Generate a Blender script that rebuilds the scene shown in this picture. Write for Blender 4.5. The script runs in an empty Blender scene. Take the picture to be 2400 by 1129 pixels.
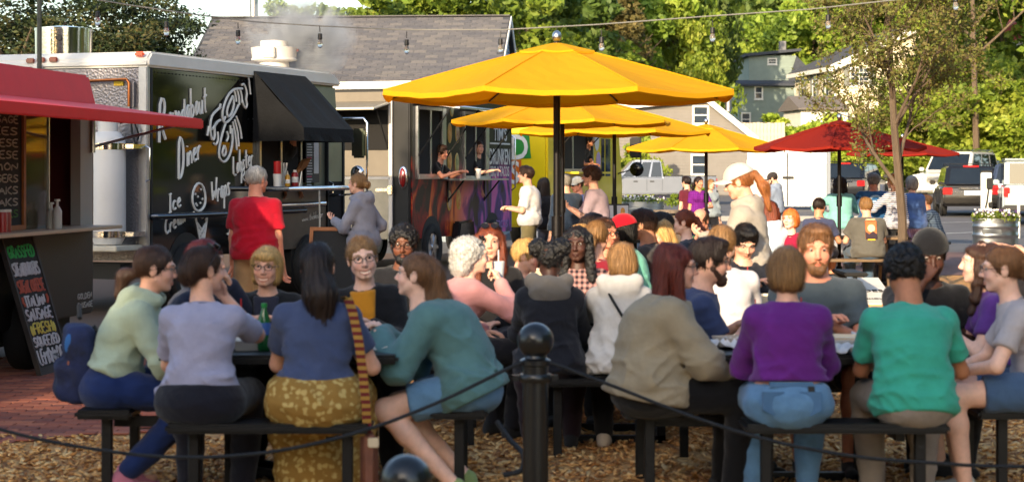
import bpy, bmesh, math, random, time
import numpy as np
from mathutils import Vector, Matrix, Quaternion
T0 = time.time()
random.seed(7)
rng = np.random.default_rng(7)
R = math.radians
sc = bpy.context.scene
# ------------------------------------------------------------------ camera
LENS = 70.0
F = LENS / 36.0 * 2400.0      # focal length in photograph pixels
HZ = 405.0                    # photograph row of the horizon
H = 1.62                      # eye height
cam_d = bpy.data.cameras.new('camera')
cam_d.lens = LENS; cam_d.sensor_width = 36.0
cam_d.shift_y = -(564.5 - HZ) / 2400.0
cam_d.clip_start = 0.1; cam_d.clip_end = 3000
cam_d.dof.use_dof = True; cam_d.dof.focus_distance = 24.0; cam_d.dof.aperture_fstop = 4.0
cam = bpy.data.objects.new('camera', cam_d)
sc.collection.objects.link(cam)
cam.location = (0, 0, H); cam.rotation_euler = (R(90), 0, 0)
sc.camera = cam
# ------------------------------------------------------------------ sky and sun
SUN_EL = 17.0
SUN_AZ = Vector((-0.35, -0.937)).normalized()      # horizontal direction towards the sun (behind the camera, left)
world = bpy.data.worlds.new('World'); sc.world = world; world.use_nodes = True
wn = world.node_tree.nodes; wl = world.node_tree.links
bg = wn['Background']
sky = wn.new('ShaderNodeTexSky'); sky.sky_type = 'NISHITA'; sky.sun_disc = False
sky.sun_elevation = R(SUN_EL)
sky.sun_rotation = math.atan2(SUN_AZ.x, SUN_AZ.y)
sky.air_density = 1.0; sky.dust_density = 1.6; sky.ozone_density = 1.0
wl.new(sky.outputs['Color'], bg.inputs['Color']); bg.inputs['Strength'].default_value = 0.15
sun_d = bpy.data.lights.new('sun', 'SUN'); sun_d.energy = 3.7; sun_d.angle = R(0.6); sun_d.color = (1.0, 0.80, 0.54)
sun = bpy.data.objects.new('sun', sun_d); sc.collection.objects.link(sun)
sv = Vector((SUN_AZ.x * math.cos(R(SUN_EL)), SUN_AZ.y * math.cos(R(SUN_EL)), math.sin(R(SUN_EL))))
sun.rotation_euler = sv.to_track_quat('Z', 'Y').to_euler(); sun.location = (-20, -30, 30)
vs = sc.view_settings
vs.view_transform = 'Standard'; vs.look = 'None'; vs.gamma = 1.0; vs.exposure = 1.22; vs.use_curve_mapping = False
sc.cycles.use_denoising = True
try: sc.cycles.denoiser = 'OPENIMAGEDENOISE'
except Exception: pass
sc.cycles.max_bounces = 8; sc.cycles.transparent_max_bounces = 12; sc.cycles.volume_bounces = 0
sc.cycles.caustics_reflective = False; sc.cycles.caustics_refractive = False
sc.cycles.volume_step_rate = 2.0

# ------------------------------------------------------------------ helpers
def at(px, py, Y):
    return Vector(((px - 1200) * Y / F, Y, H - (py - HZ) * Y / F))
def X(px, Y): return (px - 1200) * Y / F
def Zp(py, Y): return H - (py - HZ) * Y / F
def lin(c):
    return tuple(((v / 255.0) / 12.92 if v / 255.0 <= 0.04045 else ((v / 255.0 + 0.055) / 1.055) ** 2.4) for v in c[:3])
MATS = {}
def mat(name, col, rough=0.6, metal=0.0, nscale=0.0, namt=0.0, bump=0.0, bscale=0.0, spec=0.5, alpha=None, trans=0.0, stretch=None,
        col2=None, emit=0.0, coat=0.0, sheen=0.0):
    """col in sRGB 0..255; noise varies the colour by namt (or blends to col2)"""
    key = name
    if key in MATS: return MATS[key]
    m = bpy.data.materials.new(name); m.use_nodes = True
    nt = m.node_tree; b = nt.nodes['Principled BSDF']
    c = lin(col) + (1,)
    b.inputs['Base Color'].default_value = c
    b.inputs['Roughness'].default_value = rough; b.inputs['Metallic'].default_value = metal
    b.inputs['Specular IOR Level'].default_value = spec
    if trans: b.inputs['Transmission Weight'].default_value = trans
    if coat: b.inputs['Coat Weight'].default_value = coat; b.inputs['Coat Roughness'].default_value = 0.08
    if sheen: b.inputs['Sheen Weight'].default_value = sheen
    if alpha is not None: b.inputs['Alpha'].default_value = alpha
    if emit: b.inputs['Emission Color'].default_value = c; b.inputs['Emission Strength'].default_value = emit
    if namt or bump or col2:
        tc = nt.nodes.new('ShaderNodeTexCoord'); src = tc.outputs['Object']
        if stretch:
            mp = nt.nodes.new('ShaderNodeMapping'); mp.inputs['Scale'].default_value = stretch
            nt.links.new(src, mp.inputs['Vector']); src = mp.outputs['Vector']
        if namt or col2:
            n = nt.nodes.new('ShaderNodeTexNoise'); n.inputs['Scale'].default_value = nscale or 5; n.inputs['Detail'].default_value = 6
            n.inputs['Roughness'].default_value = 0.65
            nt.links.new(src, n.inputs['Vector'])
            rp = nt.nodes.new('ShaderNodeValToRGB')
            rp.color_ramp.elements[0].position = 0.32; rp.color_ramp.elements[1].position = 0.68
            if col2:
                rp.color_ramp.elements[0].color = c; rp.color_ramp.elements[1].color = lin(col2) + (1,)
            else:
                rp.color_ramp.elements[0].color = tuple(v * (1 - namt) for v in c[:3]) + (1,)
                rp.color_ramp.elements[1].color = tuple(min(1, v * (1 + namt)) for v in c[:3]) + (1,)
            nt.links.new(n.outputs['Fac'], rp.inputs['Fac']); nt.links.new(rp.outputs['Color'], b.inputs['Base Color'])
        if bump:
            n2 = nt.nodes.new('ShaderNodeTexNoise'); n2.inputs['Scale'].default_value = bscale or 40; n2.inputs['Detail'].default_value = 4
            nt.links.new(src, n2.inputs['Vector'])
            bp = nt.nodes.new('ShaderNodeBump'); bp.inputs['Strength'].default_value = bump; bp.inputs['Distance'].default_value = 0.02
            nt.links.new(n2.outputs['Fac'], bp.inputs['Height']); nt.links.new(bp.outputs['Normal'], b.inputs['Normal'])
    MATS[key] = m
    return m
def fabric(col, name=None, amt=0.10):
    nm = name or 'fabric_%02x%02x%02x' % tuple(int(v) for v in col[:3])
    if nm in MATS: return MATS[nm]
    m = mat(nm, col, 0.9, 0, 9, amt, 0.25, 260, spec=0.2, sheen=0.15)
    nt = m.node_tree; b = nt.nodes['Principled BSDF']; bp = b.inputs['Normal'].links[0].from_node      # creases under the weave
    n = nt.nodes.new('ShaderNodeTexNoise'); n.inputs['Scale'].default_value = 8; n.inputs['Detail'].default_value = 2; n.inputs['Distortion'].default_value = 2.2
    tc = [q for q in nt.nodes if q.type == 'TEX_COORD'][0]; nt.links.new(tc.outputs['Object'], n.inputs['Vector'])
    b2 = nt.nodes.new('ShaderNodeBump'); b2.inputs['Strength'].default_value = .18; b2.inputs['Distance'].default_value = .03
    nt.links.new(n.outputs['Fac'], b2.inputs['Height']); nt.links.new(b2.outputs['Normal'], bp.inputs['Normal'])
    return m
def metal(col, name, rough=0.4, m=1.0, amt=0.1):
    return mat(name, col, rough, m, 6, amt, 0.05, 30)

def tag(o, label=None, cat=None, group=None, kind=None):
    if label: o['label'] = label
    if cat: o['category'] = cat
    if group: o['group'] = group
    if kind: o['kind'] = kind
    return o
COL = sc.collection
def link(o, parent=None):
    COL.objects.link(o)
    if parent is not None: o.parent = parent
    return o
def thing(name, label, cat, loc=(0, 0, 0), rz=0.0, group=None):
    o = bpy.data.objects.new(name, None); o.empty_display_size = 0.2
    link(o); o.location = loc; o.rotation_euler = (0, 0, rz)
    return tag(o, label, cat, group)
def np_mesh(name, V, Q, mats, smooth=True, fm=None):
    me = bpy.data.meshes.new(name)
    V = np.asarray(V, dtype=np.float32); Q = np.asarray(Q, dtype=np.int32)
    k = Q.shape[1]
    me.vertices.add(len(V)); me.vertices.foreach_set('co', V.ravel())
    me.loops.add(Q.size); me.loops.foreach_set('vertex_index', Q.ravel())
    me.polygons.add(len(Q)); me.polygons.foreach_set('loop_start', np.arange(0, Q.size, k, dtype=np.int32))
    if smooth: me.polygons.foreach_set('use_smooth', np.ones(len(Q), dtype=bool))
    if fm is not None: me.polygons.foreach_set('material_index', np.asarray(fm, dtype=np.int32))
    for m in (mats if isinstance(mats, (list, tuple)) else [mats]): me.materials.append(m)
    me.update(calc_edges=True)
    return me

class MB:
    def __init__(s, M=None): s.v = []; s.f = []; s.m = []; s.M = M; s.mi = 0
    def add(s, vs_, fs):
        o = len(s.v)
        s.v += [Vector(v) for v in vs_]
        s.f += [tuple(i + o for i in f) for f in fs]; s.m += [s.mi] * len(fs)
        return s
    def box(s, cx, cy, cz, sx, sy, sz, rz=0.0, rot=None):
        x, y, z = sx / 2, sy / 2, sz / 2
        vs_ = [Vector(p) for p in ((-x,-y,-z),(x,-y,-z),(x,y,-z),(-x,y,-z),(-x,-y,z),(x,-y,z),(x,y,z),(-x,y,z))]
        if rot is not None: vs_ = [rot @ v for v in vs_]
        elif rz: m = Matrix.Rotation(rz, 3, 'Z'); vs_ = [m @ v for v in vs_]
        c = Vector((cx, cy, cz))
        return s.add([v + c for v in vs_], [(0,3,2,1),(4,5,6,7),(0,1,5,4),(1,2,6,5),(2,3,7,6),(3,0,4,7)])
    def b2(s, x0, x1, y0, y1, z0, z1): return s.box((x0+x1)/2, (y0+y1)/2, (z0+z1)/2, abs(x1-x0), abs(y1-y0), abs(z1-z0))
    def bar(s, a, b, w, d=None, up=(0, 0, 1)):
        a = Vector(a); b = Vector(b); t = (b - a); L = t.length; t.normalize(); d = d or w
        u = Vector(up)
        if abs(t.dot(u)) > 0.95: u = Vector((0, 1, 0))
        r = t.cross(u).normalized(); u = r.cross(t).normalized()
        rot = Matrix((r, t, u)).transposed()
        c = (a + b) / 2
        return s.box(c.x, c.y, c.z, w, L, d, rot=rot)
    def cyl(s, a, b, r0, r1=None, n=12, caps=True):
        a = Vector(a); b = Vector(b); r1 = r0 if r1 is None else r1
        t = (b - a).normalized(); u = Vector((0, 0, 1)) if abs(t.z) < 0.9 else Vector((1, 0, 0))
        e1 = t.cross(u).normalized(); e2 = t.cross(e1)
        vs_ = []
        for k in range(n):
            an = 2 * math.pi * k / n; d = e1 * math.cos(an) + e2 * math.sin(an)
            vs_ += [a + d * r0, b + d * r1]
        fs = [(2*k, 2*k+1, 2*((k+1) % n)+1, 2*((k+1) % n)) for k in range(n)]
        if caps: fs += [tuple(2*k for k in range(n)), tuple(2*k+1 for k in reversed(range(n)))]
        return s.add(vs_, fs)
    def tube(s, pts, r, n=8, caps=True):
        pts = [Vector(p) for p in pts]; rs = r if isinstance(r, (list, tuple)) else [r] * len(pts)
        vs_ = []; prev = None
        for i, p in enumerate(pts):
            t = (pts[min(i+1, len(pts)-1)] - pts[max(i-1, 0)]).normalized()
            if prev is None:
                u = Vector((0, 0, 1)) if abs(t.z) < 0.9 else Vector((1, 0, 0)); e1 = t.cross(u).normalized()
            else: e1 = (prev - t * prev.dot(t)).normalized()
            prev = e1; e2 = t.cross(e1)
            for k in range(n):
                an = 2 * math.pi * k / n
                vs_.append(p + (e1 * math.cos(an) + e2 * math.sin(an)) * rs[i])
        fs = []
        for i in range(len(pts) - 1):
            for k in range(n):
                a = i*n+k; b = i*n+(k+1) % n
                fs.append((a, b, b+n, a+n))
        if caps: fs += [tuple(reversed(range(n))), tuple((len(pts)-1)*n+k for k in range(n))]
        return s.add(vs_, fs)
    def lathe(s, prof, n=16, c=(0, 0, 0), sy=1.0):
        c = Vector(c); vs_ = []
        for r, z in prof:
            for k in range(n):
                an = 2*math.pi*k/n; vs_.append(c + Vector((r*math.cos(an), sy*r*math.sin(an), z)))
        fs = []
        for i in range(len(prof)-1):
            for k in range(n):
                a = i*n+k; b = i*n+(k+1) % n; fs.append((a, b, b+n, a+n))
        fs += [tuple(reversed(range(n))), tuple((len(prof)-1)*n+k for k in range(n))]
        return s.add(vs_, fs)
    def ball(s, c, r, n=12, m=8, sc_=(1, 1, 1)):
        prof = [(max(1e-4, r*math.sin(math.pi*i/m)), -r*math.cos(math.pi*i/m)*sc_[2]) for i in range(m+1)]
        prof = [(a*sc_[0], z) for a, z in prof]
        return s.lathe(prof, n, c, sc_[1]/sc_[0])
    def prism(s, poly, vec):
        n = len(poly); a = [Vector(p) for p in poly]; v = Vector(vec)
        return s.add(a + [p + v for p in a], [tuple(reversed(range(n))), tuple(n+k for k in range(n))] + [(k, (k+1) % n, n+(k+1) % n, n+k) for k in range(n)])
    def quad(s, *p): return s.add(p, [tuple(range(len(p)))])
    def build(s, name, m, parent=None, smooth=False, bevel=0.0, seg=2, auto=False):
        me = bpy.data.meshes.new(name)
        vs_ = [s.M @ v for v in s.v] if s.M is not None else s.v
        me.from_pydata([tuple(v) for v in vs_], [], s.f)
        ms = m if isinstance(m, (list, tuple)) else [m]
        for mm in ms: me.materials.append(mm)
        if len(ms) > 1: me.polygons.foreach_set('material_index', s.m)
        me.update()
        if True:
            bm = bmesh.new(); bm.from_mesh(me)
            bmesh.ops.recalc_face_normals(bm, faces=bm.faces[:])
            if bevel: 
                es = [e for e in bm.edges if len(e.link_faces) == 2 and e.calc_face_angle(0) > 0.5]
                bmesh.ops.bevel(bm, geom=es, offset=bevel, segments=seg, affect='EDGES', clamp_overlap=True)
            bm.to_mesh(me); bm.free()
        if smooth or bevel:
            me.polygons.foreach_set('use_smooth', np.ones(len(me.polygons), dtype=bool))
            try: me.set_sharp_from_angle(angle=R(38))
            except Exception: pass
        o = bpy.data.objects.new(name, me)
        return link(o, parent)
def struct(o): o['kind'] = 'structure'; return o
def copy_tree(o, parent=None):
    c = o.copy(); COL.objects.link(c); c.parent = parent
    for ch in o.children: copy_tree(ch, c)
    return c
def text(name, body, size, loc, rot, m, parent=None, align='CENTER', ext=0.002, sx=1.0, bold=0.0):
    cu = bpy.data.curves.new(name, 'FONT'); cu.body = body; cu.size = size; cu.align_x = align; cu.extrude = ext; cu.offset = bold
    cu.resolution_u = 3
    cu.materials.append(m)
    t = bpy.data.objects.new(name, cu); COL.objects.link(t)
    me = bpy.data.meshes.new_from_object(t); bpy.data.objects.remove(t)
    o = bpy.data.objects.new(name, me); link(o, parent)
    o.location = loc; o.rotation_euler = rot; o.scale = (sx, 1, 1)
    return o
# ------------------------------------------------------------------ signed-distance surfaces for bodies, clothes, hair
_NT = rng.random((32, 32, 32)).astype(np.float32) * 2 - 1
def vnoise(P):
    i = np.floor(P).astype(np.int32); f = (P - i).astype(np.float32); f = f*f*(3-2*f)
    i &= 31; j = (i + 1) & 31
    x0, y0, z0 = i.T; x1, y1, z1 = j.T; fx, fy, fz = f.T
    c = _NT
    a = c[x0,y0,z0]*(1-fx)+c[x1,y0,z0]*fx; b = c[x0,y1,z0]*(1-fx)+c[x1,y1,z0]*fx
    d = c[x0,y0,z1]*(1-fx)+c[x1,y0,z1]*fx; e = c[x0,y1,z1]*(1-fx)+c[x1,y1,z1]*fx
    return (a*(1-fy)+b*fy)*(1-fz)+(d*(1-fy)+e*fy)*fz
A3 = lambda *v: np.array(v, dtype=np.float32)
def rc(P, a, b, r1, r2):
    a = np.asarray(a, np.float32); b = np.asarray(b, np.float32)
    ab = b - a; q = P - a
    t = np.clip(q @ ab / max(1e-9, float(ab @ ab)), 0, 1)
    q = q - t[:, None]*ab
    return np.sqrt(np.einsum('ij,ij->i', q, q)) - (r1 + (r2 - r1)*t)
def ell(P, c, rad, M=None):
    q = P - np.asarray(c, np.float32)
    if M is not None: q = q @ M
    rad = np.asarray(rad, np.float32)
    q = q / rad; k0 = np.sqrt(np.einsum('ij,ij->i', q, q)); q = q / rad; k1 = np.sqrt(np.einsum('ij,ij->i', q, q))
    return k0*(k0-1)/np.maximum(k1, 1e-6)
def smin(a, b, k):
    h = np.clip(.5 + .5*(b-a)/k, 0, 1)
    return b + (a-b)*h - k*h*(1-h)
def smax(a, b, k): return -smin(-a, -b, k)
_COR = [(0,0,0),(1,0,0),(0,1,0),(1,1,0),(0,0,1),(1,0,1),(0,1,1),(1,1,1)]
_EDG = [(0,1),(2,3),(4,5),(6,7),(0,2),(1,3),(4,6),(5,7),(0,4),(1,5),(2,6),(3,7)]
def sdf_mesh(fn, lo, hi, h, slack=0.02):
    lo = np.asarray(lo, np.float32); hi = np.asarray(hi, np.float32); s = 4
    nc = np.ceil((hi-lo)/(s*h)).astype(int) + 1
    ax = [lo[k] + s*h*np.arange(nc[k], dtype=np.float32) for k in range(3)]
    G = np.stack(np.meshgrid(*ax, indexing='ij'), -1).reshape(-1, 3)
    Dc = fn(G).reshape(nc)
    N = (nc-1)*s + 1
    ix = [np.minimum((np.arange(N[k]) + s//2)//s, nc[k]-1) for k in range(3)]
    V = Dc[np.ix_(*ix)].astype(np.float32)
    msk = np.abs(V) < s*h + slack
    I = np.argwhere(msk)
    if len(I): V[msk] = fn((lo + h*I).astype(np.float32))
    S = V < 0
    cnt = np.zeros(tuple(N-1), np.int8)
    def sub(A, o): return A[o[0]:A.shape[0]-1+o[0], o[1]:A.shape[1]-1+o[1], o[2]:A.shape[2]-1+o[2]]
    for o in _COR: cnt += sub(S, o)
    act = (cnt > 0) & (cnt < 8)
    idx = np.argwhere(act)
    if not len(idx): return np.zeros((0, 3), np.float32), np.zeros((0, 4), np.int32)
    ids = np.full(act.shape, -1, np.int32); ids[act] = np.arange(len(idx))
    vals = np.stack([V[idx[:,0]+o[0], idx[:,1]+o[1], idx[:,2]+o[2]] for o in _COR])
    acc = np.zeros((len(idx), 3), np.float32); num = np.zeros(len(idx), np.float32)
    cor = np.array(_COR, np.float32)
    for a, b in _EDG:
        va, vb = vals[a], vals[b]; m = (va < 0) != (vb < 0)
        t = np.where(m, va/np.where(m, va-vb, 1), 0)
        p = cor[a] + t[:, None]*(cor[b]-cor[a])
        acc += p*m[:, None]; num += m
    verts = lo + h*(idx + acc/num[:, None])
    quads = []
    for axn in range(3):
        sl0 = [slice(1, -1)]*3; sl1 = [slice(1, -1)]*3
        sl0[axn] = slice(0, -1); sl1[axn] = slice(1, None)
        A = S[tuple(sl0)]; B = S[tuple(sl1)]
        e = np.argwhere(A != B)
        if not len(e): continue
        flip = A[e[:,0], e[:,1], e[:,2]]
        base = e.copy()
        for k in range(3):
            if k != axn: base[:, k] += 1
        u, v = [(1, 2), (2, 0), (0, 1)][axn]
        def cid(du, dv):
            c = base.copy(); c[:, u] -= du; c[:, v] -= dv
            return ids[c[:,0], c[:,1], c[:,2]]
        q = np.stack([cid(1, 1), cid(0, 1), cid(0, 0), cid(1, 0)], 1)
        q[~flip] = q[~flip][:, ::-1]
        quads.append(q)
    Q = np.concatenate(quads); Q = Q[(Q >= 0).all(1)]
    return verts.astype(np.float32), Q.astype(np.int32)
def smooth_np(V, Q, it=1, f=0.5):
    for _ in range(it):
        acc = np.zeros_like(V); n = np.zeros(len(V), np.float32)
        for a, b in ((0,1),(1,2),(2,3),(3,0)):
            np.add.at(acc, Q[:, a], V[Q[:, b]]); np.add.at(acc, Q[:, b], V[Q[:, a]])
            np.add.at(n, Q[:, a], 1); np.add.at(n, Q[:, b], 1)
        V = V*(1-f) + f*acc/np.maximum(n, 1)[:, None]
    return V

# ------------------------------------------------------------------ canonical heads (facing +Y, origin between the ears)
def both(P):  # mirrored points
    Q = P.copy(); Q[:, 0] = np.abs(Q[:, 0]); return Q
def head_fn(kind):
    male = kind.startswith('m'); sm = 'smile' in kind
    def fn(P):
        B = both(P)
        d = ell(P, (0, -.014, .030), (.076, .098, .088))
        d = smin(d, ell(P, (0, .028, -.034), (.061 if not male else .064, .064, .082)), .03)
        jw = .027 if male else .022
        d = smin(d, rc(B, (.046, .006, -.052), (.014, .066, -.100 if male else -.096), jw, .018 if male else .016), .02)
        d = smin(d, ell(B, (.036, .062, -.034 if not sm else -.030), (.024, .022, .022)), .02)
        d = smin(d, rc(B, (.046, .070, .028), (.010, .089, .023), .010, .009), .012 if male else .018)
        d = smax(d, -ell(B, (.031, .100, .006), (.017, .016, .0115)), .010)
        d = smin(d, rc(P, (0, .086, .012), (0, .108, -.028), .0075, .0115), .012)
        d = smin(d, ell(B, (.0105, .098, -.034), (.0085, .010, .0075)), .006)
        w = .034 if sm else .022
        up = P.copy(); up[:, 2] -= (np.abs(P[:, 0])**2)*(9 if sm else 0)
        ly = .079 if sm else .084
        d = smin(d, ell(up, (0, ly, -.0635), (w, .0105 if sm else .012, .0048)), .006)
        d = smin(d, ell(up, (0, ly-.001, -.0815 if sm else -.0750), (w*.82, .0105 if sm else .012, .0055)), .006)
        if sm: d = smax(d, -ell(up, (0, .094, -.0720), (w*.88, .010, .0062)), .003)
        d = smin(d, ell(B, (.079, -.010, -.004), (.0075, .021, .033)), .006)
        d = smin(d, rc(P, (0, -.022, -.05), (0, -.040, -.21), .057 if male else .049, .062 if male else .052), .03)
        return d
    return fn
HEADS = {}
def head_mesh(kind):
    if kind in HEADS: return HEADS[kind]
    V, Q = sdf_mesh(head_fn(kind), (-.10, -.13, -.21), (.10, .13, .13), .0034, .01)
    x, y, z = np.abs(V[:, 0]), V[:, 1], V[:, 2]
    sm = 'smile' in kind
    zz = z - (x**2)*(9 if sm else 0)
    T = np.ones((len(V), 4), np.float32)
    wl_ = .034 if sm else .021
    lip = (x < wl_) & (zz < -.058) & (zz > (-.087 if sm else -.081)) & (y > .07)
    T[lip, :3] = (.78, .56, .54)
    if sm:
        te = (x < wl_*.82) & (zz < -.0672) & (zz > -.0772) & (y > .06); T[te, :3] = (1.15, 1.45, 1.55)
    ck = np.exp(-((x-.040)**2 + (z+.030)**2)/.0005)*(y > .03)
    T[:, :3] *= (1 - ck[:, None]*np.array((.0, .16, .14), np.float32))
    ns = np.exp(-(x**2 + (z+.028)**2)/.0002)*(y > .09); T[:, :3] *= (1 - ns[:, None]*np.array((.0, .12, .12), np.float32))
    HEADS[kind] = (V, Q, T); return HEADS[kind]

# ------------------------------------------------------------------ canonical hands (right hand, wrist at origin, fingers +Y, palm -Z, thumb -X)
HANDS = {}
def hand_mesh(kind):
    if kind in HANDS: return HANDS[kind]
    curl = {'relaxed': (22, 30, 20), 'flat': (6, 8, 5), 'grip': (55, 65, 40), 'fist': (80, 85, 50)}[kind]
    chains = []
    for bx, by, ln, sp in ((-.029, .086, .072, -5), (-.010, .091, .080, -1), (.011, .088, .074, 3), (.030, .078, .058, 8)):
        p = np.array((bx, by, .0), float); a = 0; seg = (ln*.46, ln*.30, ln*.26); pts = [p.copy()]
        for L_, c_ in zip(seg, curl):
            a += R(c_); s_ = math.sin(R(sp))
            p = p + L_*np.array((s_*math.cos(a), math.cos(a), -math.sin(a))); pts.append(p.copy())
        chains.append((pts, (.0092, .0086, .0078, .0066)))
    tc = {'relaxed': .35, 'flat': .9, 'grip': .1, 'fist': -.1}[kind]
    t0 = np.array((-.026, .022, -.008)); t1 = t0 + np.array((-.022 - .012*tc, .030, -.012)); t2 = t1 + np.array((-.004 - .016*tc, .028, -.010)); t3 = t2 + np.array((.006 - .012*tc, .022, -.008))
    chains.append(([t0, t1, t2, t3], (.0135, .0115, .0098, .0075)))
    def fn(P):
        d = rc(P, (0, -.06, 0), (0, .0, 0), .027, .024)
        for k, (bx, by) in enumerate(((-.028, .082), (-.010, .088), (.011, .084), (.029, .075))):
            d = smin(d, rc(P, (bx*.6, .012, 0), (bx, by, 0), .015, .0115), .012)
        for pts, rr in chains:
            e = None
            for i in range(3):
                q = rc(P, pts[i], pts[i+1], rr[i], rr[i+1]); e = q if e is None else smin(e, q, .004)
            d = smin(d, e, .005)
        return d
    HANDS[kind] = sdf_mesh(fn, (-.10, -.09, -.14), (.07, .20, .06), .0042, .01)
    return HANDS[kind]

# ------------------------------------------------------------------ hair styles (head frame)
def hair_fn(style):
    def fn(P):
        B = both(P); x, y, z = P.T
        th = {'short': .010, 'crew': .004, 'curly': .022, 'mop': .024, 'fringe': .006}.get(style, .006)
        cap = ell(P, (0, -.016, .030), (.076+th, .098+th*.9, .088+th))
        # face opening
        face = ell(P, (0, .115, -.045), (.066 if style not in ('long', 'wavy', 'longside') else .062, .085, .112))
        if style in ('bob', 'bangs'): face = ell(P, (0, .115, -.055), (.062, .085, .100))
        d = smax(cap, -face, .012)
        if style in ('short', 'crew', 'curly', 'mop', 'fringe'):
            d = smax(d, (-.052 - z) + .55*np.maximum(0, y + .02), .012)        # nape, ears
            d = smax(d, -ell(B, (.088, .012, -.030), (.022, .036, .050)), .008)
            if style == 'fringe': d = smax(d, -ell(P, (0, .03, .10), (.085, .125, .075)), .01)
            if style == 'mop': d = smin(d, ell(P, (0, .062, .088), (.060, .048, .034)), .03)
            if style == 'short': d = smin(d, ell(P, (0, .040, .100), (.055, .050, .022)), .03)
        else:
            d = smax(d, (-.075 - z) + .35*np.maximum(0, y + .02), .015)
        if style in ('long', 'wavy', 'longside'):
            L = -.40 if style == 'wavy' else -.36
            back = ell(P, (0, -.075, -.14), (.092, .050, .26 if style != 'wavy' else .24))
            d = smin(d, back, .05)
            side = rc(B, (.076, -.01, .03), (.088, .015, -.20), .030, .024)
            side2 = rc(B, (.080, -.02, -.02), (.078, .035, -.28), .026, .018)
            d = smin(d, smin(side, side2, .03), .03)
        elif style in ('bob', 'bangs'):
            d = smin(d, rc(B, (.056, -.02, .02), (.060, -.005, -.080), .030, .020), .04)
            d = smin(d, ell(P, (0, -.065, -.04), (.082, .055, .075)), .04)
            if style == 'bangs': d = smin(d, ell(P, (0, .078, .066), (.062, .022, .026)), .02)
        elif style == 'ponytail':
            d = smin(d, ell(P, (0, -.128, .030), (.022, .022, .022)), .02)
            d = smin(d, rc(P, (0, -.135, .025), (0, -.175, -.08), .026, .036), .02)
            d = smin(d, rc(P, (0, -.175, -.08), (.01, -.165, -.25), .036, .012), .03)
        elif style == 'lowpony':
            d = smin(d, rc(P, (0, -.105, -.025), (0, -.165, -.045), .024, .034), .02)
            d = smin(d, rc(P, (0, -.165, -.045), (0, -.190, -.15), .036, .016), .02)
        elif style == 'bun':
            d = smin(d, ell(P, (0, -.130, .005), (.044, .036, .042)), .012)
        elif style == 'puffs':
            d = smin(d, ell(B, (.074, -.035, .085), (.066, .064, .062)), .015)
        elif style == 'clip':
            d = smin(d, ell(P, (0, -.100, -.01), (.058, .042, .062)), .03)
        elif style == 'tiedlong':   # half-up long hair hanging down the back
            d = smin(d, rc(P, (0, -.095, .01), (.03, -.125, -.14), .062, .074), .04)
            d = smin(d, rc(P, (.03, -.125, -.14), (.06, -.105, -.36), .074, .032), .05)
        elif style == 'braids':
            d = smin(d, rc(B, (.072, -.01, .04), (.098, .02, -.24), .036, .040), .03)
            d = smin(d, ell(P, (0, -.08, -.12), (.10, .05, .20)), .04)
        elif style == 'bigcurl':
            d = smin(d, ell(P, (0, -.060, .02), (.115, .105, .110)), .03)
            d = smin(d, ell(P, (0, -.085, -.075), (.100, .070, .085)), .04)
            d = smax(d, -ell(P, (0, .13, -.045), (.066, .085, .105)), .02)
        phi = np.arctan2(x, -(y + .01))
        if style in ('curly', 'puffs', 'bigcurl', 'braids', 'mop'):
            a = .011 if style in ('puffs', 'curly') else .0065
            d = d + a*vnoise(P*62 + 5) + a*.6*vnoise(P*130 + 9)
        else:
            w = vnoise(P*14 + 3)
            d = d + .0028*np.sin(34*phi + 5*w + 18*np.maximum(0, z)) + .004*vnoise(P*np.array((40, 40, 9), np.float32) + 11)
            if style == 'wavy': d = d + .006*np.sin(z*70 + 3*w)
        return d
    return fn
HAIRS = {}
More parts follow.
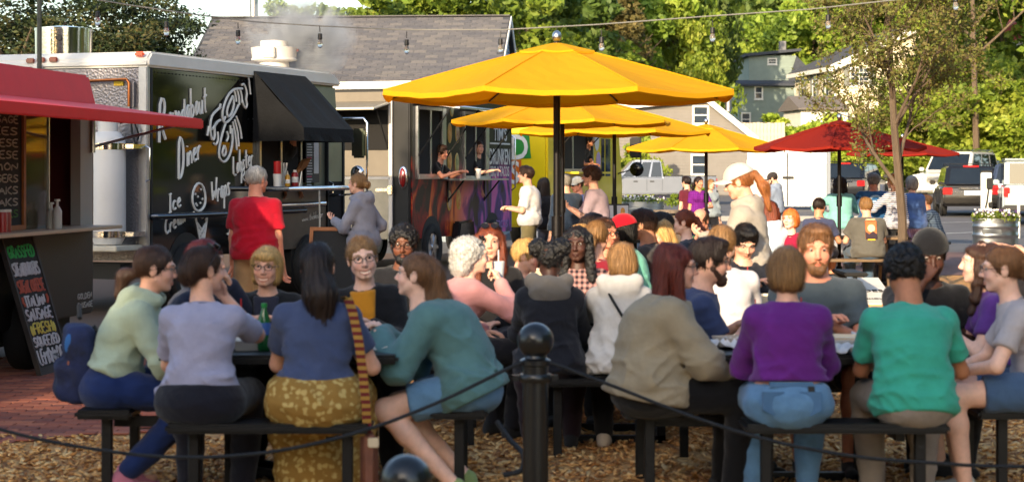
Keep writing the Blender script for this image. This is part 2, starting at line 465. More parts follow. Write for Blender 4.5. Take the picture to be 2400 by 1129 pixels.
def hair_mesh(style):
    """surface plus loose strands lying on it, one shared mesh per style"""
    if style in HAIRS: return HAIRS[style]
    fn = hair_fn(style)
    V, Q = sdf_mesh(fn, (-.17, -.24, -.46), (.17, .16, .20), .0062, .012)
    # strands
    r2 = np.random.default_rng(len(style)*7+3)
    n = 1400
    P = V[r2.integers(0, len(V), n)].copy()
    curly = style in ('curly', 'puffs', 'bigcurl', 'braids', 'mop')
    pts = []; e = .004
    def grad(P):
        g = np.stack([fn(P + A3(*(e*(k == j) for j in range(3)))) - fn(P - A3(*(e*(k == j) for j in range(3)))) for k in range(3)], 1)
        return g/np.maximum(1e-6, np.linalg.norm(g, axis=1))[:, None]
    steps = 6 if curly else 9; st = .007 if curly else .012
    lift = (.0006 + (.012 if style in ('puffs', 'curly', 'mop') else .008)*r2.random(n)**3).astype(np.float32)
    wob = r2.normal(0, .25 if not curly else 1.0, (n, 3)).astype(np.float32)
    nr = []
    for i in range(steps):
        g = grad(P); dd = fn(P)
        P = P - g*(dd - lift - .0015*i*r2.random(n))[:, None]
        pts.append(P.copy()); nr.append(g)
        v = np.zeros_like(P); v[:, 2] = -1; v[:, 1] = np.where(P[:, 2] > .06, -.9*np.sign(P[:, 1]+.06)*-1*np.where(P[:, 1] > 0, -1, 1)*.5, 0)
        v[:, 0] += P[:, 0]*6
        if style in ('ponytail', 'bun', 'lowpony', 'clip', 'tiedlong'):
            m = P[:, 1] > -.10; v[m] = (A3(0, -.13, .01) - P[m])*8
        v = v + wob*(1 if not curly else 1.5)
        if curly: wob = r2.normal(0, 1.0, (n, 3)).astype(np.float32)
        v = v - g*np.einsum('ij,ij->i', v, g)[:, None]
        v /= np.maximum(1e-5, np.linalg.norm(v, axis=1))[:, None]
        P = (P + v*st).astype(np.float32)
    pts = np.stack(pts); nr = np.stack(nr)
    tan = np.gradient(pts, axis=0); sd = np.cross(tan, nr); sd /= np.maximum(1e-6, np.linalg.norm(sd, axis=2))[..., None]
    wdt = np.linspace(1, .25, steps)[:, None, None]*.0010
    Lp = pts + sd*wdt; Rp = pts - sd*wdt
    base = len(V); SV = np.concatenate([Lp.reshape(-1, 3), Rp.reshape(-1, 3)])
    k = np.arange(n); SQ = []
    for i in range(steps-1):
        a = base + i*n + k; b = a + n; o = steps*n
        SQ.append(np.stack([a, b, b+o, a+o], 1))
    V = np.concatenate([V, SV]); Q = np.concatenate([Q] + SQ)
    m = np_mesh('hair_'+style, V, Q, mat('hair_base', (60, 40, 30)))
    HAIRS[style] = m
    return m
HAIRC = {'brown': (62, 40, 28), 'dkbrown': (38, 25, 20), 'black': (18, 16, 17), 'blonde': (196, 158, 98), 'dkblonde': (142, 106, 66), 'ltbrown': (112, 78, 50),
         'auburn': (112, 52, 28), 'red': (150, 92, 48), 'copper': (96, 36, 24), 'ginger': (196, 112, 48), 'grey': (150, 146, 140), 'white': (176, 173, 168), 'maroon': (78, 24, 28)}
def hairmat(c):
    col = HAIRC[c]
    return mat('hair_'+c, tuple(v*.78 for v in col), 0.42, 0, 16, 0, .35, 90, spec=.45, stretch=(6, 6, 0.8), col2=tuple(min(255, v*1.28) for v in col))
SKINC = {'light': (226, 172, 146), 'pale': (236, 190, 168), 'tan': (200, 142, 110), 'olive': (178, 120, 88), 'brown': (112, 70, 50), 'dark': (74, 46, 36), 'ruddy': (220, 150, 122)}
def skinmat(c):
    nm = 'skin_'+c
    if nm in MATS: return MATS[nm]
    m = mat(nm, SKINC[c], 0.50, 0, 22, .11, .10, 160, spec=.4)
    nt = m.node_tree; b = nt.nodes['Principled BSDF']
    old = b.inputs['Base Color'].links[0].from_socket
    at_ = nt.nodes.new('ShaderNodeAttribute'); at_.attribute_name = 'tint'
    mx = nt.nodes.new('ShaderNodeMix'); mx.data_type = 'RGBA'; mx.blend_type = 'MULTIPLY'; mx.inputs['Factor'].default_value = 1
    nt.links.new(old, mx.inputs[6]); nt.links.new(at_.outputs['Color'], mx.inputs[7]); nt.links.new(mx.outputs[2], b.inputs['Base Color'])
    b.inputs['Subsurface Weight'].default_value = 0.06; b.inputs['Subsurface Radius'].default_value = (.02, .008, .004)
    return m

# ------------------------------------------------------------------ person
TAB = {  # t along the trunk: half width, half depth
    'm': ((-.22, .150, .105), (-.05, .172, .122), (.12, .170, .122), (.35, .156, .112), (.60, .168, .118), (.78, .176, .118), (.88, .150, .098), (.96, .095, .072), (1.0, .070, .062), (1.1, .06, .06)),
    'f': ((-.22, .160, .110), (-.05, .184, .126), (.12, .172, .118), (.38, .136, .100), (.60, .142, .104), (.78, .148, .104), (.88, .124, .086), (.96, .078, .064), (1.0, .060, .055), (1.1, .05, .05)),
}
def ik(a, b, l1, l2, hint):
    a = Vector(a); b = Vector(b); v = b - a; d = v.length
    if d > (l1+l2)*.995: b = a + v*((l1+l2)*.995/d); v = b - a; d = v.length
    n = v/d; x = (l1*l1 - l2*l2 + d*d)/(2*d); h = math.sqrt(max(0, l1*l1 - x*x))
    hv = Vector(hint); hv = hv - n*hv.dot(n)
    hv = hv.normalized() if hv.length > 1e-5 else Vector((0, 0, -1))
    return a + n*x + hv*h, b
PEOPLE = []
FR = np.array(Matrix.Rotation(R(38), 3, 'Y') @ Matrix.Rotation(R(20), 3, 'X'), np.float32)
def person(px, Y, face, label, pose='sit', sex='f', s=1.0, w=1.0, belly=0.0, lean=14, tilt=0, slouch=.03, head=(0, 0, 0), hk=None, skin='light',
           hair=('long', 'brown'), top=('tee', (120, 120, 130)), bot=('pants', (30, 30, 36)), hands=('table', 'table'), hkind=('relaxed', 'relaxed'),
           legs='sit', shoes=(40, 40, 42), seat=.46, z0=0.0, extra=(), ofs=None, hem=None, group=None, hs=1.0, neckfwd=0.0, bottom_cut=None, pattern=None, dx=0.0, sleeve=None):
    wx = X(px, Y) + dx
    near = Y < 12.2
    h = .0105 if near else (.016 if Y < 20 else .021)
    root = thing('person', label, 'person', (wx, Y, z0), -R(face), group)
    U = Vector((math.sin(R(tilt)), math.sin(R(lean)), math.cos(R(lean)))).normalized()
    L = .462*s
    if pose == 'sit': P0 = Vector((0, 0, seat + .090*s))
    elif pose == 'crouch': P0 = Vector((0, 0, seat))
    else: P0 = Vector((0, 0, .93*s))
    P1 = P0 + U*L
    Rt = Vector((1, 0, 0)); Rt = (Rt - U*Rt.dot(U)).normalized(); Fw = U.cross(Rt).normalized()
    tab = np.array(TAB[sex], np.float32); tt = tab[:, 0]
    ta = tab[:, 1]*w*s; tb = tab[:, 2]*(1 + (w-1)*1.15)*s
    bel = belly
    nU, nR, nF, nP0 = (np.array(v, np.float32) for v in (U, Rt, Fw, P0))
    def tparam(P): return (P - nP0) @ nU/L
    def torso(P, o=0.0, tmin=-.12, tmax=1.0, flare=0.0):
        q = P - nP0; z = q @ nU; t = z/L; x = q @ nR; y = q @ nF + slouch*4*np.clip(t, 0, 1)*(1 - np.clip(t, 0, 1))
        a = np.interp(t, tt, ta) + o + flare*np.clip(.5-t, 0, 1); b = np.interp(t, tt, tb) + o + flare*np.clip(.5-t, 0, 1)
        if bel: 
            g = bel*np.exp(-((t-.25)/.25)**2); a = a + .5*g; b = b + .6*g; y = y - .4*g
        d = (np.sqrt((x/a)**2 + (y/b)**2) - 1)*np.minimum(a, b)
        ez = np.maximum(0, np.maximum(t - tmax, tmin - t))*L
        return np.where(ez > 0, np.hypot(np.maximum(d, 0), ez) + np.minimum(d, 0)*0, d)
    # joints
    hipw = (.098 if sex == 'f' else .092)*s
    sw = (.142 if sex == 'f' else .166)*s*(1 + (w-1)*.7)
    l1, l2 = .285*s, .255*s
    hc = P1 + U*.030*s*hs + Vector((0, .030 + neckfwd, .124*s*hs))     # head centre
    J = {}
    for i, sd in enumerate((-1, 1)):
        hip = P0 + Rt*sd*hipw
        lg = legs if isinstance(legs, str) else legs[i]
        if lg == 'sit': kn = hip + Vector((sd*.05, .43*s, -.02)); an = Vector((kn.x - sd*.02, kn.y - .06, .085*s))
        elif lg == 'sitwide': kn = hip + Vector((sd*.14, .40*s, -.02)); an = Vector((kn.x, kn.y - .02, .085*s))
        elif lg == 'tuck': kn = hip + Vector((sd*.03, .42*s, -.05)); an = Vector((kn.x, kn.y - .36, .13*s))
        elif lg == 'back': kn = hip + Vector((sd*.04, .38*s, -.10)); an = Vector((kn.x, kn.y - .34, .10*s))
        elif lg == 'fwd': kn = hip + Vector((sd*.03, .42*s, .0)); an = Vector((kn.x, kn.y + .10, .085*s))
        elif lg == 'stand': an = Vector((hip.x*1.15 + .0, -.02, .085*s)); kn = (hip + an)/2 + Vector((0, .02, 0))
        elif lg == 'step': an = Vector((hip.x, .18*sd, .085*s)); kn = (hip + an)/2 + Vector((0, .05, 0))
        else: kn = Vector(lg[0]); an = Vector(lg[1])
        sh = P0 + U*L*.835 + Rt*sd*sw - Fw*slouch*.3
        tg = hands[i] if isinstance(hands[i], str) else None
        hint = (sd*.55, -.25, -.8)
        if tg == 'table': wr = Vector((sd*.13, max(P1.y + .22, .34), seat + .34)); hint = (sd*.55, -.3, -.8)
        elif tg == 'tablein': wr = Vector((sd*.03, max(P1.y + .22, .36), seat + .35)); hint = (sd*.6, -.2, -.8)
        elif tg == 'lap': wr = Vector((sd*.08, .26, P0.z + .10)); hint = (sd*.7, -.6, -.2)
        elif tg == 'knee': wr = Vector((sd*.06, .40, P0.z + .09)); hint = (sd*.8, -.4, -.2)
        elif tg == 'face': wr = hc + Vector((sd*.07, .12, -.13)); hint = (sd*.6, .1, -.8)
        elif tg == 'mouth': wr = hc + Vector((sd*.05, .16, -.17)); hint = (sd*.8, .1, -.8)
        elif tg == 'chest': wr = P1 + Vector((sd*.05, .27, -.18)); hint = (sd*.9, -.1, -.5)
        elif tg == 'side': wr = sh + Vector((sd*.06, .05, -(l1+l2)*.985)); hint = (sd*.2, -1, 0)
        elif tg == 'phone': wr = P1 + Vector((sd*.06, .28, -.24)); hint = (sd*.6, -.3, -.8)
        elif tg == 'hip': wr = P0 + Vector((sd*.19, .04, .10)); hint = (sd, -.5, 0)
        elif tg == 'pocket': wr = P0 + Vector((sd*.20, .07, -.02)); hint = (sd*.4, -1, 0)
        elif tg == 'reach': wr = P1 + Vector((sd*.12, .42, -.12)); hint = (sd*.5, 0, -.9)
        else: wr = Vector(hands[i])
        el, wr = ik(sh, wr, l1, l2, hint)
        J[i] = (hip, kn, an, sh, el, wr)
    fat = .5 + .5*w
    # ---- distance functions
    def arm(P, i, o=0.0, t1=1.0, whole=True):
        _, _, _, sh, el, wr = J[i]
        ru, re, rw = .046*s*fat, .037*s*fat, .025*s
        d = rc(P, sh, el, ru + o, re + o)
        if whole: d = smin(d, rc(P, el, wr, re + o, rw + o), .02)
        return d
    def leg(P, i, o=0.0, to=2.0, bag=0.0):
        hip, kn, an = J[i][:3]
        rt_, rk, ra = .088*s*fat*(1.06 if sex == 'f' else 1), .056*s*fat, .036*s
        if to < 1:
            e = hip + (kn-hip)*to
            return rc(P, hip, e, rt_ + o, rt_ + (rk-rt_)*to + o + bag)
        d = rc(P, hip, kn, rt_ + o, rk + o + bag)
        if to > 1:
            e = kn + (an-kn)*(to-1)
            mid = kn + (an-kn)*.32
            d = smin(d, smin(rc(P, kn, mid, rk + o + bag*.5, .054*s*fat + o + bag), rc(P, mid, e, .054*s*fat + o + bag, ra + (0 if to > 1.9 else (2-to)*.015) + o + bag), .03), .03)
        return d
    def seatpart(P, o=0.0):
        return ell(P, P0 + Vector((0, -.035 if pose == 'sit' else -.02, -.012)), (ta[1]*1.02 + o, tb[1]*1.12 + o, .118*s + o))
    def neck(P, o=0.0): return rc(P, P1 - U*.05, hc + Vector((0, -.03, -.06)), (.060 if sex == 'm' else .050)*s + o, (.054 if sex == 'm' else .045)*s + o)
    def body(P):
        d = smin(torso(P, -.008), neck(P), .04)
        if pose: d = smin(d, seatpart(P, -.008), .04)
        for i in (0, 1):
            d = smin(d, arm(P, i), .03)
            d = smin(d, leg(P, i), .03)
            an = J[i][2]; d = smin(d, rc(P, an + Vector((0, -.03, -.055)), an + Vector((0, .12*s, -.062)), .026, .022), .03)
        return d
    pts = [P1 + Vector((0, 0, .12)), P0] + [v for i in (0, 1) for v in J[i]] + [J[i][2] + Vector((0, .14, -.085)) for i in (0, 1)]
    lo = np.min(np.array([tuple(v) for v in pts]), 0) - .16; hi = np.max(np.array([tuple(v) for v in pts]), 0) + .16
    lo[0] = min(lo[0], -.30*w); hi[0] = max(hi[0], .30*w); lo[1] = min(lo[1], -.24*w); lo[2] = max(lo[2], -.03)
    # ---- skin mesh
    hb = h if any(k in (top[0], bot[0]) for k in ('tee', 'shorts', 'tank', 'skirt')) else h*1.4
    bV, bQ = sdf_mesh(body, lo, hi, hb)
    hk = hk or ('m' if sex == 'm' else 'f')
    hV, hQ, hT = head_mesh(hk)
    yaw, pit, rol = head
    HS = .95 if sex == 'f' else .98
    HM = Matrix.Translation(hc) @ Matrix.Rotation(-R(yaw), 4, 'Z') @ Matrix.Rotation(R(pit), 4, 'X') @ Matrix.Rotation(R(rol), 4, 'Y') @ Matrix.Diagonal((hs*s*HS, hs*s*HS, hs*s*HS, 1))
    HMn = np.array(HM, np.float32)
    def tf(V, M): return V @ M[:3, :3].T + M[:3, 3]
    Vs = [bV, tf(hV, HMn)]; Qs = [bQ, hQ + len(bV)]; Ts = [np.ones((len(bV), 4), np.float32), hT]; off = len(bV) + len(hV)
    for i in (0, 1):
        if hkind[i] is None: continue
        V_, Q_ = hand_mesh(hkind[i])
        el, wr = J[i][4], J[i][5]
        ydir = (wr - el).normalized(); zref = Vector((0, 0, 1)) if abs(ydir.z) < .8 else Vector((1 if i == 0 else -1, .2, 0))
        tgn = hands[i] if isinstance(hands[i], str) else ''
        if tgn in ('face', 'mouth', 'chest', 'phone'): zref = Vector((-.3 if i == 0 else .3, 1, .2)) if tgn != 'phone' else Vector((0, .4, -1))
        xd = ydir.cross(zref).normalized(); zd = xd.cross(ydir).normalized()
        M = np.eye(4, dtype=np.float32); M[:3, 0] = np.array(xd); M[:3, 1] = np.array(ydir); M[:3, 2] = np.array(zd); M[:3, 3] = np.array(wr)
        M[:3, :3] *= s*(.94 if sex == 'f' else 1.03)
        Vh = V_.copy()
        if i == 0: Vh[:, 0] *= -1; Qh = Q_[:, ::-1]
        else: Qh = Q_
        Vs.append(tf(Vh, M)); Qs.append(Qh + off); Ts.append(np.ones((len(Vh), 4), np.float32)); off += len(Vh)
    V = np.concatenate(Vs); Q = np.concatenate(Qs); Tn = np.concatenate(Ts)
    sm_ = skinmat(skin)
    me = np_mesh('body', V, Q, sm_)
    ca = me.color_attributes.new('tint', 'FLOAT_COLOR', 'POINT'); ca.data.foreach_set('color', Tn.ravel())
    link(bpy.data.objects.new('body', me), root)
    seedv = A3(*rng.uniform(0, 30, 3))
    def folds(P, amp, t=None):
        wv = vnoise(P*4 + seedv)[:, None]
        def ridge(q): n_ = 1 - np.abs(vnoise(q)); return n_*n_*n_
        D = P @ FR
        r1 = ridge(P*np.array((5, 5, 15), np.float32) + seedv + wv*1.1); r2 = ridge(D*np.array((6, 6, 21), np.float32) + seedv*1.7 + wv*.8)
        n2 = vnoise(P*np.array((26, 26, 44), np.float32) + seedv)
        return -amp*(1.05*r1 + .75*r2 + .16*n2 - .62)
    def cloth(name, fn, m, hh=None, lo_=None, hi_=None):
        V_, Q_ = sdf_mesh(fn, lo if lo_ is None else lo_, hi if hi_ is None else hi_, hh or h)
        if not len(V_): return None
        o = bpy.data.objects.new(name, np_mesh(name, V_, Q_, m)); return link(o, root)
    # ---- upper garment
    kind, col = top[0], top[1]
    o1 = ofs if ofs is not None else {'tee': .012, 'sweater': .019, 'hoodie': .025, 'jacket': .024, 'tank': .010, 'shirt': .017}[kind]
    hm = hem if hem is not None else -.20
    slv = sleeve if sleeve is not None else {'tee': .62, 'tank': 0, 'sweater': 2, 'hoodie': 2, 'jacket': 2, 'shirt': .70}[kind]
    bust = sex == 'f'
    def topfn(P):
        t = tparam(P)
        d = torso(P, o1, tmin=min(hm, -.12), flare=.012 if kind != 'tank' else 0)
        if hm < -.05: d = smin(d, seatpart(P, o1*.9), .05)
        if bust:
            for sd in (-1, 1):
                c = P0 + U*L*.68 + Rt*sd*.068*s + Fw*(.070*s*w)
                d = smin(d, ell(P, c, (.064*w, .056*w, .062*w)), .04)
        for i in (0, 1):
            _, _, _, sh, el, wr = J[i]
            d = smin(d, rc(P, P0 + U*L*.86, sh, .05*s, .046*s*fat + o1*.6), .05)
            if slv == 0: continue
            if slv <= 1:
                e = sh + (el-sh)*slv
                ax_ = np.array((el-sh).normalized(), np.float32)
                sl_ = smax(rc(P, sh, e, .047*s*fat + o1*.7, .046*s*fat + o1*1.2), (P - np.array(e, np.float32)) @ ax_ - .012, .008)
                d = smin(d, sl_, .035)
            else:
                e = el + (wr-el)*(.94 if slv == 2 else slv - 1)
                a_ = smin(rc(P, sh, el, .048*s*fat + o1*.7, .043*s*fat + o1*.8), rc(P, el, e, .043*s*fat + o1*.8, .030*s + o1*.7), .03)
                d = smin(d, a_, .035)
        d = d + folds(P, .016*np.interp(t, (-.2, .1, .35, .6, .85), (1.0, 1.15, .85, .42, .26)).astype(np.float32))
        if kind == 'hoodie':
            c1 = P1 + Vector((0, -.075, .012)); 
            hood = smin(ell(P, c1 + Vector((0, -.02, -.03)), (.125*s, .060, .085)), smin(rc(P, P1 + Vector((-.085, .05, .0)), P1 + Vector((-.095, -.06, .035)), .034, .042), rc(P, P1 + Vector((.085, .05, .0)), P1 + Vector((.095, -.06, .035)), .034, .042), .03), .04)
            d = smin(d, hood + folds(P, .006), .02)
        d = smax(d, (hm - t)*L, .012)
        cn = .018 if kind in ('tee', 'tank') else .010
        if kind == 'tank': cn = .035
        d = smax(d, -smin(neck(P, cn), ell(P, P1 + U*.05 + Vector((0, .03, 0)), (.075, .075, .06)), .02), .008)
        if kind == 'hoodie': d = smax(d, -ell(P, hc + Vector((0, .02, -.09)), (.075, .085, .11)), .01)
        return d
    shirt_m = pattern if pattern is not None else fabric(col)
    nm = {'tee': 't_shirt', 'sweater': 'sweater', 'hoodie': 'hoodie', 'jacket': 'jacket', 'tank': 'tank_top', 'shirt': 'shirt'}[kind]
    loT = lo.copy(); hiT = hi.copy(); loT[2] = max(lo[2], P0.z - .26); loT[0] -= .03; hiT[0] += .03
    if kind: cloth(nm, topfn, shirt_m, None, loT, hiT)
    if kind == 'jacket' and len(top) > 2:       # open front showing a second colour
        def inner(P):
            d = torso(P, o1 + .016, tmin=0.1)
            for sd in (-1, 1): d = smin(d, ell(P, P0 + U*L*.68 + Rt*sd*.062*s + Fw*(.084*s*w), (.066*w, .064*w, .066*w)), .04)
            q = P - nP0
            d = smax(d, np.abs(q @ nR) - .055 - .04*np.clip(tparam(P)-.6, 0, 1), .01); d = smax(d, -(q @ nF), .01)
            return smax(smax(d, -neck(P, .02), .01), (.05 - tparam(P))*L, .01)
        cloth('blouse', inner, fabric(top[2]), None, loT, hiT)
    if kind in ('tee', 'sweater', 'shirt'):      # ribbed neckline
        rn = (.069 if sex == 'm' else .059)*s; cb = P1 - U*.020 + Vector((0, .006, 0)); b = MB()
        b.tube([cb + Rt*(rn*1.16*math.cos(a_)) + Fw*(rn*1.10*math.sin(a_)) + U*(-.014*math.sin(a_)) for a_ in np.linspace(0, 2*math.pi, 25)], .0085 if kind != 'shirt' else .013, 6, caps=False)
        b.build('neckband', fabric(tuple(v*.88 for v in col)) if pattern is None else shirt_m, root, smooth=True)
    # ---- lower garment
    bk, bc = bot[0], bot[1]
    bm_ = bot[2] if len(bot) > 2 else fabric(bc, amt=.16 if bk == 'jeans' else .08)
    def botfn(P):
        d = smin(torso(P, .010, tmin=-.12, tmax=.14), seatpart(P, .010), .04)
        d = smax(d, (tparam(P) - .17)*L, .01)
        to = {'pants': 1.97, 'jeans': 1.93, 'shorts': .62, 'capri': 1.5, 'skirt': 1.8, 'longshorts': .95}[bk]
        bag = {'pants': .010, 'jeans': .008, 'shorts': .014, 'capri': .006, 'skirt': .05, 'longshorts': .022}[bk]
        for i in (0, 1):
            l_ = leg(P, i, .012, to, bag)
            if to < 1:
                hip, kn = J[i][:2]; e = hip + (kn-hip)*to; ax_ = np.array((kn-hip).normalized(), np.float32)
                l_ = smax(l_, (P - np.array(e, np.float32)) @ ax_ - .02, .008)
            d = smin(d, l_, .03 if bk != 'skirt' else .14)
        if bk == 'skirt':
            ka = (J[0][1]+J[1][1])/2; aa = (J[0][2]+J[1][2])/2
            d = smin(d, rc(P, (P0+ka)/2, ka, .16, .15), .08); d = smin(d, rc(P, ka, aa + Vector((0, 0, .06)), .14, .19), .08)
        return d + folds(P, .006 if bk != 'skirt' else .012)
    hiB = hi.copy(); hiB[2] = P0.z + .22
    cloth({'pants': 'trousers', 'jeans': 'jeans', 'shorts': 'shorts', 'capri': 'trousers', 'skirt': 'skirt', 'longshorts': 'shorts'}[bk], botfn, bm_, None, lo, hiB)
    # ---- shoes
    if shoes:
        for i in (0, 1):
            an = J[i][2]; fd = Vector((0, 1, 0))
            tuck = (an - J[i][1]).y < -.15
            a = an + Vector((0, -.035, -.045)); b = an + (Vector((0, .15*s, -.055)) if not tuck else Vector((0, .12*s, -.10)))
            zf = min(a.z, b.z) - .035
            def sf(P):
                d = smin(rc(P, a, b, .040, .036), rc(P, a + Vector((0, .01, .03)), (a+b)/2, .042, .036), .02)
                return smax(d, (.006 - P[:, 2]), .006)
            bb = np.array([tuple(a), tuple(b)]); 
            sV, sQ = sdf_mesh(sf, bb.min(0) - .08, bb.max(0) + .08, .012 if near else .018)
            if len(sV): link(bpy.data.objects.new('shoe', np_mesh('shoe', sV, sQ, fabric(shoes))), root)
    # ---- head furniture
    def headobj(name, me_or_mb, m=None, smooth=True):
        if isinstance(me_or_mb, MB): o = me_or_mb.build(name, m, root, smooth=smooth)
        else:
            o = bpy.data.objects.new(name, me_or_mb); link(o, root)
            if m is not None: o.material_slots[0].link = 'OBJECT'; o.material_slots[0].material = m
        o.matrix_local = HM; return o
    if hair: headobj('hair', hair_mesh(hair[0]), hairmat(hair[1]))
    wf = math.cos(R(face + yaw))           # +1 facing away
    if wf < .75:
        for sd in (-1, 1):
            headobj('eye', EYE(), None).matrix_local = HM @ Matrix.Translation((sd*.031, .0765, .0065))
        for sd in (-1, 1):
            brow = MB(); brow.tube([(sd*.014, .094, .0245), (sd*.030, .0915, .0300), (sd*.047, .080, .0265)], [.0030, .0034, .0016], 6)
            headobj('eyebrow', brow, hairmat(hair[1] if hair and hair[1] not in ('white', 'blonde') else 'dkblonde'))
    for ex in extra:
        e, ec = (ex, None) if isinstance(ex, str) else (ex[0], ex[1])
        if e in ('glasses', 'sunglasses'):
            g = MB()
            for sd in (-1, 1):
                ring = [(sd*.032 + .0235*math.cos(a_), .1075 - .010*abs(math.cos(a_))*(1 if math.cos(a_)*sd > 0 else 0), .004 + .0175*math.sin(a_)) for a_ in np.linspace(0, 2*math.pi, 15)]
                if e == 'glasses': g.tube(ring, .0021, 5)
                else: g.add(ring[:-1], [tuple(range(14))]); g.tube(ring, .0022, 5)
                g.tube([(sd*.055, .098, .008), (sd*.081, .050, .008), (sd*.084, -.004, .006)], .0020, 5)
            g.tube([(-.010, .109, .007), (.010, .109, .007)], .0018, 5)
            headobj('glasses', g, mat('glasses_dark', ec or (24, 20, 20), .25))
        elif e == 'topglasses':
            g = MB()
            for sd in (-1, 1):
                ring = [(sd*.034 + .026*math.cos(a_), .060 - .012*math.sin(a_), .118 + .018*math.sin(a_)) for a_ in np.linspace(0, 2*math.pi, 13)]
                g.add(ring[:-1], [tuple(range(12))]); g.tube(ring, .003, 5); g.tube([(sd*.062, .055, .115), (sd*.092, .0, .06), (sd*.090, -.03, .02)], .0028, 5)
            headobj('sunglasses', g, mat('glasses_dark', (24, 20, 20), .25))
        elif e in ('cap', 'capback', 'beanie'):
            def cf(P):
                d = ell(P, (0, -.014, .040), (.099, .119, .104)); d = smax(d, .030 - P[:, 2] - (.16*P[:, 1] if e != 'beanie' else 0), .006)
                if e == 'cap':
                    v = np.maximum(np.abs(P[:, 2] - .043 - .05*(P[:, 1]-.08) + 5*P[:, 0]**2) - .004, np.hypot(P[:, 0], (P[:, 1]-.07)*.72) - .085); v = np.maximum(v, .03 - P[:, 1])
                    d = smin(d, v, .006)
                return d
            cV, cQ = sdf_mesh(cf, (-.12, -.15, -.02), (.12, .22, .16), .005, .01)
            headobj('cap', np_mesh('cap', cV, cQ, fabric(ec)), None)
        elif e == 'hood':
            hb_ = P1 + Vector((0, -.075, .012))
            def hf(P):
                d = smin(ell(P, hb_ + Vector((0, -.03, -.035)), (.130*s, .062, .092)), smin(rc(P, P1 + Vector((-.085, .05, .0)), P1 + Vector((-.095, -.06, .035)), .038, .047), rc(P, P1 + Vector((.085, .05, .0)), P1 + Vector((.095, -.06, .035)), .038, .047), .03), .04)
                return smax(d + folds(P, .008), -ell(P, hc + Vector((0, .02, -.09)), (.072, .082, .11)), .01)
            c_ = np.array(tuple(P1)); cloth('hood', hf, fabric(ec), None, c_ - .25, c_ + .22)
        elif e == 'beard':
            def bf(P):
                B = both(P)
                d = smin(rc(B, (.058, .012, -.040), (.020, .070, -.095), .022, .026), ell(P, (0, .070, -.100), (.036, .032, .034)), .02)
                d = smin(d, rc(B, (.006, .094, -.053), (.028, .080, -.064), .007, .007), .008)
                d = smax(d, -ell(P, (0, .105, -.070), (.019, .02, .008)), .004)
                return d + .004*vnoise(P*110)
            cV, cQ = sdf_mesh(bf, (-.10, -.04, -.16), (.10, .13, .01), .0055, .01)
            headobj('beard', np_mesh('beard', cV, cQ, hairmat(ec)), None)
    PEOPLE.append(root)
    root['_t'] = 0; del root['_t']
    return root, dict(J=J, HM=HM, P0=P0, P1=P1, U=U, Fw=Fw, Rt=Rt, L=L, hc=hc)
_EYE = None
def EYE():
    global _EYE
    if _EYE is None:
        b = MB(); b.ball((0, 0, 0), .0112, 12, 8); 
        b.mi = 1; b.lathe([(.0001, -.0005), (.0066, 0.0), (.0048, .0022), (.0001, .0028)], 12, (0, 0, 0))
        n = 12*9
        for i in range(n, len(b.v)):
            v = b.v[i]; b.v[i] = Vector((v.x, v.z + .0098, v.y))
        me = b.build('eye', [mat('eye_white', (176, 164, 156), .25), mat('eye_iris', (42, 32, 26), .15)], None, smooth=True)
        _EYE = me.data; bpy.data.objects.remove(me)
    return _EYE
# ------------------------------------------------------------------ the ground
def gz(y):
    if y < 48: return 0.0
    if y < 115: return (y-48)*.0118
    return .79 + min(y-115, 160)*.085
def grid_sheet(name, x0, x1, ys, dz, m, nx=2):
    vs_ = []; fs = []
    for j, y in enumerate(ys):
        for i in range(nx): vs_.append((x0 + (x1-x0)*i/(nx-1), y, gz(y) + dz))
    for j in range(len(ys)-1):
        for i in range(nx-1):
            a = j*nx+i; fs.append((a, a+1, a+1+nx, a+nx))
    b = MB(); b.add(vs_, fs); return b.build(name, m)
def groundmat():
    m = mat('asphalt', (96, 94, 96), .9, 0, 1.2, .14, .25, 90)
    return m
struct(grid_sheet('ground', -900, 900, [-300, -60, 0, 20, 40, 48, 60, 80, 100, 115], 0, groundmat()))
struct(grid_sheet('hillside', -900, 900, [114.9, 120, 140, 160, 180, 220, 275, 900], .004, mat('hill_grass', (58, 66, 34), .95, 0, .6, .4, .4, 3)))
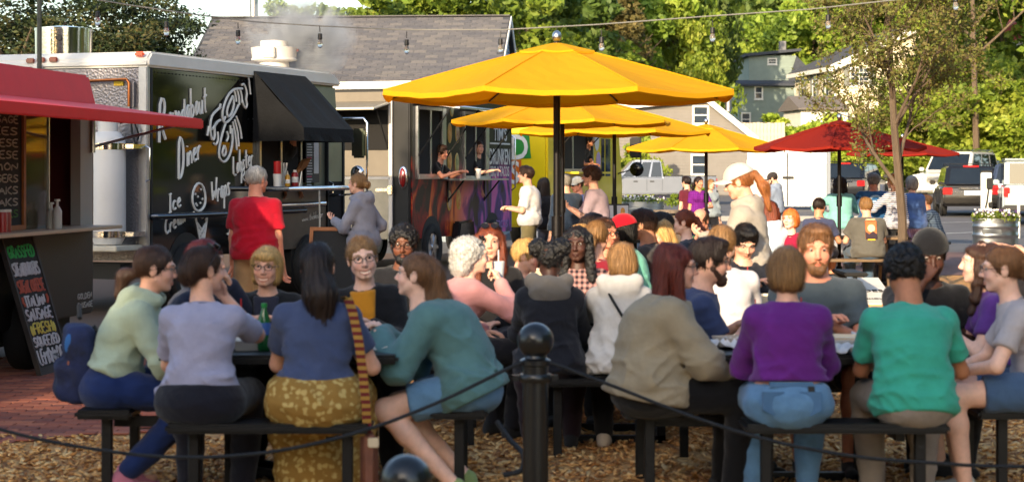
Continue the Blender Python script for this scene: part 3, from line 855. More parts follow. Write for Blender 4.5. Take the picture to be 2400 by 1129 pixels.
def chipmat():
    m = bpy.data.materials.new('wood_chips'); m.use_nodes = True; nt = m.node_tree; b = nt.nodes['Principled BSDF']; b.inputs['Roughness'].default_value = .9
    tc = nt.nodes.new('ShaderNodeTexCoord')
    v = nt.nodes.new('ShaderNodeTexVoronoi'); v.inputs['Scale'].default_value = 24
    mp = nt.nodes.new('ShaderNodeMapping'); mp.inputs['Scale'].default_value = (1, 1.7, 1)
    nt.links.new(tc.outputs['Object'], mp.inputs['Vector'])
    n0 = nt.nodes.new('ShaderNodeTexNoise'); n0.inputs['Scale'].default_value = 7
    nt.links.new(mp.outputs['Vector'], n0.inputs['Vector'])
    ad = nt.nodes.new('ShaderNodeMix'); ad.data_type = 'RGBA'; ad.inputs['Factor'].default_value = .12
    nt.links.new(mp.outputs['Vector'], ad.inputs[6]); nt.links.new(n0.outputs['Color'], ad.inputs[7]); nt.links.new(ad.outputs[2], v.inputs['Vector'])
    rp = nt.nodes.new('ShaderNodeValToRGB'); e = rp.color_ramp.elements
    e[0].color = lin((140, 94, 52)) + (1,); e[1].color = lin((232, 186, 120)) + (1,)
    for p, c in ((.25, (194, 138, 78)), (.5, (216, 164, 98)), (.75, (168, 114, 62))):
        q = e.new(p); q.color = lin(c) + (1,)
    sp = nt.nodes.new('ShaderNodeSeparateColor'); nt.links.new(v.outputs['Color'], sp.inputs['Color']); nt.links.new(sp.outputs[0], rp.inputs['Fac'])
    nt.links.new(rp.outputs['Color'], b.inputs['Base Color'])
    bp = nt.nodes.new('ShaderNodeBump'); bp.inputs['Strength'].default_value = .9; bp.inputs['Distance'].default_value = .03
    nt.links.new(v.outputs['Distance'], bp.inputs['Height']); nt.links.new(bp.outputs['Normal'], b.inputs['Normal'])
    return m
CHIP = chipmat()
# mulch bed: its left edge is the brick path, its far edge the brick terrace
b = MB(); b.quad((-2.15, 12.6, .004), (-3.2, 11.9, .004), (-8, 11.0, .004), (-8, 2, .004), (12, 2, .004), (14, 31.5, .004), (3.0, 31.5, .004), (-.6, 22, .004), (-1.5, 17.5, .004))
struct(b.build('wood_chip_bed', CHIP))
# loose chips, uncountable
def loose_chips():
    n = 22000
    y = 9.6 + 9*rng.random(n)**1.5; x = (rng.random(n)*2-1)*(.27*y) 
    ok = ~((x < -1.75) & (y > 12.2)); x = x[ok]; y = y[ok]; n = len(x)
    base = np.array([(-1,-1,-1),(1,-1,-1),(1,1,-1),(-1,1,-1),(-1,-1,1),(1,-1,1),(1,1,1),(-1,1,1)], np.float32)
    Fc = np.array([(0,3,2,1),(4,5,6,7),(0,1,5,4),(1,2,6,5),(2,3,7,6),(3,0,4,7)], np.int32)
    sz = np.stack([rng.uniform(.010, .026, n), rng.uniform(.005, .011, n), rng.uniform(.002, .005, n)], 1)
    a = rng.uniform(0, 6.28, n); tl = rng.normal(0, .35, n); tr = rng.normal(0, .35, n)
    P = base[None]*sz[:, None]
    P[:, :, 2] += P[:, :, 0]*np.sin(tl)[:, None] + P[:, :, 1]*np.sin(tr)[:, None]
    c, s_ = np.cos(a)[:, None], np.sin(a)[:, None]
    Q = np.stack([P[:, :, 0]*c - P[:, :, 1]*s_ + x[:, None], P[:, :, 0]*s_ + P[:, :, 1]*c + y[:, None], P[:, :, 2] + rng.uniform(.008, .022, n)[:, None]], 2)
    fm = np.repeat(rng.integers(0, 4, n), 6)
    ms = [mat('chip_%d' % k, c_, .9, 0, 30, .2) for k, c_ in enumerate(((226, 172, 104), (194, 138, 78), (240, 196, 134), (148, 100, 56)))]
    me = np_mesh('loose_wood_chips', Q.reshape(-1, 3), (np.arange(n)[:, None, None]*8 + Fc[None]).reshape(-1, 4), ms, False, fm)
    o = link(bpy.data.objects.new('loose_wood_chips', me)); tag(o, 'loose tan wood chips scattered over the mulch ground', 'wood chips', kind='stuff')
loose_chips()
# brick path on the left
BR = [mat('brick_%d' % k, c, .85, 0, 8, .12, .2, 60) for k, c in enumerate(((150, 84, 62), (134, 72, 54), (164, 98, 72), (122, 70, 58)))]
MORT = mat('brick_joint', (96, 74, 60), .95)
b = MB(); b.quad((-2.13, 12.5, .006), (-1.45, 17.5, .006), (-.55, 22, .006), (2.8, 31.0, .006), (3.0, 40, .006), (-9, 40, .006), (-9, 11.0, .006), (-3.2, 11.85, .006))
path = struct(b.build('brick_path', MORT))
def bricks():
    protos = []
    for k in range(4):
        bb = MB(); bb.b2(-.098, .098, -.048, .048, 0, .012); o = bb.build('brick', BR[k], path, bevel=.004, seg=1); protos.append(o)
    cnt = 0; used = [False]*4; rest = MB()
    for j in range(100):
        y = 11.6 + j*.102
        for i in range(34):
            x = -4.4 + i*.204 + (.102 if j % 2 else 0)
            xe = -2.15 + (y-12.6)*.135
            xl = -(1200+60)*y/F
            if x > xe - .1 or x < xl: continue
            if y < 12.55 and x > -2.15 - (12.55-y)*1.3: continue
            if y > 17.4: continue
            k = random.randrange(4); dz = .006 + random.uniform(0, .003)
            if cnt < 300:
                if not used[k]: o = protos[k]; used[k] = True
                else: o = protos[k].copy(); COL.objects.link(o); o.parent = path
                o.location = (x, y, dz); o.rotation_euler = (random.uniform(-.01, .01), random.uniform(-.01, .01), random.uniform(-.012, .012)); cnt += 1
            else:
                rest.mi = k; rest.b2(x-.098, x+.098, y-.048, y+.048, dz, dz+.012)
    if rest.v: o = rest.build('brick_field', BR, path); o['kind'] = 'stuff'
bricks()
def brickmat():
    m = bpy.data.materials.new('brick_terrace'); m.use_nodes = True; nt = m.node_tree; bs = nt.nodes['Principled BSDF']; bs.inputs['Roughness'].default_value = .9
    tc = nt.nodes.new('ShaderNodeTexCoord'); br = nt.nodes.new('ShaderNodeTexBrick'); br.inputs['Scale'].default_value = 4.6
    br.inputs['Color1'].default_value = lin((128, 92, 84)) + (1,); br.inputs['Color2'].default_value = lin((106, 76, 72)) + (1,); br.inputs['Mortar'].default_value = lin((90, 80, 74)) + (1,)
    br.inputs['Mortar Size'].default_value = .012
    nt.links.new(tc.outputs['Object'], br.inputs['Vector']); nt.links.new(br.outputs['Color'], bs.inputs['Base Color']); return m
b = MB(); b.quad((2.9, 31.4, .010), (16, 31.4, .010), (17, 40.5, .010), (3.1, 40.5, .010)); struct(b.build('brick_terrace', brickmat()))
# parking bay lines
for (x0, y0, x1, y1) in ((X(2100, 54), 51, X(2290, 58), 53.5), (X(2080, 54), 58, X(2330, 58), 60), (X(1990, 60), 62, X(2200, 70), 70), (X(1840, 70), 60, X(1990, 74), 66)):
    b = MB(); d = Vector((x1-x0, y1-y0, 0)).normalized(); n_ = Vector((-d.y, d.x, 0))*.07
    a = Vector((x0, y0, gz(y0)+.006)); c = Vector((x1, y1, gz(y1)+.006))
    b.quad(a-n_, c-n_, c+n_, a+n_); struct(b.build('parking_line', mat('line_paint', (222, 222, 218), .7, 0, 6, .1)))
b = MB(); b.b2(-3, X(2040, 61), 60.8, 61.2, .1, .30); struct(b.build('kerb', mat('concrete', (150, 148, 144), .9, 0, 3, .1, .2, 30)))

# ------------------------------------------------------------------ buildings
GLASS = mat('window_glass', (52, 62, 74), .08, 0, 2, .2, spec=.8)
WHITE = mat('white_trim', (226, 224, 216), .6, 0, 3, .05)
def window(parent, c, w, h, nx, nz, frame=.09, shutters=None, depth=.06, mullx=2, mully=2):
    """c centre on the wall; wall runs along nx (unit vector), outward normal nz"""
    nx = Vector(nx); nz = Vector(nz); up = Vector((0, 0, 1)); c = Vector(c)
    rot = Matrix((nx, -nz, up)).transposed()
    b = MB(); 
    for sx in (-1, 1): p = c + nx*sx*(w/2 + frame/2) + nz*depth/2; b.box(*p, frame, depth, h + 2*frame, rot=rot)
    for sz in (-1, 1): p = c + up*sz*(h/2 + frame/2) + nz*(depth/2 - .003); b.box(*p, w, depth, frame, rot=rot)
    p = c + nz*(depth*.4); b.box(*p, w, depth*.7, frame*.6, rot=rot)
    if mullx > 2:
        for k in range(1, mullx): p = c + nx*(w*(k/mullx-.5)) + nz*(depth*.38); b.box(*p, .035, depth*.6, h, rot=rot)
        for k in (-.25, .25): p = c + up*(h*k) + nz*(depth*.36); b.box(*p, w, depth*.55, .035, rot=rot)
    o = b.build('window', WHITE, parent)
    b = MB()
    for sz in (-1, 1):
        b = MB(); p = c + up*sz*h/4 + nz*.012; b.box(*p, w, .02, h/2 - .02, rot=rot); b.build('pane', GLASS, o)
    b = MB(); p = c - up*(h/2 + frame + .03) + nz*(depth*.7); b.box(*p, w + frame*2.6, depth*1.4, .05, rot=rot); b.build('sill', WHITE, o)
    if shutters:
        for sx in (-1, 1):
            b = MB(); p = c + nx*sx*(w/2 + frame + .2) + nz*.03; b.box(*p, .36, .06, h + .1, rot=rot); b.build('shutter', shutters, o)
    return o
def clapboards(parent, a, b_, z0, poly_top, nz, m, step=.16, name='siding'):
    """lapped boards between points a and b_ (ground plan), height given by poly_top(s)->z at fraction s ; the whole side one part"""
    a = Vector(a); b_ = Vector(b_); nz = Vector(nz); d = b_ - a
    mb = MB(); z = z0; N = 60
    zt = [poly_top(i/N) for i in range(N+1)]; zmax = max(zt)
    while z < zmax:
        inside = [i for i in range(N+1) if zt[i] > z + .01]
        if not inside: break
        i0, i1 = min(inside), max(inside)
        p = a + d*(i0/N); q = a + d*(i1/N); z1 = min(z + step, zmax)
        lo_, hi_ = nz*.030, nz*.008
        P = [p + lo_ + Vector((0, 0, z)), q + lo_ + Vector((0, 0, z)), q + hi_ + Vector((0, 0, z1)), p + hi_ + Vector((0, 0, z1)), p + Vector((0, 0, z)), q + Vector((0, 0, z))]
        mb.add(P, [(0, 1, 2, 3), (4, 5, 1, 0)])
        z += step
    o = mb.build(name, m, parent); o['kind'] = 'stuff'; return o

# -- long low building with the shingle roof
def shingled_building():
    a = R(-4.5); Y0 = 51.0
    root = thing('shingled_building', 'long low building with a grey asphalt shingle roof behind the food trucks', 'building', (X(1195, Y0), Y0, 0), a)
    Lw = 7.75; zr = Zp(38, Y0); run = 4.6; ze = 3.15; 
    wallm = mat('blue_grey_siding', (138, 152, 164), .75, 0, 2, .06)
    b = MB(); b.prism([(0, -run+.35, 0), (0, -run+.35, ze+.1), (0, 0, zr-.14), (0, run-.35, ze+.1), (0, run-.35, 0)], (-Lw+.2, 0, 0))
    for i in range(len(b.v)): b.v[i] += Vector((-.12, 0, 0))
    b.build('wall', wallm, root)
    ea = Vector((-.12, -run+.35, 0)); eb = Vector((-.12, run-.35, 0))
    clapboards(root, ea, eb, .2, lambda s: ze + (zr-.2-ze)*(1-abs(2*s-1)), (1, 0, 0), wallm, .13)
    b = MB(); b.prism([(.02, -run, ze), (.02, 0, zr), (.02, 0, zr-.16), (.02, -run, ze-.16)], (.03, 0, 0)); b.prism([(.02, run, ze), (.02, 0, zr), (.02, 0, zr-.16), (.02, run, ze-.16)], (.03, 0, 0)); b.build('rake_board', WHITE, root)
    deck = mat('roof_deck', (64, 66, 72), .95)
    b = MB(); b.prism([(0, -run, ze), (0, 0, zr), (0, run, ze), (0, run, ze-.08), (0, 0, zr-.08), (0, -run, ze-.08)], (-Lw, 0, 0)); roof = b.build('roof', deck, root)
    SH = [mat('shingle_%d' % k, c, .95, 0, 10, .12, .5, 120) for k, c in enumerate(((98, 95, 96), (91, 89, 91), (106, 102, 100), (85, 84, 88)))]
    sl = math.hypot(run, zr-ze); dv = Vector((0, run/sl, (zr-ze)/sl)); nv = Vector((0, -(zr-ze)/sl, run/sl)); ex = .15; tw = .32
    ang = math.atan2(zr-ze, run)
    prot = [MB().b2(-tw/2+.005, tw/2-.005, 0, ex*1.25, 0, .010).build('shingle', SH[k], roof) for k in range(4)]
    used = [False]*4; rest = MB(); cnt = 0; rows = int(sl/ex)
    for r_ in range(rows-1, -1, -1):
        for c_ in range(int(Lw/tw)):
            x = -tw/2 - c_*tw - (.16 if r_ % 2 else 0)
            if x < -Lw + tw/2: continue
            p = Vector((x, -run, ze)) + dv*(r_*ex) + nv*.002
            k = random.choice((0, 0, 1, 1, 2, 3))
            if cnt < 300 and x > -4.4 and r_ > 5:
                if not used[k]: o = prot[k]; used[k] = True
                else: o = prot[k].copy(); COL.objects.link(o); o.parent = roof
                o.location = p; o.rotation_euler = (ang - .012 + random.uniform(-.004, .004), 0, 0); cnt += 1
            else:
                rest.mi = k
                q = [p + Vector((sx*(tw/2-.005), 0, 0)) + dv*v + nv*(.012 - .010*v/(ex*1.25)) for sx, v in ((-1, 0), (1, 0), (1, ex*1.2), (-1, ex*1.2))]
                rest.prism(q, -nv*.01)
    o = rest.build('shingle_field', SH, roof); o['kind'] = 'stuff'
    b = MB(); b.b2(-Lw, 0, -.10, .10, zr+.0, zr+.03); b.build('ridge_cap', SH[1], root)
    fl = MB(); p = Vector((X(582, 52.5) - X(1195, Y0), 1.2, zr-.6)); fl.cyl(p, p + Vector((0, 0, 2.2)), .11, n=14); fl.cyl(p + Vector((0, 0, 1.3)), p + Vector((0, 0, 1.36)), .125, n=14)
    fl.build('flue_pipe', metal((180, 176, 170), 'galvanised', .35), root, smooth=True)
shingled_building()

def wallbox(root, name, x0, x1, y0, y1, z0, z1, m): b = MB(); b.b2(x0, x1, y0, y1, z0, z1); return b.build(name, m, root)
# -- beige clapboard house with the asymmetric gable
def beige_house():
    Y0 = 95.0; g = gz(Y0)
    root = thing('clapboard_house', 'beige clapboard house with white rake boards behind the silver pickup', 'house', (X(1390, Y0), Y0, 0))
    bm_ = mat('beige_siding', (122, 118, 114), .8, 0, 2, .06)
    x = lambda p: X(p, Y0) - X(1390, Y0)
    pk = (x(1650), Zp(228, Y0)); le = (0, Zp(254, Y0)); re = (x(1762), Zp(318, Y0)); W = re[0]
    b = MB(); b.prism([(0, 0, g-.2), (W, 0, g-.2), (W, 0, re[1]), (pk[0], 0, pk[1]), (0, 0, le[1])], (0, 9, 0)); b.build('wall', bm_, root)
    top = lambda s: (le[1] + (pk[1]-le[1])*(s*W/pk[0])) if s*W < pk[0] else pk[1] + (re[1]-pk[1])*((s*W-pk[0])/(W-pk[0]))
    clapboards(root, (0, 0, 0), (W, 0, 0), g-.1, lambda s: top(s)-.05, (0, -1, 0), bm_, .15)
    rf = mat('dark_roof', (70, 70, 74), .95, 0, 6, .2, .4, 20)
    for (p, q, nm) in ((le, pk, 'roof'), (pk, re, 'roof')):
        b = MB(); e = .35 if p == le else .35
        dx = Vector((q[0]-p[0], 0, q[1]-p[1])).normalized(); P = Vector((p[0], -.4, p[1])) - (dx*e if p == le else Vector()); Q = Vector((q[0], -.4, q[1])) + (dx*e if q == re else Vector())
        b.prism([P, Q, Q + Vector((0, 0, .12)), P + Vector((0, 0, .12))], (0, 9.8, 0)); o = b.build('roof', rf, root)
        b = MB(); b.prism([P + Vector((0, -.04, -.20)), Q + Vector((0, -.04, -.20)), Q + Vector((0, -.04, .13)), P + Vector((0, -.04, .13))], (0, .06, 0)); b.build('rake_board', WHITE, o)
    for (px, py, w, h) in ((1642, 270, .62, .75), (1638, 386, .62, .85)):
        window(root, (x(px), -.03, Zp(py, Y0)), w, h, (1, 0, 0), (0, -1, 0))
    b = MB(); b.cyl((x(1706), -.25, Zp(262, Y0)), (x(1706), -.25, Zp(230, Y0)), .16, n=12); b.build('vent_pipe', metal((150, 150, 150), 'vent_metal', .5), root, smooth=True)
beige_house()
# -- green-grey house up the hill
def green_house():
    Y0 = 140.0
    root = thing('hillside_house', 'green grey clapboard house with a dark roof half hidden by trees', 'house', (X(1820, Y0), Y0, 0))
    x = lambda p: X(p, Y0) - X(1820, Y0)
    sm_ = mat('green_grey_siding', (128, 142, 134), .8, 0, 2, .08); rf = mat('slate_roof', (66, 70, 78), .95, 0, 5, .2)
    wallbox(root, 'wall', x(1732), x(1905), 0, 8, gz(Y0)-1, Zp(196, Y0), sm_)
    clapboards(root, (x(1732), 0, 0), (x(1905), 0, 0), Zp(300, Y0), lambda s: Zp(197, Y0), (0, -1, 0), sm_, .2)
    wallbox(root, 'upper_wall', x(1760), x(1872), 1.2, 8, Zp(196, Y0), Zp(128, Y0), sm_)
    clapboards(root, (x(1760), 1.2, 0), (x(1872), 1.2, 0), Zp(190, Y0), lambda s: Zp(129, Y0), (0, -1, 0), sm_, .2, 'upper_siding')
    b = MB(); b.prism([(x(1726), -.4, Zp(197, Y0)), (x(1726), 1.3, Zp(186, Y0)), (x(1726), 1.3, Zp(190, Y0)), (x(1726), -.4, Zp(202, Y0))], (x(1912)-x(1726), 0, 0)); b.build('lower_roof', rf, root)
    b = MB(); b.prism([(x(1750), .8, Zp(124, Y0)), (x(1882), .8, Zp(112, Y0)), (x(1882), .8, Zp(118, Y0)), (x(1750), .8, Zp(131, Y0))], (0, 8, 0)); b.build('roof', rf, root)
    b = MB(); b.prism([(x(1872), .9, Zp(130, Y0)), (x(1905), .9, Zp(165, Y0)), (x(1912), .9, Zp(196, Y0)), (x(1850), .9, Zp(196, Y0))], (0, 7, 0)); b.build('side_roof', rf, root)
    ch = MB(); ch.b2(x(1841), x(1856), 3, 3.5, Zp(130, Y0), Zp(90, Y0)); ch.build('chimney', mat('chimney_grey', (120, 120, 122), .9, 0, 4, .1), root)
    for (px, py, w, h) in ((1778, 218, .42, .75), (1872, 212, .42, .75), (1815, 142, .5, .28), (1748, 280, .5, .8)):
        window(root, (x(px), -.03 if py > 190 else 1.17, Zp(py, Y0)), w, h, (1, 0, 0), (0, -1, 0))
green_house()
# -- cream house
def cream_house():
    Y0 = 122.0; a = R(7)
    cx = X(1955, Y0)
    root = thing('cream_house', 'cream clapboard house with white roof edge behind the thin tree', 'house', (cx, Y0, 0), a)
    k = Y0/F
    cm = mat('cream_siding', (222, 210, 184), .8, 0, 2, .04); rf = mat('dark_roof', (70, 70, 74), .95)
    g = gz(Y0) - .5; ze = Zp(152, Y0); zp = Zp(62, Y0); W = 10.5; D = 9.0
    b = MB(); b.prism([(0, 0, g), (W, 0, g), (W, 0, ze), (W/2, 0, zp), (0, 0, ze)], (0, D, 0)); b.build('wall', cm, root)
    clapboards(root, (0, 0, 0), (W, 0, 0), g, lambda s: ze + (zp-ze)*(1-abs(2*s-1)) - .05, (0, -1, 0), cm, .18)
    clapboards(root, (0, D, 0), (0, 0, 0), g, lambda s: ze - .02, (-1, 0, 0), cm, .18, 'side_siding')
    for (p, q) in (((-.35, ze-.22), (W/2, zp)), ((W/2, zp), (W+.35, ze-.22))):
        b = MB(); P = Vector((p[0], -.45, p[1])); Q = Vector((q[0], -.45, q[1]))
        b.prism([P, Q, Q + Vector((0, 0, .16)), P + Vector((0, 0, .16))], (0, D+.9, 0)); o = b.build('roof', rf, root)
        b = MB(); b.prism([P + Vector((0, -.05, -.28)), Q + Vector((0, -.05, -.28)), Q + Vector((0, -.05, .17)), P + Vector((0, -.05, .17))], (0, .06, 0)); b.build('rake_board', WHITE, o)
    b = MB(); b.b2(-.50, -.36, -.45, D+.45, ze-.42, ze-.16); b.build('gutter', WHITE, root)
    b = MB(); b.b2(-.06, .10, -.10, -.04, g, ze-.2); b.build('corner_board', WHITE, root)
    dk = mat('dark_shutter', (120, 124, 120), .7)
    for px in (2015, 2165): window(root, ((px-1955)*k, -.03, Zp(180, Y0)), 1.05, 1.05, (1, 0, 0), (0, -1, 0), shutters=dk if px < 2100 else None, mullx=4)
    for y_ in (1.3, 4.2, 7.0): window(root, (-.03, y_, Zp(196, Y0)), .8, 1.45, (0, -1, 0), (-1, 0, 0), shutters=dk)
    # low annex
    x0 = (1832-1955)*k; x1 = -.1
    b = MB(); b.b2(x0+.25, x1, -3.2, .8, g-.5, Zp(256, Y0)); an = b.build('annex', WHITE, root)
    b = MB(); b.prism([(x0, -3.6, Zp(258, Y0)), (x0, -1.2, Zp(228, Y0)), (x0, 1.2, Zp(258, Y0)), (x0, 1.2, Zp(262, Y0)), (x0, -3.6, Zp(262, Y0))], (x1-x0, 0, 0)); b.build('annex_roof', mat('annex_shingle', (112, 106, 104), .95, 0, 12, .25), an)
    v = MB(); v.cyl((2.1, 1.5, ze), (2.1, 1.5, zp - .9), .05); v.build('vent_pipe', WHITE, root)
cream_house()
# -- white house at the far right behind the trees
def far_house():
    Y0 = 128.0
    root = thing('white_house', 'white house glimpsed behind the tall tree at the right edge', 'house', (X(2320, Y0), Y0, 0))
    wm = mat('white_siding', (214, 208, 200), .8, 0, 2, .05)
    wallbox(root, 'wall', 0, 6, 0, 8, gz(Y0)-.5, Zp(95, Y0), wm)
    clapboards(root, (0, 0, 0), (6, 0, 0), gz(Y0), lambda s: Zp(96, Y0), (0, -1, 0), wm, .18)
    b = MB(); b.prism([(-.4, -.4, Zp(96, Y0)), (6.4, -.4, Zp(96, Y0)), (3, -.4, Zp(25, Y0))], (0, 8.8, 0)); b.build('roof', mat('red_roof', (138, 60, 50), .9, 0, 4, .15), root)
    window(root, (1.3, -.03, Zp(165, Y0)), .8, 1.3, (1, 0, 0), (0, -1, 0)); window(root, (2.2, -.03, Zp(260, Y0)), .8, 1.3, (1, 0, 0), (0, -1, 0))
far_house()
# -- white board gates
def white_gates():
    Y0 = 72.0
    root = thing('white_board_gate', 'tall white vertical board gate with black strap hinges beside the red umbrella', 'gate', (X(1752, Y0), Y0, gz(Y0)))
    n = 15; W = X(1938, Y0) - X(1752, Y0); zt = Zp(352, Y0) - gz(Y0); bw = W/n
    pm = MB().b2(0, bw-.012, 0, .03, .12, zt).build('plank', WHITE, root, bevel=.006, seg=1)
    for i in range(n):
        o = pm if i == 0 else pm.copy()
        if i: COL.objects.link(o); o.parent = root
        o.location = (i*bw, random.uniform(0, .004), 0)
    for z_ in (.3, zt-.5): MB().b2(-.02, W+.02, .032, .10, z_, z_+.15).build('rail', WHITE, root)
    b = MB(); b.b2(W, W+.12, -.05, .1, 0, zt+.02); b.build('post', mat('grey_post', (128, 134, 142), .6), root)
    blk = mat('black_iron', (28, 28, 30), .6)
    b = MB(); b.b2(W*.50-.02, W*.50+.02, -.03, 0, .15, zt-.1); b.build('centre_bar', blk, root)
    b = MB(); b.b2(W*.44, W*.58, -.045, -.031, zt*.52, zt*.56); b.build('latch', blk, root)
white_gates()
def tan_fence():
    Y0 = 108.0
    root = thing('tan_board_fence', 'tan vertical board fence below the green grey house', 'fence', (X(1740, Y0), Y0, gz(Y0)))
    W = X(1840, Y0) - X(1740, Y0); n = 12; zt = Zp(288, Y0) - gz(Y0); bw = W/n
    pm = MB().b2(0, bw-.02, 0, .03, 0, zt).build('plank', mat('tan_board', (196, 184, 166), .85, 0, 5, .1), root)
    for i in range(n):
        o = pm if i == 0 else pm.copy()
        if i: COL.objects.link(o); o.parent = root
        o.location = (i*bw, 0, random.uniform(-.03, .03))
    for z_ in (.3, .8): MB().b2(0, W, .035, .09, zt*z_, zt*(z_+.05)).build('rail', mat('tan_board', (196, 184, 166)), root)
tan_fence()

# ------------------------------------------------------------------ trees
def leafmat(name, stops, trans=.35):
    m = bpy.data.materials.new(name); m.use_nodes = True; nt = m.node_tree; b = nt.nodes['Principled BSDF']
    b.inputs['Roughness'].default_value = .55; b.inputs['Specular IOR Level'].default_value = .3
    a = nt.nodes.new('ShaderNodeAttribute'); a.attribute_name = 'rnd'
    oi = nt.nodes.new('ShaderNodeObjectInfo')
    rp = nt.nodes.new('ShaderNodeValToRGB'); e = rp.color_ramp.elements
    e[0].color = lin(stops[0]) + (1,); e[1].color = lin(stops[-1]) + (1,)
    for i, s_ in enumerate(stops[1:-1]): q = e.new((i+1)/(len(stops)-1)); q.color = lin(s_) + (1,)
    nt.links.new(a.outputs['Fac'], rp.inputs['Fac'])
    hs_ = nt.nodes.new('ShaderNodeHueSaturation'); mr = nt.nodes.new('ShaderNodeMapRange')
    mr.inputs['To Min'].default_value = .75; mr.inputs['To Max'].default_value = 1.25
    nt.links.new(oi.outputs['Random'], mr.inputs['Value']); nt.links.new(mr.outputs[0], hs_.inputs['Value']); nt.links.new(rp.outputs['Color'], hs_.inputs['Color'])
    nt.links.new(hs_.outputs['Color'], b.inputs['Base Color'])
    tr = nt.nodes.new('ShaderNodeBsdfTranslucent'); nt.links.new(hs_.outputs['Color'], tr.inputs['Color'])
    mx = nt.nodes.new('ShaderNodeMixShader'); mx.inputs['Fac'].default_value = trans
    nt.links.new(b.outputs['BSDF'], mx.inputs[1]); nt.links.new(tr.outputs['BSDF'], mx.inputs[2])
    nt.links.new(mx.outputs['Shader'], nt.nodes['Material Output'].inputs['Surface'])
    return m
LEAF = {'green': leafmat('leaf_green', ((84, 108, 38), (122, 144, 52), (160, 170, 68))), 'bright': leafmat('leaf_bright', ((98, 122, 40), (142, 162, 56), (182, 188, 78))),
        'dark': leafmat('leaf_dark', ((64, 86, 38), (88, 110, 48), (118, 132, 60))), 'cedar': leafmat('leaf_cedar', ((36, 48, 30), (56, 70, 40), (104, 92, 56)), .2),
        'olive': leafmat('leaf_olive', ((116, 106, 64), (132, 128, 70), (112, 132, 58))), 'brown': leafmat('leaf_brown', ((86, 84, 48), (112, 104, 62), (140, 124, 78)))}
BARK = mat('bark', (92, 78, 64), .95, 0, 9, .25, .8, 30, stretch=(1, 1, .25))
def leaves_np(C, size, up=.3, seed=0, jit=.5):
    r = np.random.default_rng(seed); n = len(C)
    nrm = r.normal(0, 1, (n, 3)); nrm[:, 2] += up; nrm /= np.linalg.norm(nrm, axis=1)[:, None]
    t = r.normal(0, 1, (n, 3)); t -= nrm*np.einsum('ij,ij->i', t, nrm)[:, None]; t /= np.linalg.norm(t, axis=1)[:, None]
    bt = np.cross(nrm, t); L = size*r.uniform(1-jit, 1+jit, n)[:, None]
    V = np.stack([C - t*L, C + bt*L*.55 + nrm*L*.12, C + t*L, C - bt*L*.55 + nrm*L*.12], 1).reshape(-1, 3)
    Q = np.arange(4*n, dtype=np.int32).reshape(-1, 4)
    return V, Q, np.repeat(r.random(n), 4)
def crown_mesh(name, kind, n, clumps, rad, size, seed, cone=False, tuft=.9):
    r = np.random.default_rng(seed)
    if cone:
        z = r.random(clumps)**1.2; an = r.uniform(0, 6.28, clumps); rr = (1-z)*np.sqrt(r.uniform(.25, 1, clumps))
        cc = np.stack([rr*np.cos(an)*rad[0], rr*np.sin(an)*rad[1], (z*2-1)*rad[2]], 1)
    else:
        v = r.normal(0, 1, (clumps, 3)); v /= np.linalg.norm(v, axis=1)[:, None]; v *= (r.uniform(.18, 1, clumps)**.5)[:, None]
        v *= (1 + .18*np.sin(v[:, :1]*5 + seed) + .15*np.sin(v[:, 1:2]*6 + seed*2)); cc = v*np.array(rad)
    cr = r.uniform(.5, 1.25, clumps)*tuft
    k = r.integers(0, clumps, n)
    g = r.normal(0, 1, (n, 3)); g /= np.linalg.norm(g, axis=1)[:, None]; g *= (r.uniform(.3, 1, n)**.5)[:, None]
    C = cc[k] + g*cr[k][:, None]*np.array((1, 1, .62))
    V, Q, A = leaves_np(C, size, .35, seed)
    tone = r.random(clumps); A = np.clip(.5*A + .5*np.repeat(tone[k], 4), 0, 1)
    me = np_mesh(name, V, Q, LEAF[kind], False)
    at_ = me.attributes.new('rnd', 'FLOAT', 'POINT'); at_.data.foreach_set('value', A.astype(np.float32))
    return me
CR = {}
def crowns():
    for i in range(3): CR['green%d' % i] = crown_mesh('crown', 'green', 20000, 95, (4.2, 4.2, 4.6), .175, 10+i, tuft=1.15)
    for i in range(2): CR['bright%d' % i] = crown_mesh('crown', 'bright', 20000, 95, (3.6, 3.6, 4.4), .165, 20+i, tuft=1.1)
    for i in range(2): CR['dark%d' % i] = crown_mesh('crown', 'dark', 20000, 100, (4.4, 4.4, 5.2), .19, 30+i, tuft=1.2)
    CR['cedar0'] = crown_mesh('crown', 'cedar', 48000, 240, (2.4, 2.4, 4.6), .050, 40, tuft=.6)
    CR['cedar1'] = crown_mesh('crown', 'cedar', 48000, 240, (2.6, 2.4, 4.2), .050, 41, tuft=.65)
    CR['spruce0'] = crown_mesh('crown', 'brown', 16000, 190, (3.0, 3.0, 7.0), .15, 45, cone=True, tuft=.8)
    CR['shrub0'] = crown_mesh('crown', 'bright', 6000, 40, (1.5, 1.3, 1.2), .12, 50, tuft=.5)
    CR['shrub1'] = crown_mesh('crown', 'bright', 6000, 44, (1.7, 1.3, 1.5), .12, 51, tuft=.5)
    CR['hedge0'] = crown_mesh('crown', 'bright', 14000, 80, (2.4, 1.6, 2.6), .11, 52, tuft=.7)
crowns()
TRUNKS = {}
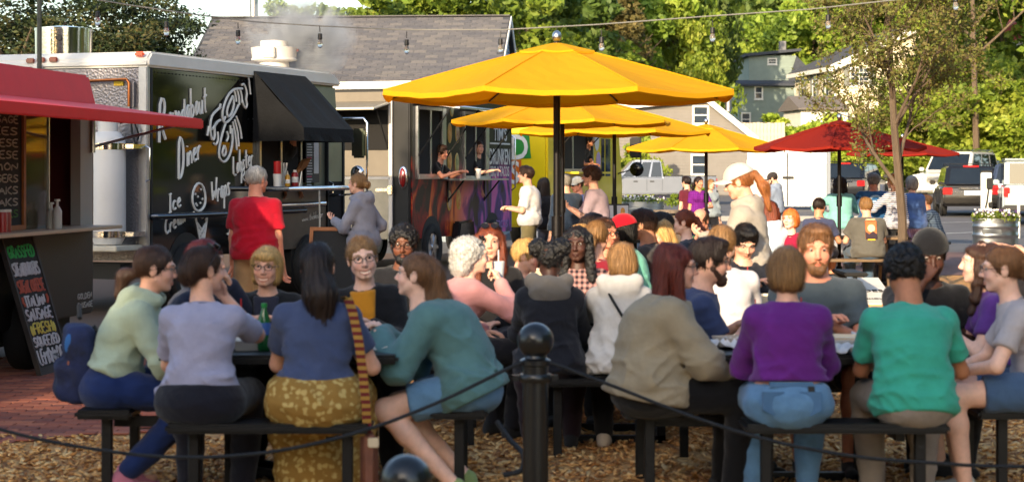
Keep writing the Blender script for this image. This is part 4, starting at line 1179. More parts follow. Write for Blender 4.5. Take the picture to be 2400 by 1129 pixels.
def trunk_mesh(h, r, seed):
    k = (round(h, 1), round(r, 2), seed)
    if k in TRUNKS: return TRUNKS[k]
    rd = random.Random(seed); b = MB()
    pts = [(0, 0, -.4)]; 
    for i in range(1, 7): pts.append((rd.uniform(-.05, .05)*h*.3, rd.uniform(-.05, .05)*h*.3, h*i/6))
    b.tube(pts, [r*1.3] + [r*(1-.13*i) for i in range(6)], 9)
    for i in range(9):
        t = rd.uniform(.35, .95); p = Vector(pts[0]).lerp(Vector(pts[6]), t); a = rd.uniform(0, 6.28); L = h*rd.uniform(.25, .45)
        q = p + Vector((math.cos(a)*L*.8, math.sin(a)*L*.8, L*.6)); m = (p+q)/2 + Vector((0, 0, -L*.08))
        b.tube([p, m, q], [r*.35, r*.22, r*.08], 6)
    o = b.build('trunk', BARK, None, smooth=True); me = o.data; bpy.data.objects.remove(o); TRUNKS[k] = me; return me
def tree(px, Y, ctop, kind, label, scl=1.0, sx=1.0, group=None, name='tree', rz=None, trunk=True, xw=None, cat='tree'):
    """ctop: photograph row of the crown's top"""
    me = CR[kind]; zmax = max(v.co.z for v in me.vertices) if ('h_'+kind) not in CR else CR['h_'+kind]; CR['h_'+kind] = zmax
    x = X(px, Y) if xw is None else xw; g = gz(Y)
    zt = Zp(ctop, Y) if ctop is not None else g + 2*zmax*scl
    zc = zt - zmax*scl - g
    root = thing(name, label, cat, (x, Y, g), random.uniform(0, 6.28) if rz is None else rz, group)
    c = bpy.data.objects.new('crown', me); link(c, root); c.location = (0, 0, max(zc, zmax*scl*.72)); c.scale = (scl*sx, scl*sx, scl)
    if zc < zmax*scl*.72: c.scale.z = scl*max(.4, (zt-g)/(zmax*scl*1.72)); c.location.z = (zt-g)*.42
    if trunk:
        hh = max(1.2, c.location.z + .3*zmax*scl); t = bpy.data.objects.new('trunk', trunk_mesh(round(hh), .22*scl if name != 'shrub' else .05, hash(kind) % 3)); link(t, root)
    return root
def forest():
    G = 'trees on the hillside'
    L = [ # px, Y, top, kind, scale, sx, label
        (668, 92, -2, 'green0', .62, 1.0, 'small round treetop peeping over the left end of the shingle roof'),
        (850, 84, -30, 'green1', .75, 1.1, 'green treetop above the middle of the shingle roof'),
        (960, 90, -70, 'green2', 1.0, 1.0, 'leafy green tree just behind the shingle ridge'),
        (1085, 88, -95, 'green0', 1.05, 1.0, 'tall green tree over the right part of the shingle roof'),
        (1215, 100, -150, 'dark0', 1.15, 1.0, 'dark tree beside the right end of the shingle roof'),
        (1285, 104, -60, 'bright0', 1.15, 1.0, 'bright green tree left of the thin spruce'),
        (1365, 112, -150, 'green1', 1.35, 1.0, 'large green tree behind the big yellow umbrella top'),
        (1455, 106, -110, 'spruce0', 1.0, 1.0, 'thin brownish spruce rising behind the largest yellow umbrella'),
        (1540, 116, -180, 'green2', 1.35, .75, 'dense green tree right of the brownish spruce'),
        (1592, 112, 20, 'bright1', 1.15, .66, 'sunlit yellow green maple behind the beige house'),
        (1580, 128, -260, 'dark1', 1.5, .55, 'dark tall tree behind the sunlit maple'),
        (1745, 172, -220, 'dark0', 1.9, 1.0, 'dark tree behind the green grey house, left'),
        (1860, 180, -230, 'dark1', 1.9, 1.0, 'dark tree behind the chimney of the green grey house'),
        (1905, 150, -60, 'green1', 1.3, 1.0, 'green tree between the two hillside houses'),
        (2010, 165, -240, 'green2', 1.8, 1.0, 'broad green tree behind the cream house roof'),
        (2120, 158, -200, 'dark0', 1.7, 1.0, 'dark tree behind the right end of the cream house'),
        (2235, 150, -240, 'green0', 1.7, 1.0, 'green tree behind the tall bare trunked tree'),
        (2390, 155, -220, 'dark1', 1.7, 1.0, 'dark tree at the far right of the hillside'),
        (2350, 118, -190, 'green1', 1.3, 1.0, 'green tree over the far right white house'),
        (2230, 112, 110, 'green2', .8, 1.0, 'green tree right of the cream house behind the hedge'),
    ]
    for px, Y, tp, k, s_, sx, lb in L: tree(px, Y, tp, k, lb, s_, sx, G)
    G2 = 'dark cedars behind the diner truck'
    for px, Y, tp, k, s_, sx, lb in ((20, 40, -90, 'cedar0', 1.0, 1.1, 'dark cedar at the left edge behind the steel roof drum'), (150, 42, -120, 'cedar1', 1.1, 1.1, 'brownish dark cedar behind the steel roof drum'),
                                     (262, 41, -150, 'cedar0', 1.1, .9, 'dark cedar right of the steel roof drum'), (368, 43, -60, 'cedar1', 1.0, .55, 'dark cedar next to the open sky'), (-60, 44, -90, 'cedar1', 1.1, 1.1, 'dark cedar cut by the left edge of the picture')):
        tree(px, Y, tp, k, lb, s_, sx, G2, 'cedar_tree')
    G3 = 'sunlit shrubs and hedges'
    for px, Y, tp, k, s_, sx, lb in ((1500, 90, 305, 'shrub1', 1.0, .75, 'sunlit green bush between the yellow truck and the pickup'), (1850, 112, 262, 'shrub0', 1.2, 1.3, 'sunlit shrub under the cream annex, left'),
                                     (1930, 110, 258, 'shrub1', 1.2, 1.2, 'sunlit shrub under the cream annex, right'), (1945, 88, 380, 'shrub0', .9, 1.0, 'green shrub at the right end of the white gate'),
                                     (1625, 68, 428, 'shrub0', .5, .8, 'low bright weed clump at the corner of the white gate'),
                                     (2040, 106, 262, 'hedge0', 1.0, 1.1, 'sunlit hedge clump behind the red umbrella'), (2130, 104, 255, 'hedge0', 1.0, 1.1, 'sunlit hedge clump behind the thin tree'),
                                     (2200, 100, 175, 'hedge0', 1.35, 1.1, 'tall sunlit hedge clump left of the white suv roof'), (2290, 102, 200, 'hedge0', 1.4, 1.1, 'tall sunlit hedge clump over the white suv'),
                                     (2375, 100, 175, 'hedge0', 1.4, 1.1, 'tall sunlit hedge clump at the right edge')):
        tree(px, Y, tp, k, lb, s_, sx, G3, 'shrub', cat='shrub')
forest()
def branchy(name, label, x, y, z, h, seed, leaf, r0, leafsize, nleaf, spread=.8, first=.33, depth=4, cat='tree', group=None, lf=1.0):
    """tapered trunk, real limbs and twigs, then small leaves along the twigs"""
    rd = random.Random(seed); b = MB(); tips = []
    def grow(p, d, L, r, lv):
        n = 4; pts = [p]; q = p
        for i in range(n):
            w_ = .13 if lv else .025; d2 = (d + Vector((rd.gauss(0, w_), rd.gauss(0, w_), rd.gauss(0, .09) + (.06 if lv else 0)))).normalized()
            q = q + d2*(L/n); pts.append(q); d = d2
        b.tube(pts, [r*(1-.16*i) for i in range(n+1)], 7 if lv < 2 else 4, caps=False)
        if lv >= 2: tips.extend(pts[1:])
        elif lv == 1: tips.extend(pts[3:])
        if lv >= depth: return
        nb = (11, 7, 6, 5)[min(lv, 3)]
        for k in range(nb):
            t = (first if lv == 0 else .25) + (1-(first if lv == 0 else .25))*(k+rd.random())/nb
            i = min(int(t*n), n-1); s_ = pts[i].lerp(pts[i+1], t*n-i)
            a = rd.uniform(0, 6.28) + k*2.4; u = d.orthogonal().normalized(); v_ = d.cross(u)
            nd = (d*(.62 if lv else .75) + (u*math.cos(a) + v_*math.sin(a))*spread).normalized()
            grow(s_, nd, L*rd.uniform(.36, .58)*(lf if lv == 0 else 1)*(1.15 - .45*t if lv == 0 else 1), max(.0035, r*(1-.6*t)*.52), lv+1)
    grow(Vector((0, 0, -.1)), Vector((.01, 0, 1)), h, r0, 0)
    root = thing(name, label, cat, (x, y, z), 0, group)
    b.build('trunk', BARK, root, smooth=True)
    r = np.random.default_rng(seed); T = np.array([tuple(t) for t in tips], np.float32)
    C = T[r.integers(0, len(T), nleaf)] + r.normal(0, leafsize*1.6, (nleaf, 3)).astype(np.float32)
    V, Q, A = leaves_np(C, leafsize, .2, seed)
    me = np_mesh('crown', V, Q, LEAF[leaf], False); a_ = me.attributes.new('rnd', 'FLOAT', 'POINT'); a_.data.foreach_set('value', A.astype(np.float32))
    link(bpy.data.objects.new('crown', me), root)
    return root
branchy('young_tree', 'slender young tree with grey bark and sparse olive leaves beside the picnic tables', X(2117, 25), 25, 0, 4.6, 5, 'olive', .068, .025, 26000, .62, .30, 4, lf=.72)
branchy('tall_tree', 'tall tree with a visible pale trunk above the hedge at the right', X(2290, 98), 98, gz(98), 13.5, 11, 'green', .19, .17, 9000, .8, .5, 3)
# ------------------------------------------------------------------ food trucks
SILVER = metal((190, 192, 196), 'brushed_steel', .28); CHROME = metal((214, 214, 216), 'chrome', .12, 1, .04)
BLACKP = mat('black_gloss_paint', (11, 11, 12), .06, 0, 3, .2, spec=.32); BLACKM = mat('black_matte', (18, 18, 19), .65, 0, 5, .2)
RUBBER = mat('rubber', (22, 22, 23), .8, 0, 12, .2); CHALK = mat('white_paint_lettering', (232, 230, 224), .7)
WPAINT = mat('white_truck_paint', (226, 222, 214), .45, 0, 2.5, .06, .04, 12)
def diamondmat():
    m = bpy.data.materials.new('diamond_plate'); m.use_nodes = True; nt = m.node_tree; b = nt.nodes['Principled BSDF']
    b.inputs['Metallic'].default_value = .85; b.inputs['Roughness'].default_value = .42; b.inputs['Base Color'].default_value = lin((136, 132, 136)) + (1,)
    tc = nt.nodes.new('ShaderNodeTexCoord'); mp = nt.nodes.new('ShaderNodeMapping'); mp.inputs['Rotation'].default_value = (R(45), 0, 0)
    nt.links.new(tc.outputs['Object'], mp.inputs['Vector'])
    br = nt.nodes.new('ShaderNodeTexChecker'); br.inputs['Scale'].default_value = 28; br.inputs['Color1'].default_value = (1, 1, 1, 1); br.inputs['Color2'].default_value = (0, 0, 0, 1)
    nt.links.new(mp.outputs['Vector'], br.inputs['Vector'])
    v = nt.nodes.new('ShaderNodeTexVoronoi'); v.inputs['Scale'].default_value = 34; nt.links.new(mp.outputs['Vector'], v.inputs['Vector'])
    bp = nt.nodes.new('ShaderNodeBump'); bp.inputs['Strength'].default_value = .55; bp.inputs['Distance'].default_value = .01
    nt.links.new(v.outputs['Distance'], bp.inputs['Height']); bp2 = nt.nodes.new('ShaderNodeBump'); bp2.inputs['Strength'].default_value = .5; bp2.inputs['Distance'].default_value = .008
    nt.links.new(br.outputs['Fac'], bp2.inputs['Height']); nt.links.new(bp.outputs['Normal'], bp2.inputs['Normal']); nt.links.new(bp2.outputs['Normal'], b.inputs['Normal'])
    return m
DIAMOND = diamondmat()
class Side:
    """the vertical plane through corner c along u; loc(px,py,off) gives (s, z) of a photograph point on the plane moved outward by off"""
    def __init__(s, cx, cy, ux, uy):
        n = math.hypot(ux, uy); s.c = (cx, cy); s.u = (ux/n, uy/n); s.rz = math.atan2(uy, ux)
    def loc(s, px, py, off=0.0):
        k = (px-1200)/F; ux, uy = s.u; x0 = s.c[0] + uy*off; y0 = s.c[1] - ux*off
        t = (k*y0 - x0)/(ux - k*uy); Yd = y0 + uy*t
        return t, H - (py-HZ)*Yd/F
    def onend(s, px, py, back=0.0):
        """on the end plane through the corner (running to -outward); returns (distance along +local y, z)"""
        k = (px-1200)/F; vx, vy = -s.u[1], s.u[0]; x0 = s.c[0] - s.u[0]*back; y0 = s.c[1] - s.u[1]*back
        t = (k*y0 - x0)/(vx - k*vy); Yd = y0 + vy*t
        return t, H - (py-HZ)*Yd/F
# stroke alphabet for hand lettering: unit x-height .55, cap 1
SF = {
 'A': [[(0,0),(.3,1),(.6,0)],[(.12,.38),(.5,.38)]], 'B': [[(0,0),(0,1),(.4,.95),(.45,.7),(.0,.55),(.5,.4),(.5,.1),(0,0)]], 'C': [[(.55,.85),(.3,1),(.05,.7),(.03,.3),(.25,0),(.55,.15)]],
 'D': [[(0,0),(0,1),(.35,.95),(.58,.6),(.52,.2),(.25,0),(0,0)]], 'E': [[(.5,1),(0,1),(0,0),(.5,0)],[(0,.52),(.4,.52)]], 'F': [[(.5,1),(0,1),(0,0)],[(0,.52),(.4,.52)]],
 'G': [[(.55,.85),(.3,1),(.05,.7),(.03,.3),(.25,0),(.55,.12),(.55,.45),(.32,.45)]], 'H': [[(0,0),(0,1)],[(.5,0),(.5,1)],[(0,.5),(.5,.5)]], 'I': [[(.1,0),(.1,1)],[(0,1),(.2,1)],[(0,0),(.2,0)]],
 'K': [[(0,0),(0,1)],[(.5,1),(0,.45),(.52,0)]], 'L': [[(0,1),(0,0),(.5,0)]], 'M': [[(0,0),(.05,1),(.35,.4),(.62,1),(.7,0)]], 'N': [[(0,0),(0,1),(.5,0),(.5,1)]],
 'O': [[(.3,1),(.05,.7),(.05,.3),(.3,0),(.55,.3),(.55,.7),(.3,1)]], 'Q': [[(.3,1),(.05,.7),(.05,.3),(.3,0),(.55,.3),(.55,.7),(.3,1)],[(.35,.25),(.6,-.08)]], 'P': [[(0,0),(0,1),(.45,.95),(.5,.7),(.4,.5),(0,.45)]],
 'R': [[(0,0),(.02,1),(.4,.98),(.5,.75),(.38,.55),(.02,.5),(.55,0)]], 'S': [[(.5,.88),(.28,1),(.05,.82),(.1,.6),(.45,.42),(.52,.18),(.28,0),(.02,.12)]], 'T': [[(.28,0),(.28,1)],[(0,1),(.56,1)]],
 'U': [[(0,1),(.02,.25),(.27,0),(.5,.25),(.52,1)]], 'W': [[(0,1),(.18,0),(.38,.7),(.56,0),(.78,1.05)]], 'Z': [[(0,1),(.5,1),(0,0),(.52,0)]], '&': [[(.55,0),(.1,.75),(.25,1),(.4,.8),(.05,.3),(.2,0),(.55,.35)]], "'": [[(.05,1),(.02,.8)]],
 'a': [[(.42,.5),(.2,.55),(.02,.25),(.18,0),(.4,.3),(.42,.52),(.45,0)]], 'b': [[(0,1.15),(.02,0),(.3,.02),(.42,.3),(.25,.52),(.02,.35)]], 'c': [[(.4,.45),(.2,.55),(.02,.28),(.18,0),(.42,.08)]],
 'd': [[(.4,.45),(.15,.5),(.02,.2),(.2,0),(.4,.2),(.42,1.15),(.45,0)]], 'e': [[(.05,.28),(.4,.32),(.3,.55),(.1,.48),(.02,.2),(.2,0),(.42,.08)]], 'i': [[(.05,.52),(.06,0)],[(.05,.75),(.06,.78)]],
 'l': [[(.05,1.1),(.06,0)]], 'm': [[(0,.5),(.02,0)],[(.02,.35),(.18,.52),(.25,.3),(.25,0)],[(.25,.35),(.42,.52),(.5,.3),(.5,0)]], 'n': [[(0,.5),(.02,0)],[(.02,.32),(.22,.54),(.36,.35),(.38,0)]],
 'o': [[(.2,.54),(.02,.3),(.15,0),(.38,.18),(.34,.48),(.2,.54)]], 'p': [[(0,.52),(.02,-.45)],[(.02,.35),(.25,.54),(.4,.28),(.22,0),(.02,.12)]], 'r': [[(0,.5),(.03,0)],[(.03,.3),(.18,.52),(.32,.45)]],
 's': [[(.32,.48),(.12,.54),(.05,.38),(.28,.22),(.25,.02),(.02,.05)]], 't': [[(.15,.95),(.15,.1),(.3,0)],[(0,.58),(.34,.64)]], 'u': [[(0,.52),(.02,.12),(.18,0),(.36,.2),(.38,.54)],[(.38,.5),(.42,0)]],
 'w': [[(0,.52),(.1,0),(.22,.4),(.34,0),(.46,.54)]], 'y': [[(0,.52),(.16,.05)],[(.36,.54),(.1,-.4)]], 'h': [[(0,1.1),(.02,0)],[(.02,.32),(.2,.54),(.34,.35),(.36,0)]], '.': [[(.04,0),(.06,.04)]], 'g': [[(.38,.5),(.15,.52),(.03,.25),(.2,.03),(.38,.25),(.4,.54),(.38,-.3),(.15,-.42)]], ' ': [],
}
def strokes_for(word, p0, p1, hgt, gap=.16, jit=.03, seed=1):
    """polylines of a word between baseline ends p0 and p1 (any 2-D units, y up), cap height hgt"""
    rd = random.Random(seed); widths = []
    for ch in word: widths.append((max([q[0] for st in SF[ch] for q in st], default=.3)) + gap)
    tot = sum(widths); e = ((p1[0]-p0[0])/tot, (p1[1]-p0[1])/tot); out = []; x = 0
    for ch, w_ in zip(word, widths):
        dy = rd.uniform(-jit, jit)
        for st in SF[ch]:
            out.append([(p0[0] + e[0]*(x+a), p0[1] + e[1]*(x+a) + hgt*(b_+dy)) for a, b_ in st])
        x += w_
    return out
def ribbons(mb, polys, conv, r):
    for pl in polys:
        pts = [conv(*p) for p in pl]
        q = []
        for i in range(len(pts)-1):
            a, c = Vector(pts[i]), Vector(pts[i+1]); q += [a, a.lerp(c, .5)]
        q.append(Vector(pts[-1]))
        if len(q) > 4:   # soften corners
            q = [q[0]] + [(q[i-1] + q[i]*2 + q[i+1])/4 for i in range(1, len(q)-1)] + [q[-1]]
        mb.tube(q, r, 5)
def wheel(parent, c, r, w, axis, rim, M=None, hub=None, name='wheel'):
    a = Vector(axis).normalized(); c = Vector(c)
    b = MB(); n = 28
    u = Vector((0, 0, 1)) if abs(a.z) < .9 else Vector((1, 0, 0)); e1 = a.cross(u).normalized(); e2 = a.cross(e1)
    prof = [(.62, -.40), (.80, -.5), (.95, -.46), (1.0, -.3), (1.0, .3), (.95, .46), (.80, .5), (.62, .40)]
    vs_ = [c + a*(z*w) + (e1*math.cos(6.2832*k/n) + e2*math.sin(6.2832*k/n))*(q*r) for q, z in prof for k in range(n)]
    m = len(prof); b.add(vs_, [(i*n+k, i*n+(k+1) % n, ((i+1) % m)*n+(k+1) % n, ((i+1) % m)*n+k) for i in range(m) for k in range(n)])
    t = b.build(name, RUBBER, parent, smooth=True)
    b = MB(); b.cyl(c - a*w*.30, c + a*w*.30, r*.63, n=20); b.build('rim', rim, t, smooth=True)
    b = MB(); 
    for k in range(6):
        d = e1*math.cos(k*1.0472) + e2*math.sin(k*1.0472)
        b.bar(c + a*w*.33, c + a*w*.33 + d*r*.58, r*.14, w*.1, up=a)
    b.cyl(c + a*w*.28, c + a*w*.42, r*.20, r*.15, n=12)
    b.build('hub', hub or rim, t, smooth=True)
    return t

# ---------------- the black diner truck
def diner_truck():
    S = Side(-4.14, 22.6, 1.81, 5.3)
    root = thing('food_truck', 'black food truck with hand painted white lobster and ice cream cone on its side', 'food truck', (S.c[0], S.c[1], 0), S.rz)
    Lb = 5.5; W = 2.3; zb = .62; zt = 2.82; zr = 3.0
    b = MB(); b.b2(.04, 4.55, .02, W-.02, zb, zt); b.build('body', BLACKP, root, bevel=.02)
    b = MB(); b.prism([(4.55, .02, zb-.1), (5.25, .02, zb-.1), (5.52, .02, 1.25), (5.30, .02, zt), (4.55, .02, zt)], (0, W-.04, 0)); b.build('cab', mat('grey_green_paint', (112, 116, 100), .35, 0, 2, .1, coat=.3), root, bevel=.03)
    b = MB(); b.prism([(-.03, -.03, zt), (Lb-.12, -.03, zt), (Lb-.12, -.03, zt+.05), (Lb-.3, -.03, zr-.03), (Lb-.5, -.03, zr), (.06, -.03, zr), (-.03, -.03, zr-.09)], (0, W+.06, 0)); b.build('roof_cap', WPAINT, root, bevel=.035, seg=3)
    # rear wall
    b = MB(); b.b2(-.015, .038, .10, W-.06, zb, zt-.01); b.build('rear_panel', DIAMOND, root)
    b = MB(); b.b2(-.03, .05, -.012, .10, zb-.02, zt); b.build('corner_post', metal((168, 170, 176), 'dull_aluminium', .4), root, bevel=.01)
    b = MB(); b.b2(-.03, .05, W-.10, W+.01, zb-.02, zt); b.build('corner_post', MATS['dull_aluminium'], root, bevel=.01)
    cop = metal((170, 104, 62), 'copper_pipe', .35)
    y1, z1 = S.onend(302, 186, .10); y0, z0 = S.onend(160, 192, .10); y2, z2 = S.onend(300, 250, .10)
    b = MB(); b.tube([(-.10, y0, z0), (-.10, y1+.03, z1), (-.10, y1, z1-.04), (-.10, y1, z2)], .018, 8); b.build('gas_pipe', cop, root, smooth=True)
    ty, tz = S.onend(278, 196, .03); b = MB(); b.b2(-.035, -.018, ty-.06, ty+.06, tz-.025, tz+.025); b.build('warning_sticker', mat('yellow_sticker', (226, 186, 30), .5), root)
    b = MB(); a, z = S.onend(312, 222, .05); b.b2(-.07, -.018, a-.02, a+.03, z-.14, z+.14); b.build('regulator_box', metal((150, 150, 156), 'zinc', .5), root)
    # propane tank on the rear shelf
    ty, _ = S.onend(253, 420, .30); px_m = F/22.9
    b = MB(); zt0 = Zp(575, 22.6); ztop = Zp(285, 22.6); b.lathe([(.05, zt0), (.15, zt0+.02), (.195, zt0+.1), (.20, zt0+.16), (.20, ztop-.28), (.19, ztop-.2), (.14, ztop-.13), (.06, ztop-.10)], 24, (-.30, ty, 0)); tank = b.build('propane_tank', mat('tank_white', (214, 212, 210), .35, 0, 2, .05), root, smooth=True)
    b = MB(); b.lathe([(.11, ztop-.14), (.115, ztop), (.10, ztop), (.10, ztop-.12)], 20, (-.30, ty, 0)); b.build('tank_collar', MATS['tank_white'], tank, smooth=True)
    for zz in (ztop-.32, zt0+.10):
        b = MB(); b.lathe([(.203, zz), (.206, zz), (.206, zz+.07), (.203, zz+.07)], 24, (-.30, ty, 0)); b.b2(-.31, -.01, ty-.33, ty-.19, zz+.01, zz+.06); b.build('tank_strap', CHROME, tank, smooth=True)
    b = MB(); b.tube([(-.12, ty-.05, ztop-.02), (-.10, ty-.2, ztop+.05), (-.08, ty-.27, ztop-.15), (-.08, ty-.23, ztop-.28), (-.08, ty-.18, ztop-.12), (-.06, y1, z2)], .012, 6); b.build('gas_hose', BLACKM, root, smooth=True)
    b = MB(); b.b2(-.62, .02, .04, 1.5, zt0-.05, zt0+.01); b.build('rear_shelf', mat('shelf_cream', (206, 198, 180), .6, 0, 4, .1), root, bevel=.01)
    b = MB(); b.b2(-.25, .02, .2, W-.2, .42, .60); b.build('rear_step', BLACKM, root)
    # lights
    for px, py in ((72, 143), (97, 141), (126, 140)):
        a, z = S.onend(px, py, .03); b = MB(); b.b2(-.055, -.02, a-.055, a+.055, z-.03, z+.03); b.build('marker_light', mat('red_lens', (120, 18, 18), .2, spec=.8), root, bevel=.012)
    a, z = S.onend(341, 127, .03); b = MB(); b.b2(-.055, -.02, a+.01, a+.13, z-.03, z+.03); b.build('marker_light', mat('orange_lens', (196, 66, 30), .2, spec=.8), root, bevel=.015)
    a, z = S.onend(92, 157, .03); b = MB(); b.b2(-.10, -.02, a-.05, a+.05, z-.03, z+.03); b.build('camera_box', WPAINT, root, bevel=.01)
    # rivet line and trims on the side
    b = MB()
    for i in range(52): b.cyl((.12+i*.085, .02, zt-.05), (.12+i*.085, .012, zt-.05), .008, n=6)
    o = b.build('rivets', BLACKM, root); o['kind'] = 'stuff'
    b = MB(); b.b2(.08, .12, -.004, .02, zb, zt-.01); b.build('edge_trim', BLACKM, root)
    for (xa, ya, xb) in ((365, 508, 700), ):
        s0, z = S.loc(xa, ya, .06); s1, _ = S.loc(715, 480, .06)
        b = MB(); b.tube([(s0, .02, z), (s0, -.06, z), (s1, -.06, z), (s1, .02, z)], .035, 10); b.build('rub_rail', metal((70, 78, 92), 'dark_steel_rail', .25), root, smooth=True)
    s0, z = S.loc(349, 380, .04); b = MB(); b.tube([(s0, 0, z+.18), (s0, -.05, z+.16), (s0, -.05, z-.2), (s0, 0, z-.22)], .010, 6); b.build('grab_handle', CHROME, root, smooth=True)
    # grey service panel, window, counter
    sA, _ = S.loc(606, 400); sB, _ = S.loc(702, 400); sC, _ = S.loc(762, 400)
    _, zc = S.loc(680, 436)
    b = MB(); b.b2(sA-.1, sC, -.012, .03, zb, zc-.02); b.build('service_panel', metal((96, 96, 98), 'worn_steel', .38), root)
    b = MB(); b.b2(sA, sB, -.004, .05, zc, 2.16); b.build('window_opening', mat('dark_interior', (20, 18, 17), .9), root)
    w_ = .05
    for s_ in (sA, (sA+sB)/2, sB): MB().b2(s_-w_/2, s_+w_/2, -.03, .02, zc, 2.2).build('window_frame', SILVER, root)
    b = MB(); b.b2(sA-.05, sC+.02, -.40, 0, zc-.035, zc); cn = b.build('counter', SILVER, root, bevel=.008)
    b = MB(); b.tube([(sA-.05, 0, zc-.03), (sA-.05, -.42, zc-.03), (sC+.05, -.42, zc-.03), (sC+.05, 0, zc-.03)], .032, 10); b.build('counter_rail', CHROME, root, smooth=True)
    s1, z1 = S.loc(682, 480, .04); s2, _ = S.loc(758, 478, .04); b = MB(); b.tube([(s1-.6, -.02, z1), (s1, -.05, z1), (s2, -.05, z1), (s2, 0, z1)], .038, 10); b.build('rub_rail', CHROME, root, smooth=True)
    b = MB(); b.tube([(sB-.32, -.43, zc-.03), (sB-.32, -.44, zc-.5), (sB-.33, -.43, .8)], .012, 5); b.build('hanging_cable', mat('pale_cable', (200, 198, 190), .6), root, smooth=True)
    # menu board
    m0, zt_ = S.loc(716, 318, .02); m1, zb_ = S.loc(747, 428, .02)
    b = MB(); b.b2(m0, m1, -.03, -.012, zb_, zt_); mb_ = b.build('menu_board', mat('menu_black', (24, 24, 27), .5), root)
    cm = [mat('menu_white', (206, 206, 206), .7), mat('menu_pink', (206, 60, 110), .7)]
    bb = MB()
    for i in range(20):
        bb.mi = 1 if i in (7, 14) else 0
        z = zt_ - .05 - i*.036
        bb.b2(m0+.02, m0 + (m1-m0)*(.40 if bb.mi else random.uniform(.36, .46)), -.033, -.031, z, z+.014)
        if i < 7: bb.b2(m0 + (m1-m0)*.54, m0 + (m1-m0)*random.uniform(.8, .95), -.033, -.031, z, z+.012)
    o = bb.build('menu_text', cm, mb_); o['kind'] = 'stuff'
    for q in (.30, .08): b = MB(); b.b2(m0 + (m1-m0)*.56, m1-.03, -.035, -.031, zb_+q*.9+.05, zb_+q*.9+.05+.22); b.build('price_card', mat('card_white', (214, 216, 214), .7), mb_, bevel=.003)
    # cab doorway
    d0, _ = S.loc(766, 400); d1, _ = S.loc(800, 400)
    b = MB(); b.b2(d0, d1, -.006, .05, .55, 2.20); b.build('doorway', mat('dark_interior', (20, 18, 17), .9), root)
    b = MB(); b.b2(d0-.03, d0, -.03, .02, .5, 2.3); b.b2(d1, d1+.05, -.03, .02, .5, 2.3); b.build('door_frame', BLACKM, root)
    b = MB(); b.b2(d0+.01, d1-.01, -.012, -.006, 1.5, 2.15); b.build('door_pane', mat('pale_green_pane', (140, 146, 120), .3, 0, 2, .15), root)
    g0, _ = S.loc(815, 400); 
    b = MB(); b.b2(d1+.09, min(d1+.40, 5.2), -.006, .03, 1.55, 2.25); b.build('cab_window', mat('green_glass', (52, 66, 34), .1, 0, 3, .4), root, bevel=.03)
    # mirror on its arm
    a0, az = S.loc(842, 270, .55); 
    b = MB(); b.tube([(5.05, 0, 2.36), (4.95, -.55, 2.36), (4.95, -.60, 2.30), (4.95, -.60, 1.35), (5.05, 0, 1.30)], .016, 8); b.build('mirror_arm', CHROME, root, smooth=True)
    b = MB(); b.b2(4.86, 4.96, -.60, -.40, 1.82, 2.22); b.build('mirror', metal((130, 136, 120), 'mirror_back', .3), root, bevel=.03)
    b = MB(); b.ball((4.9, -.48, 1.62), .10, 14, 8, (.5, 1, 1)); b.build('spot_mirror', CHROME, root, smooth=True)
    b = MB(); b.tube([(sC+.06, -.02, zc+.06), (sC+.06, -.09, zc+.02), (sC+.06, -.09, zc-.1), (sC+.06, -.02, zc-.12)], .014, 6); b.build('door_handle', CHROME, root, smooth=True)
    # awning
    a0, zt1 = S.loc(590, 161); a1, _ = S.loc(711, 172); d = .70; z2 = 2.19; zv = 2.02
    aw = MB(); N = 10
    top = [(a0 + (a1-a0)*i/N, -.02, zt1-.02) for i in range(N+1)]
    rows = [[(a0 + (a1-a0)*i/N, -.02 - d*f, zt1-.02 - (zt1-.02-z2)*(f**1.12) - .018*math.sin(math.pi*f)*(1+math.sin(i*1.9))) for i in range(N+1)] for f in (0, .2, .4, .6, .8, 1)]
    rows += [[(p[0], p[1]-.005, p[2]-(z2-zv)*.5 + .006*math.sin(i*2.2)) for i, p in enumerate(rows[-1])], [(p[0], p[1]-.01 + .012*math.sin(i*1.7), zv) for i, p in enumerate(rows[-1])]]
    vv = [p for r_ in rows for p in r_]; aw.add(vv, [(j*(N+1)+i, j*(N+1)+i+1, (j+1)*(N+1)+i+1, (j+1)*(N+1)+i) for j in range(len(rows)-1) for i in range(N)])
    for e in (a0, a1): aw.add([(e, -.02, zt1-.02), (e, -.02-d*.5, (zt1+z2)/2-.03), (e, -.02-d, z2), (e, -.03-d, zv), (e, -.02, zv)], [(0, 1, 2, 3, 4)])
    awn = aw.build('awning', mat('black_awning', (16, 17, 20), .85, 0, 6, .3, .3, 30, spec=.25), root)
    md = awn.modifiers.new('thick', 'SOLIDIFY'); md.thickness = .006
    b = MB()
    for e in (a0+.02, a1-.02): b.tube([(e, -.01, 2.3), (e, -d, z2-.02)], .012, 6)
    b.build('awning_frame', SILVER, root, smooth=True)
    # roof drum and fan
    t_, _ = S.onend(147, 100, -.6); b = MB(); cx_, cy_ = .62, t_
    b.lathe([(.33, zr-.02), (.335, zr+.30), (.34, zr+.30), (.34, zr+.33), (.31, zr+.335), (.1, zr+.36)], 28, (cx_, cy_, 0)); dr = b.build('exhaust_drum', CHROME, root, smooth=True)
    b = MB(); b.cyl((cx_-.30, cy_-.13, zr+.2), (cx_-.345, cy_-.145, zr+.2), .035, n=12); b.build('port', BLACKM, dr, smooth=True)
    fs, _ = S.loc(765, 140); fx = 4.45; fy = .55; fm = mat('fan_white', (206, 200, 192), .5, 0, 3, .1)
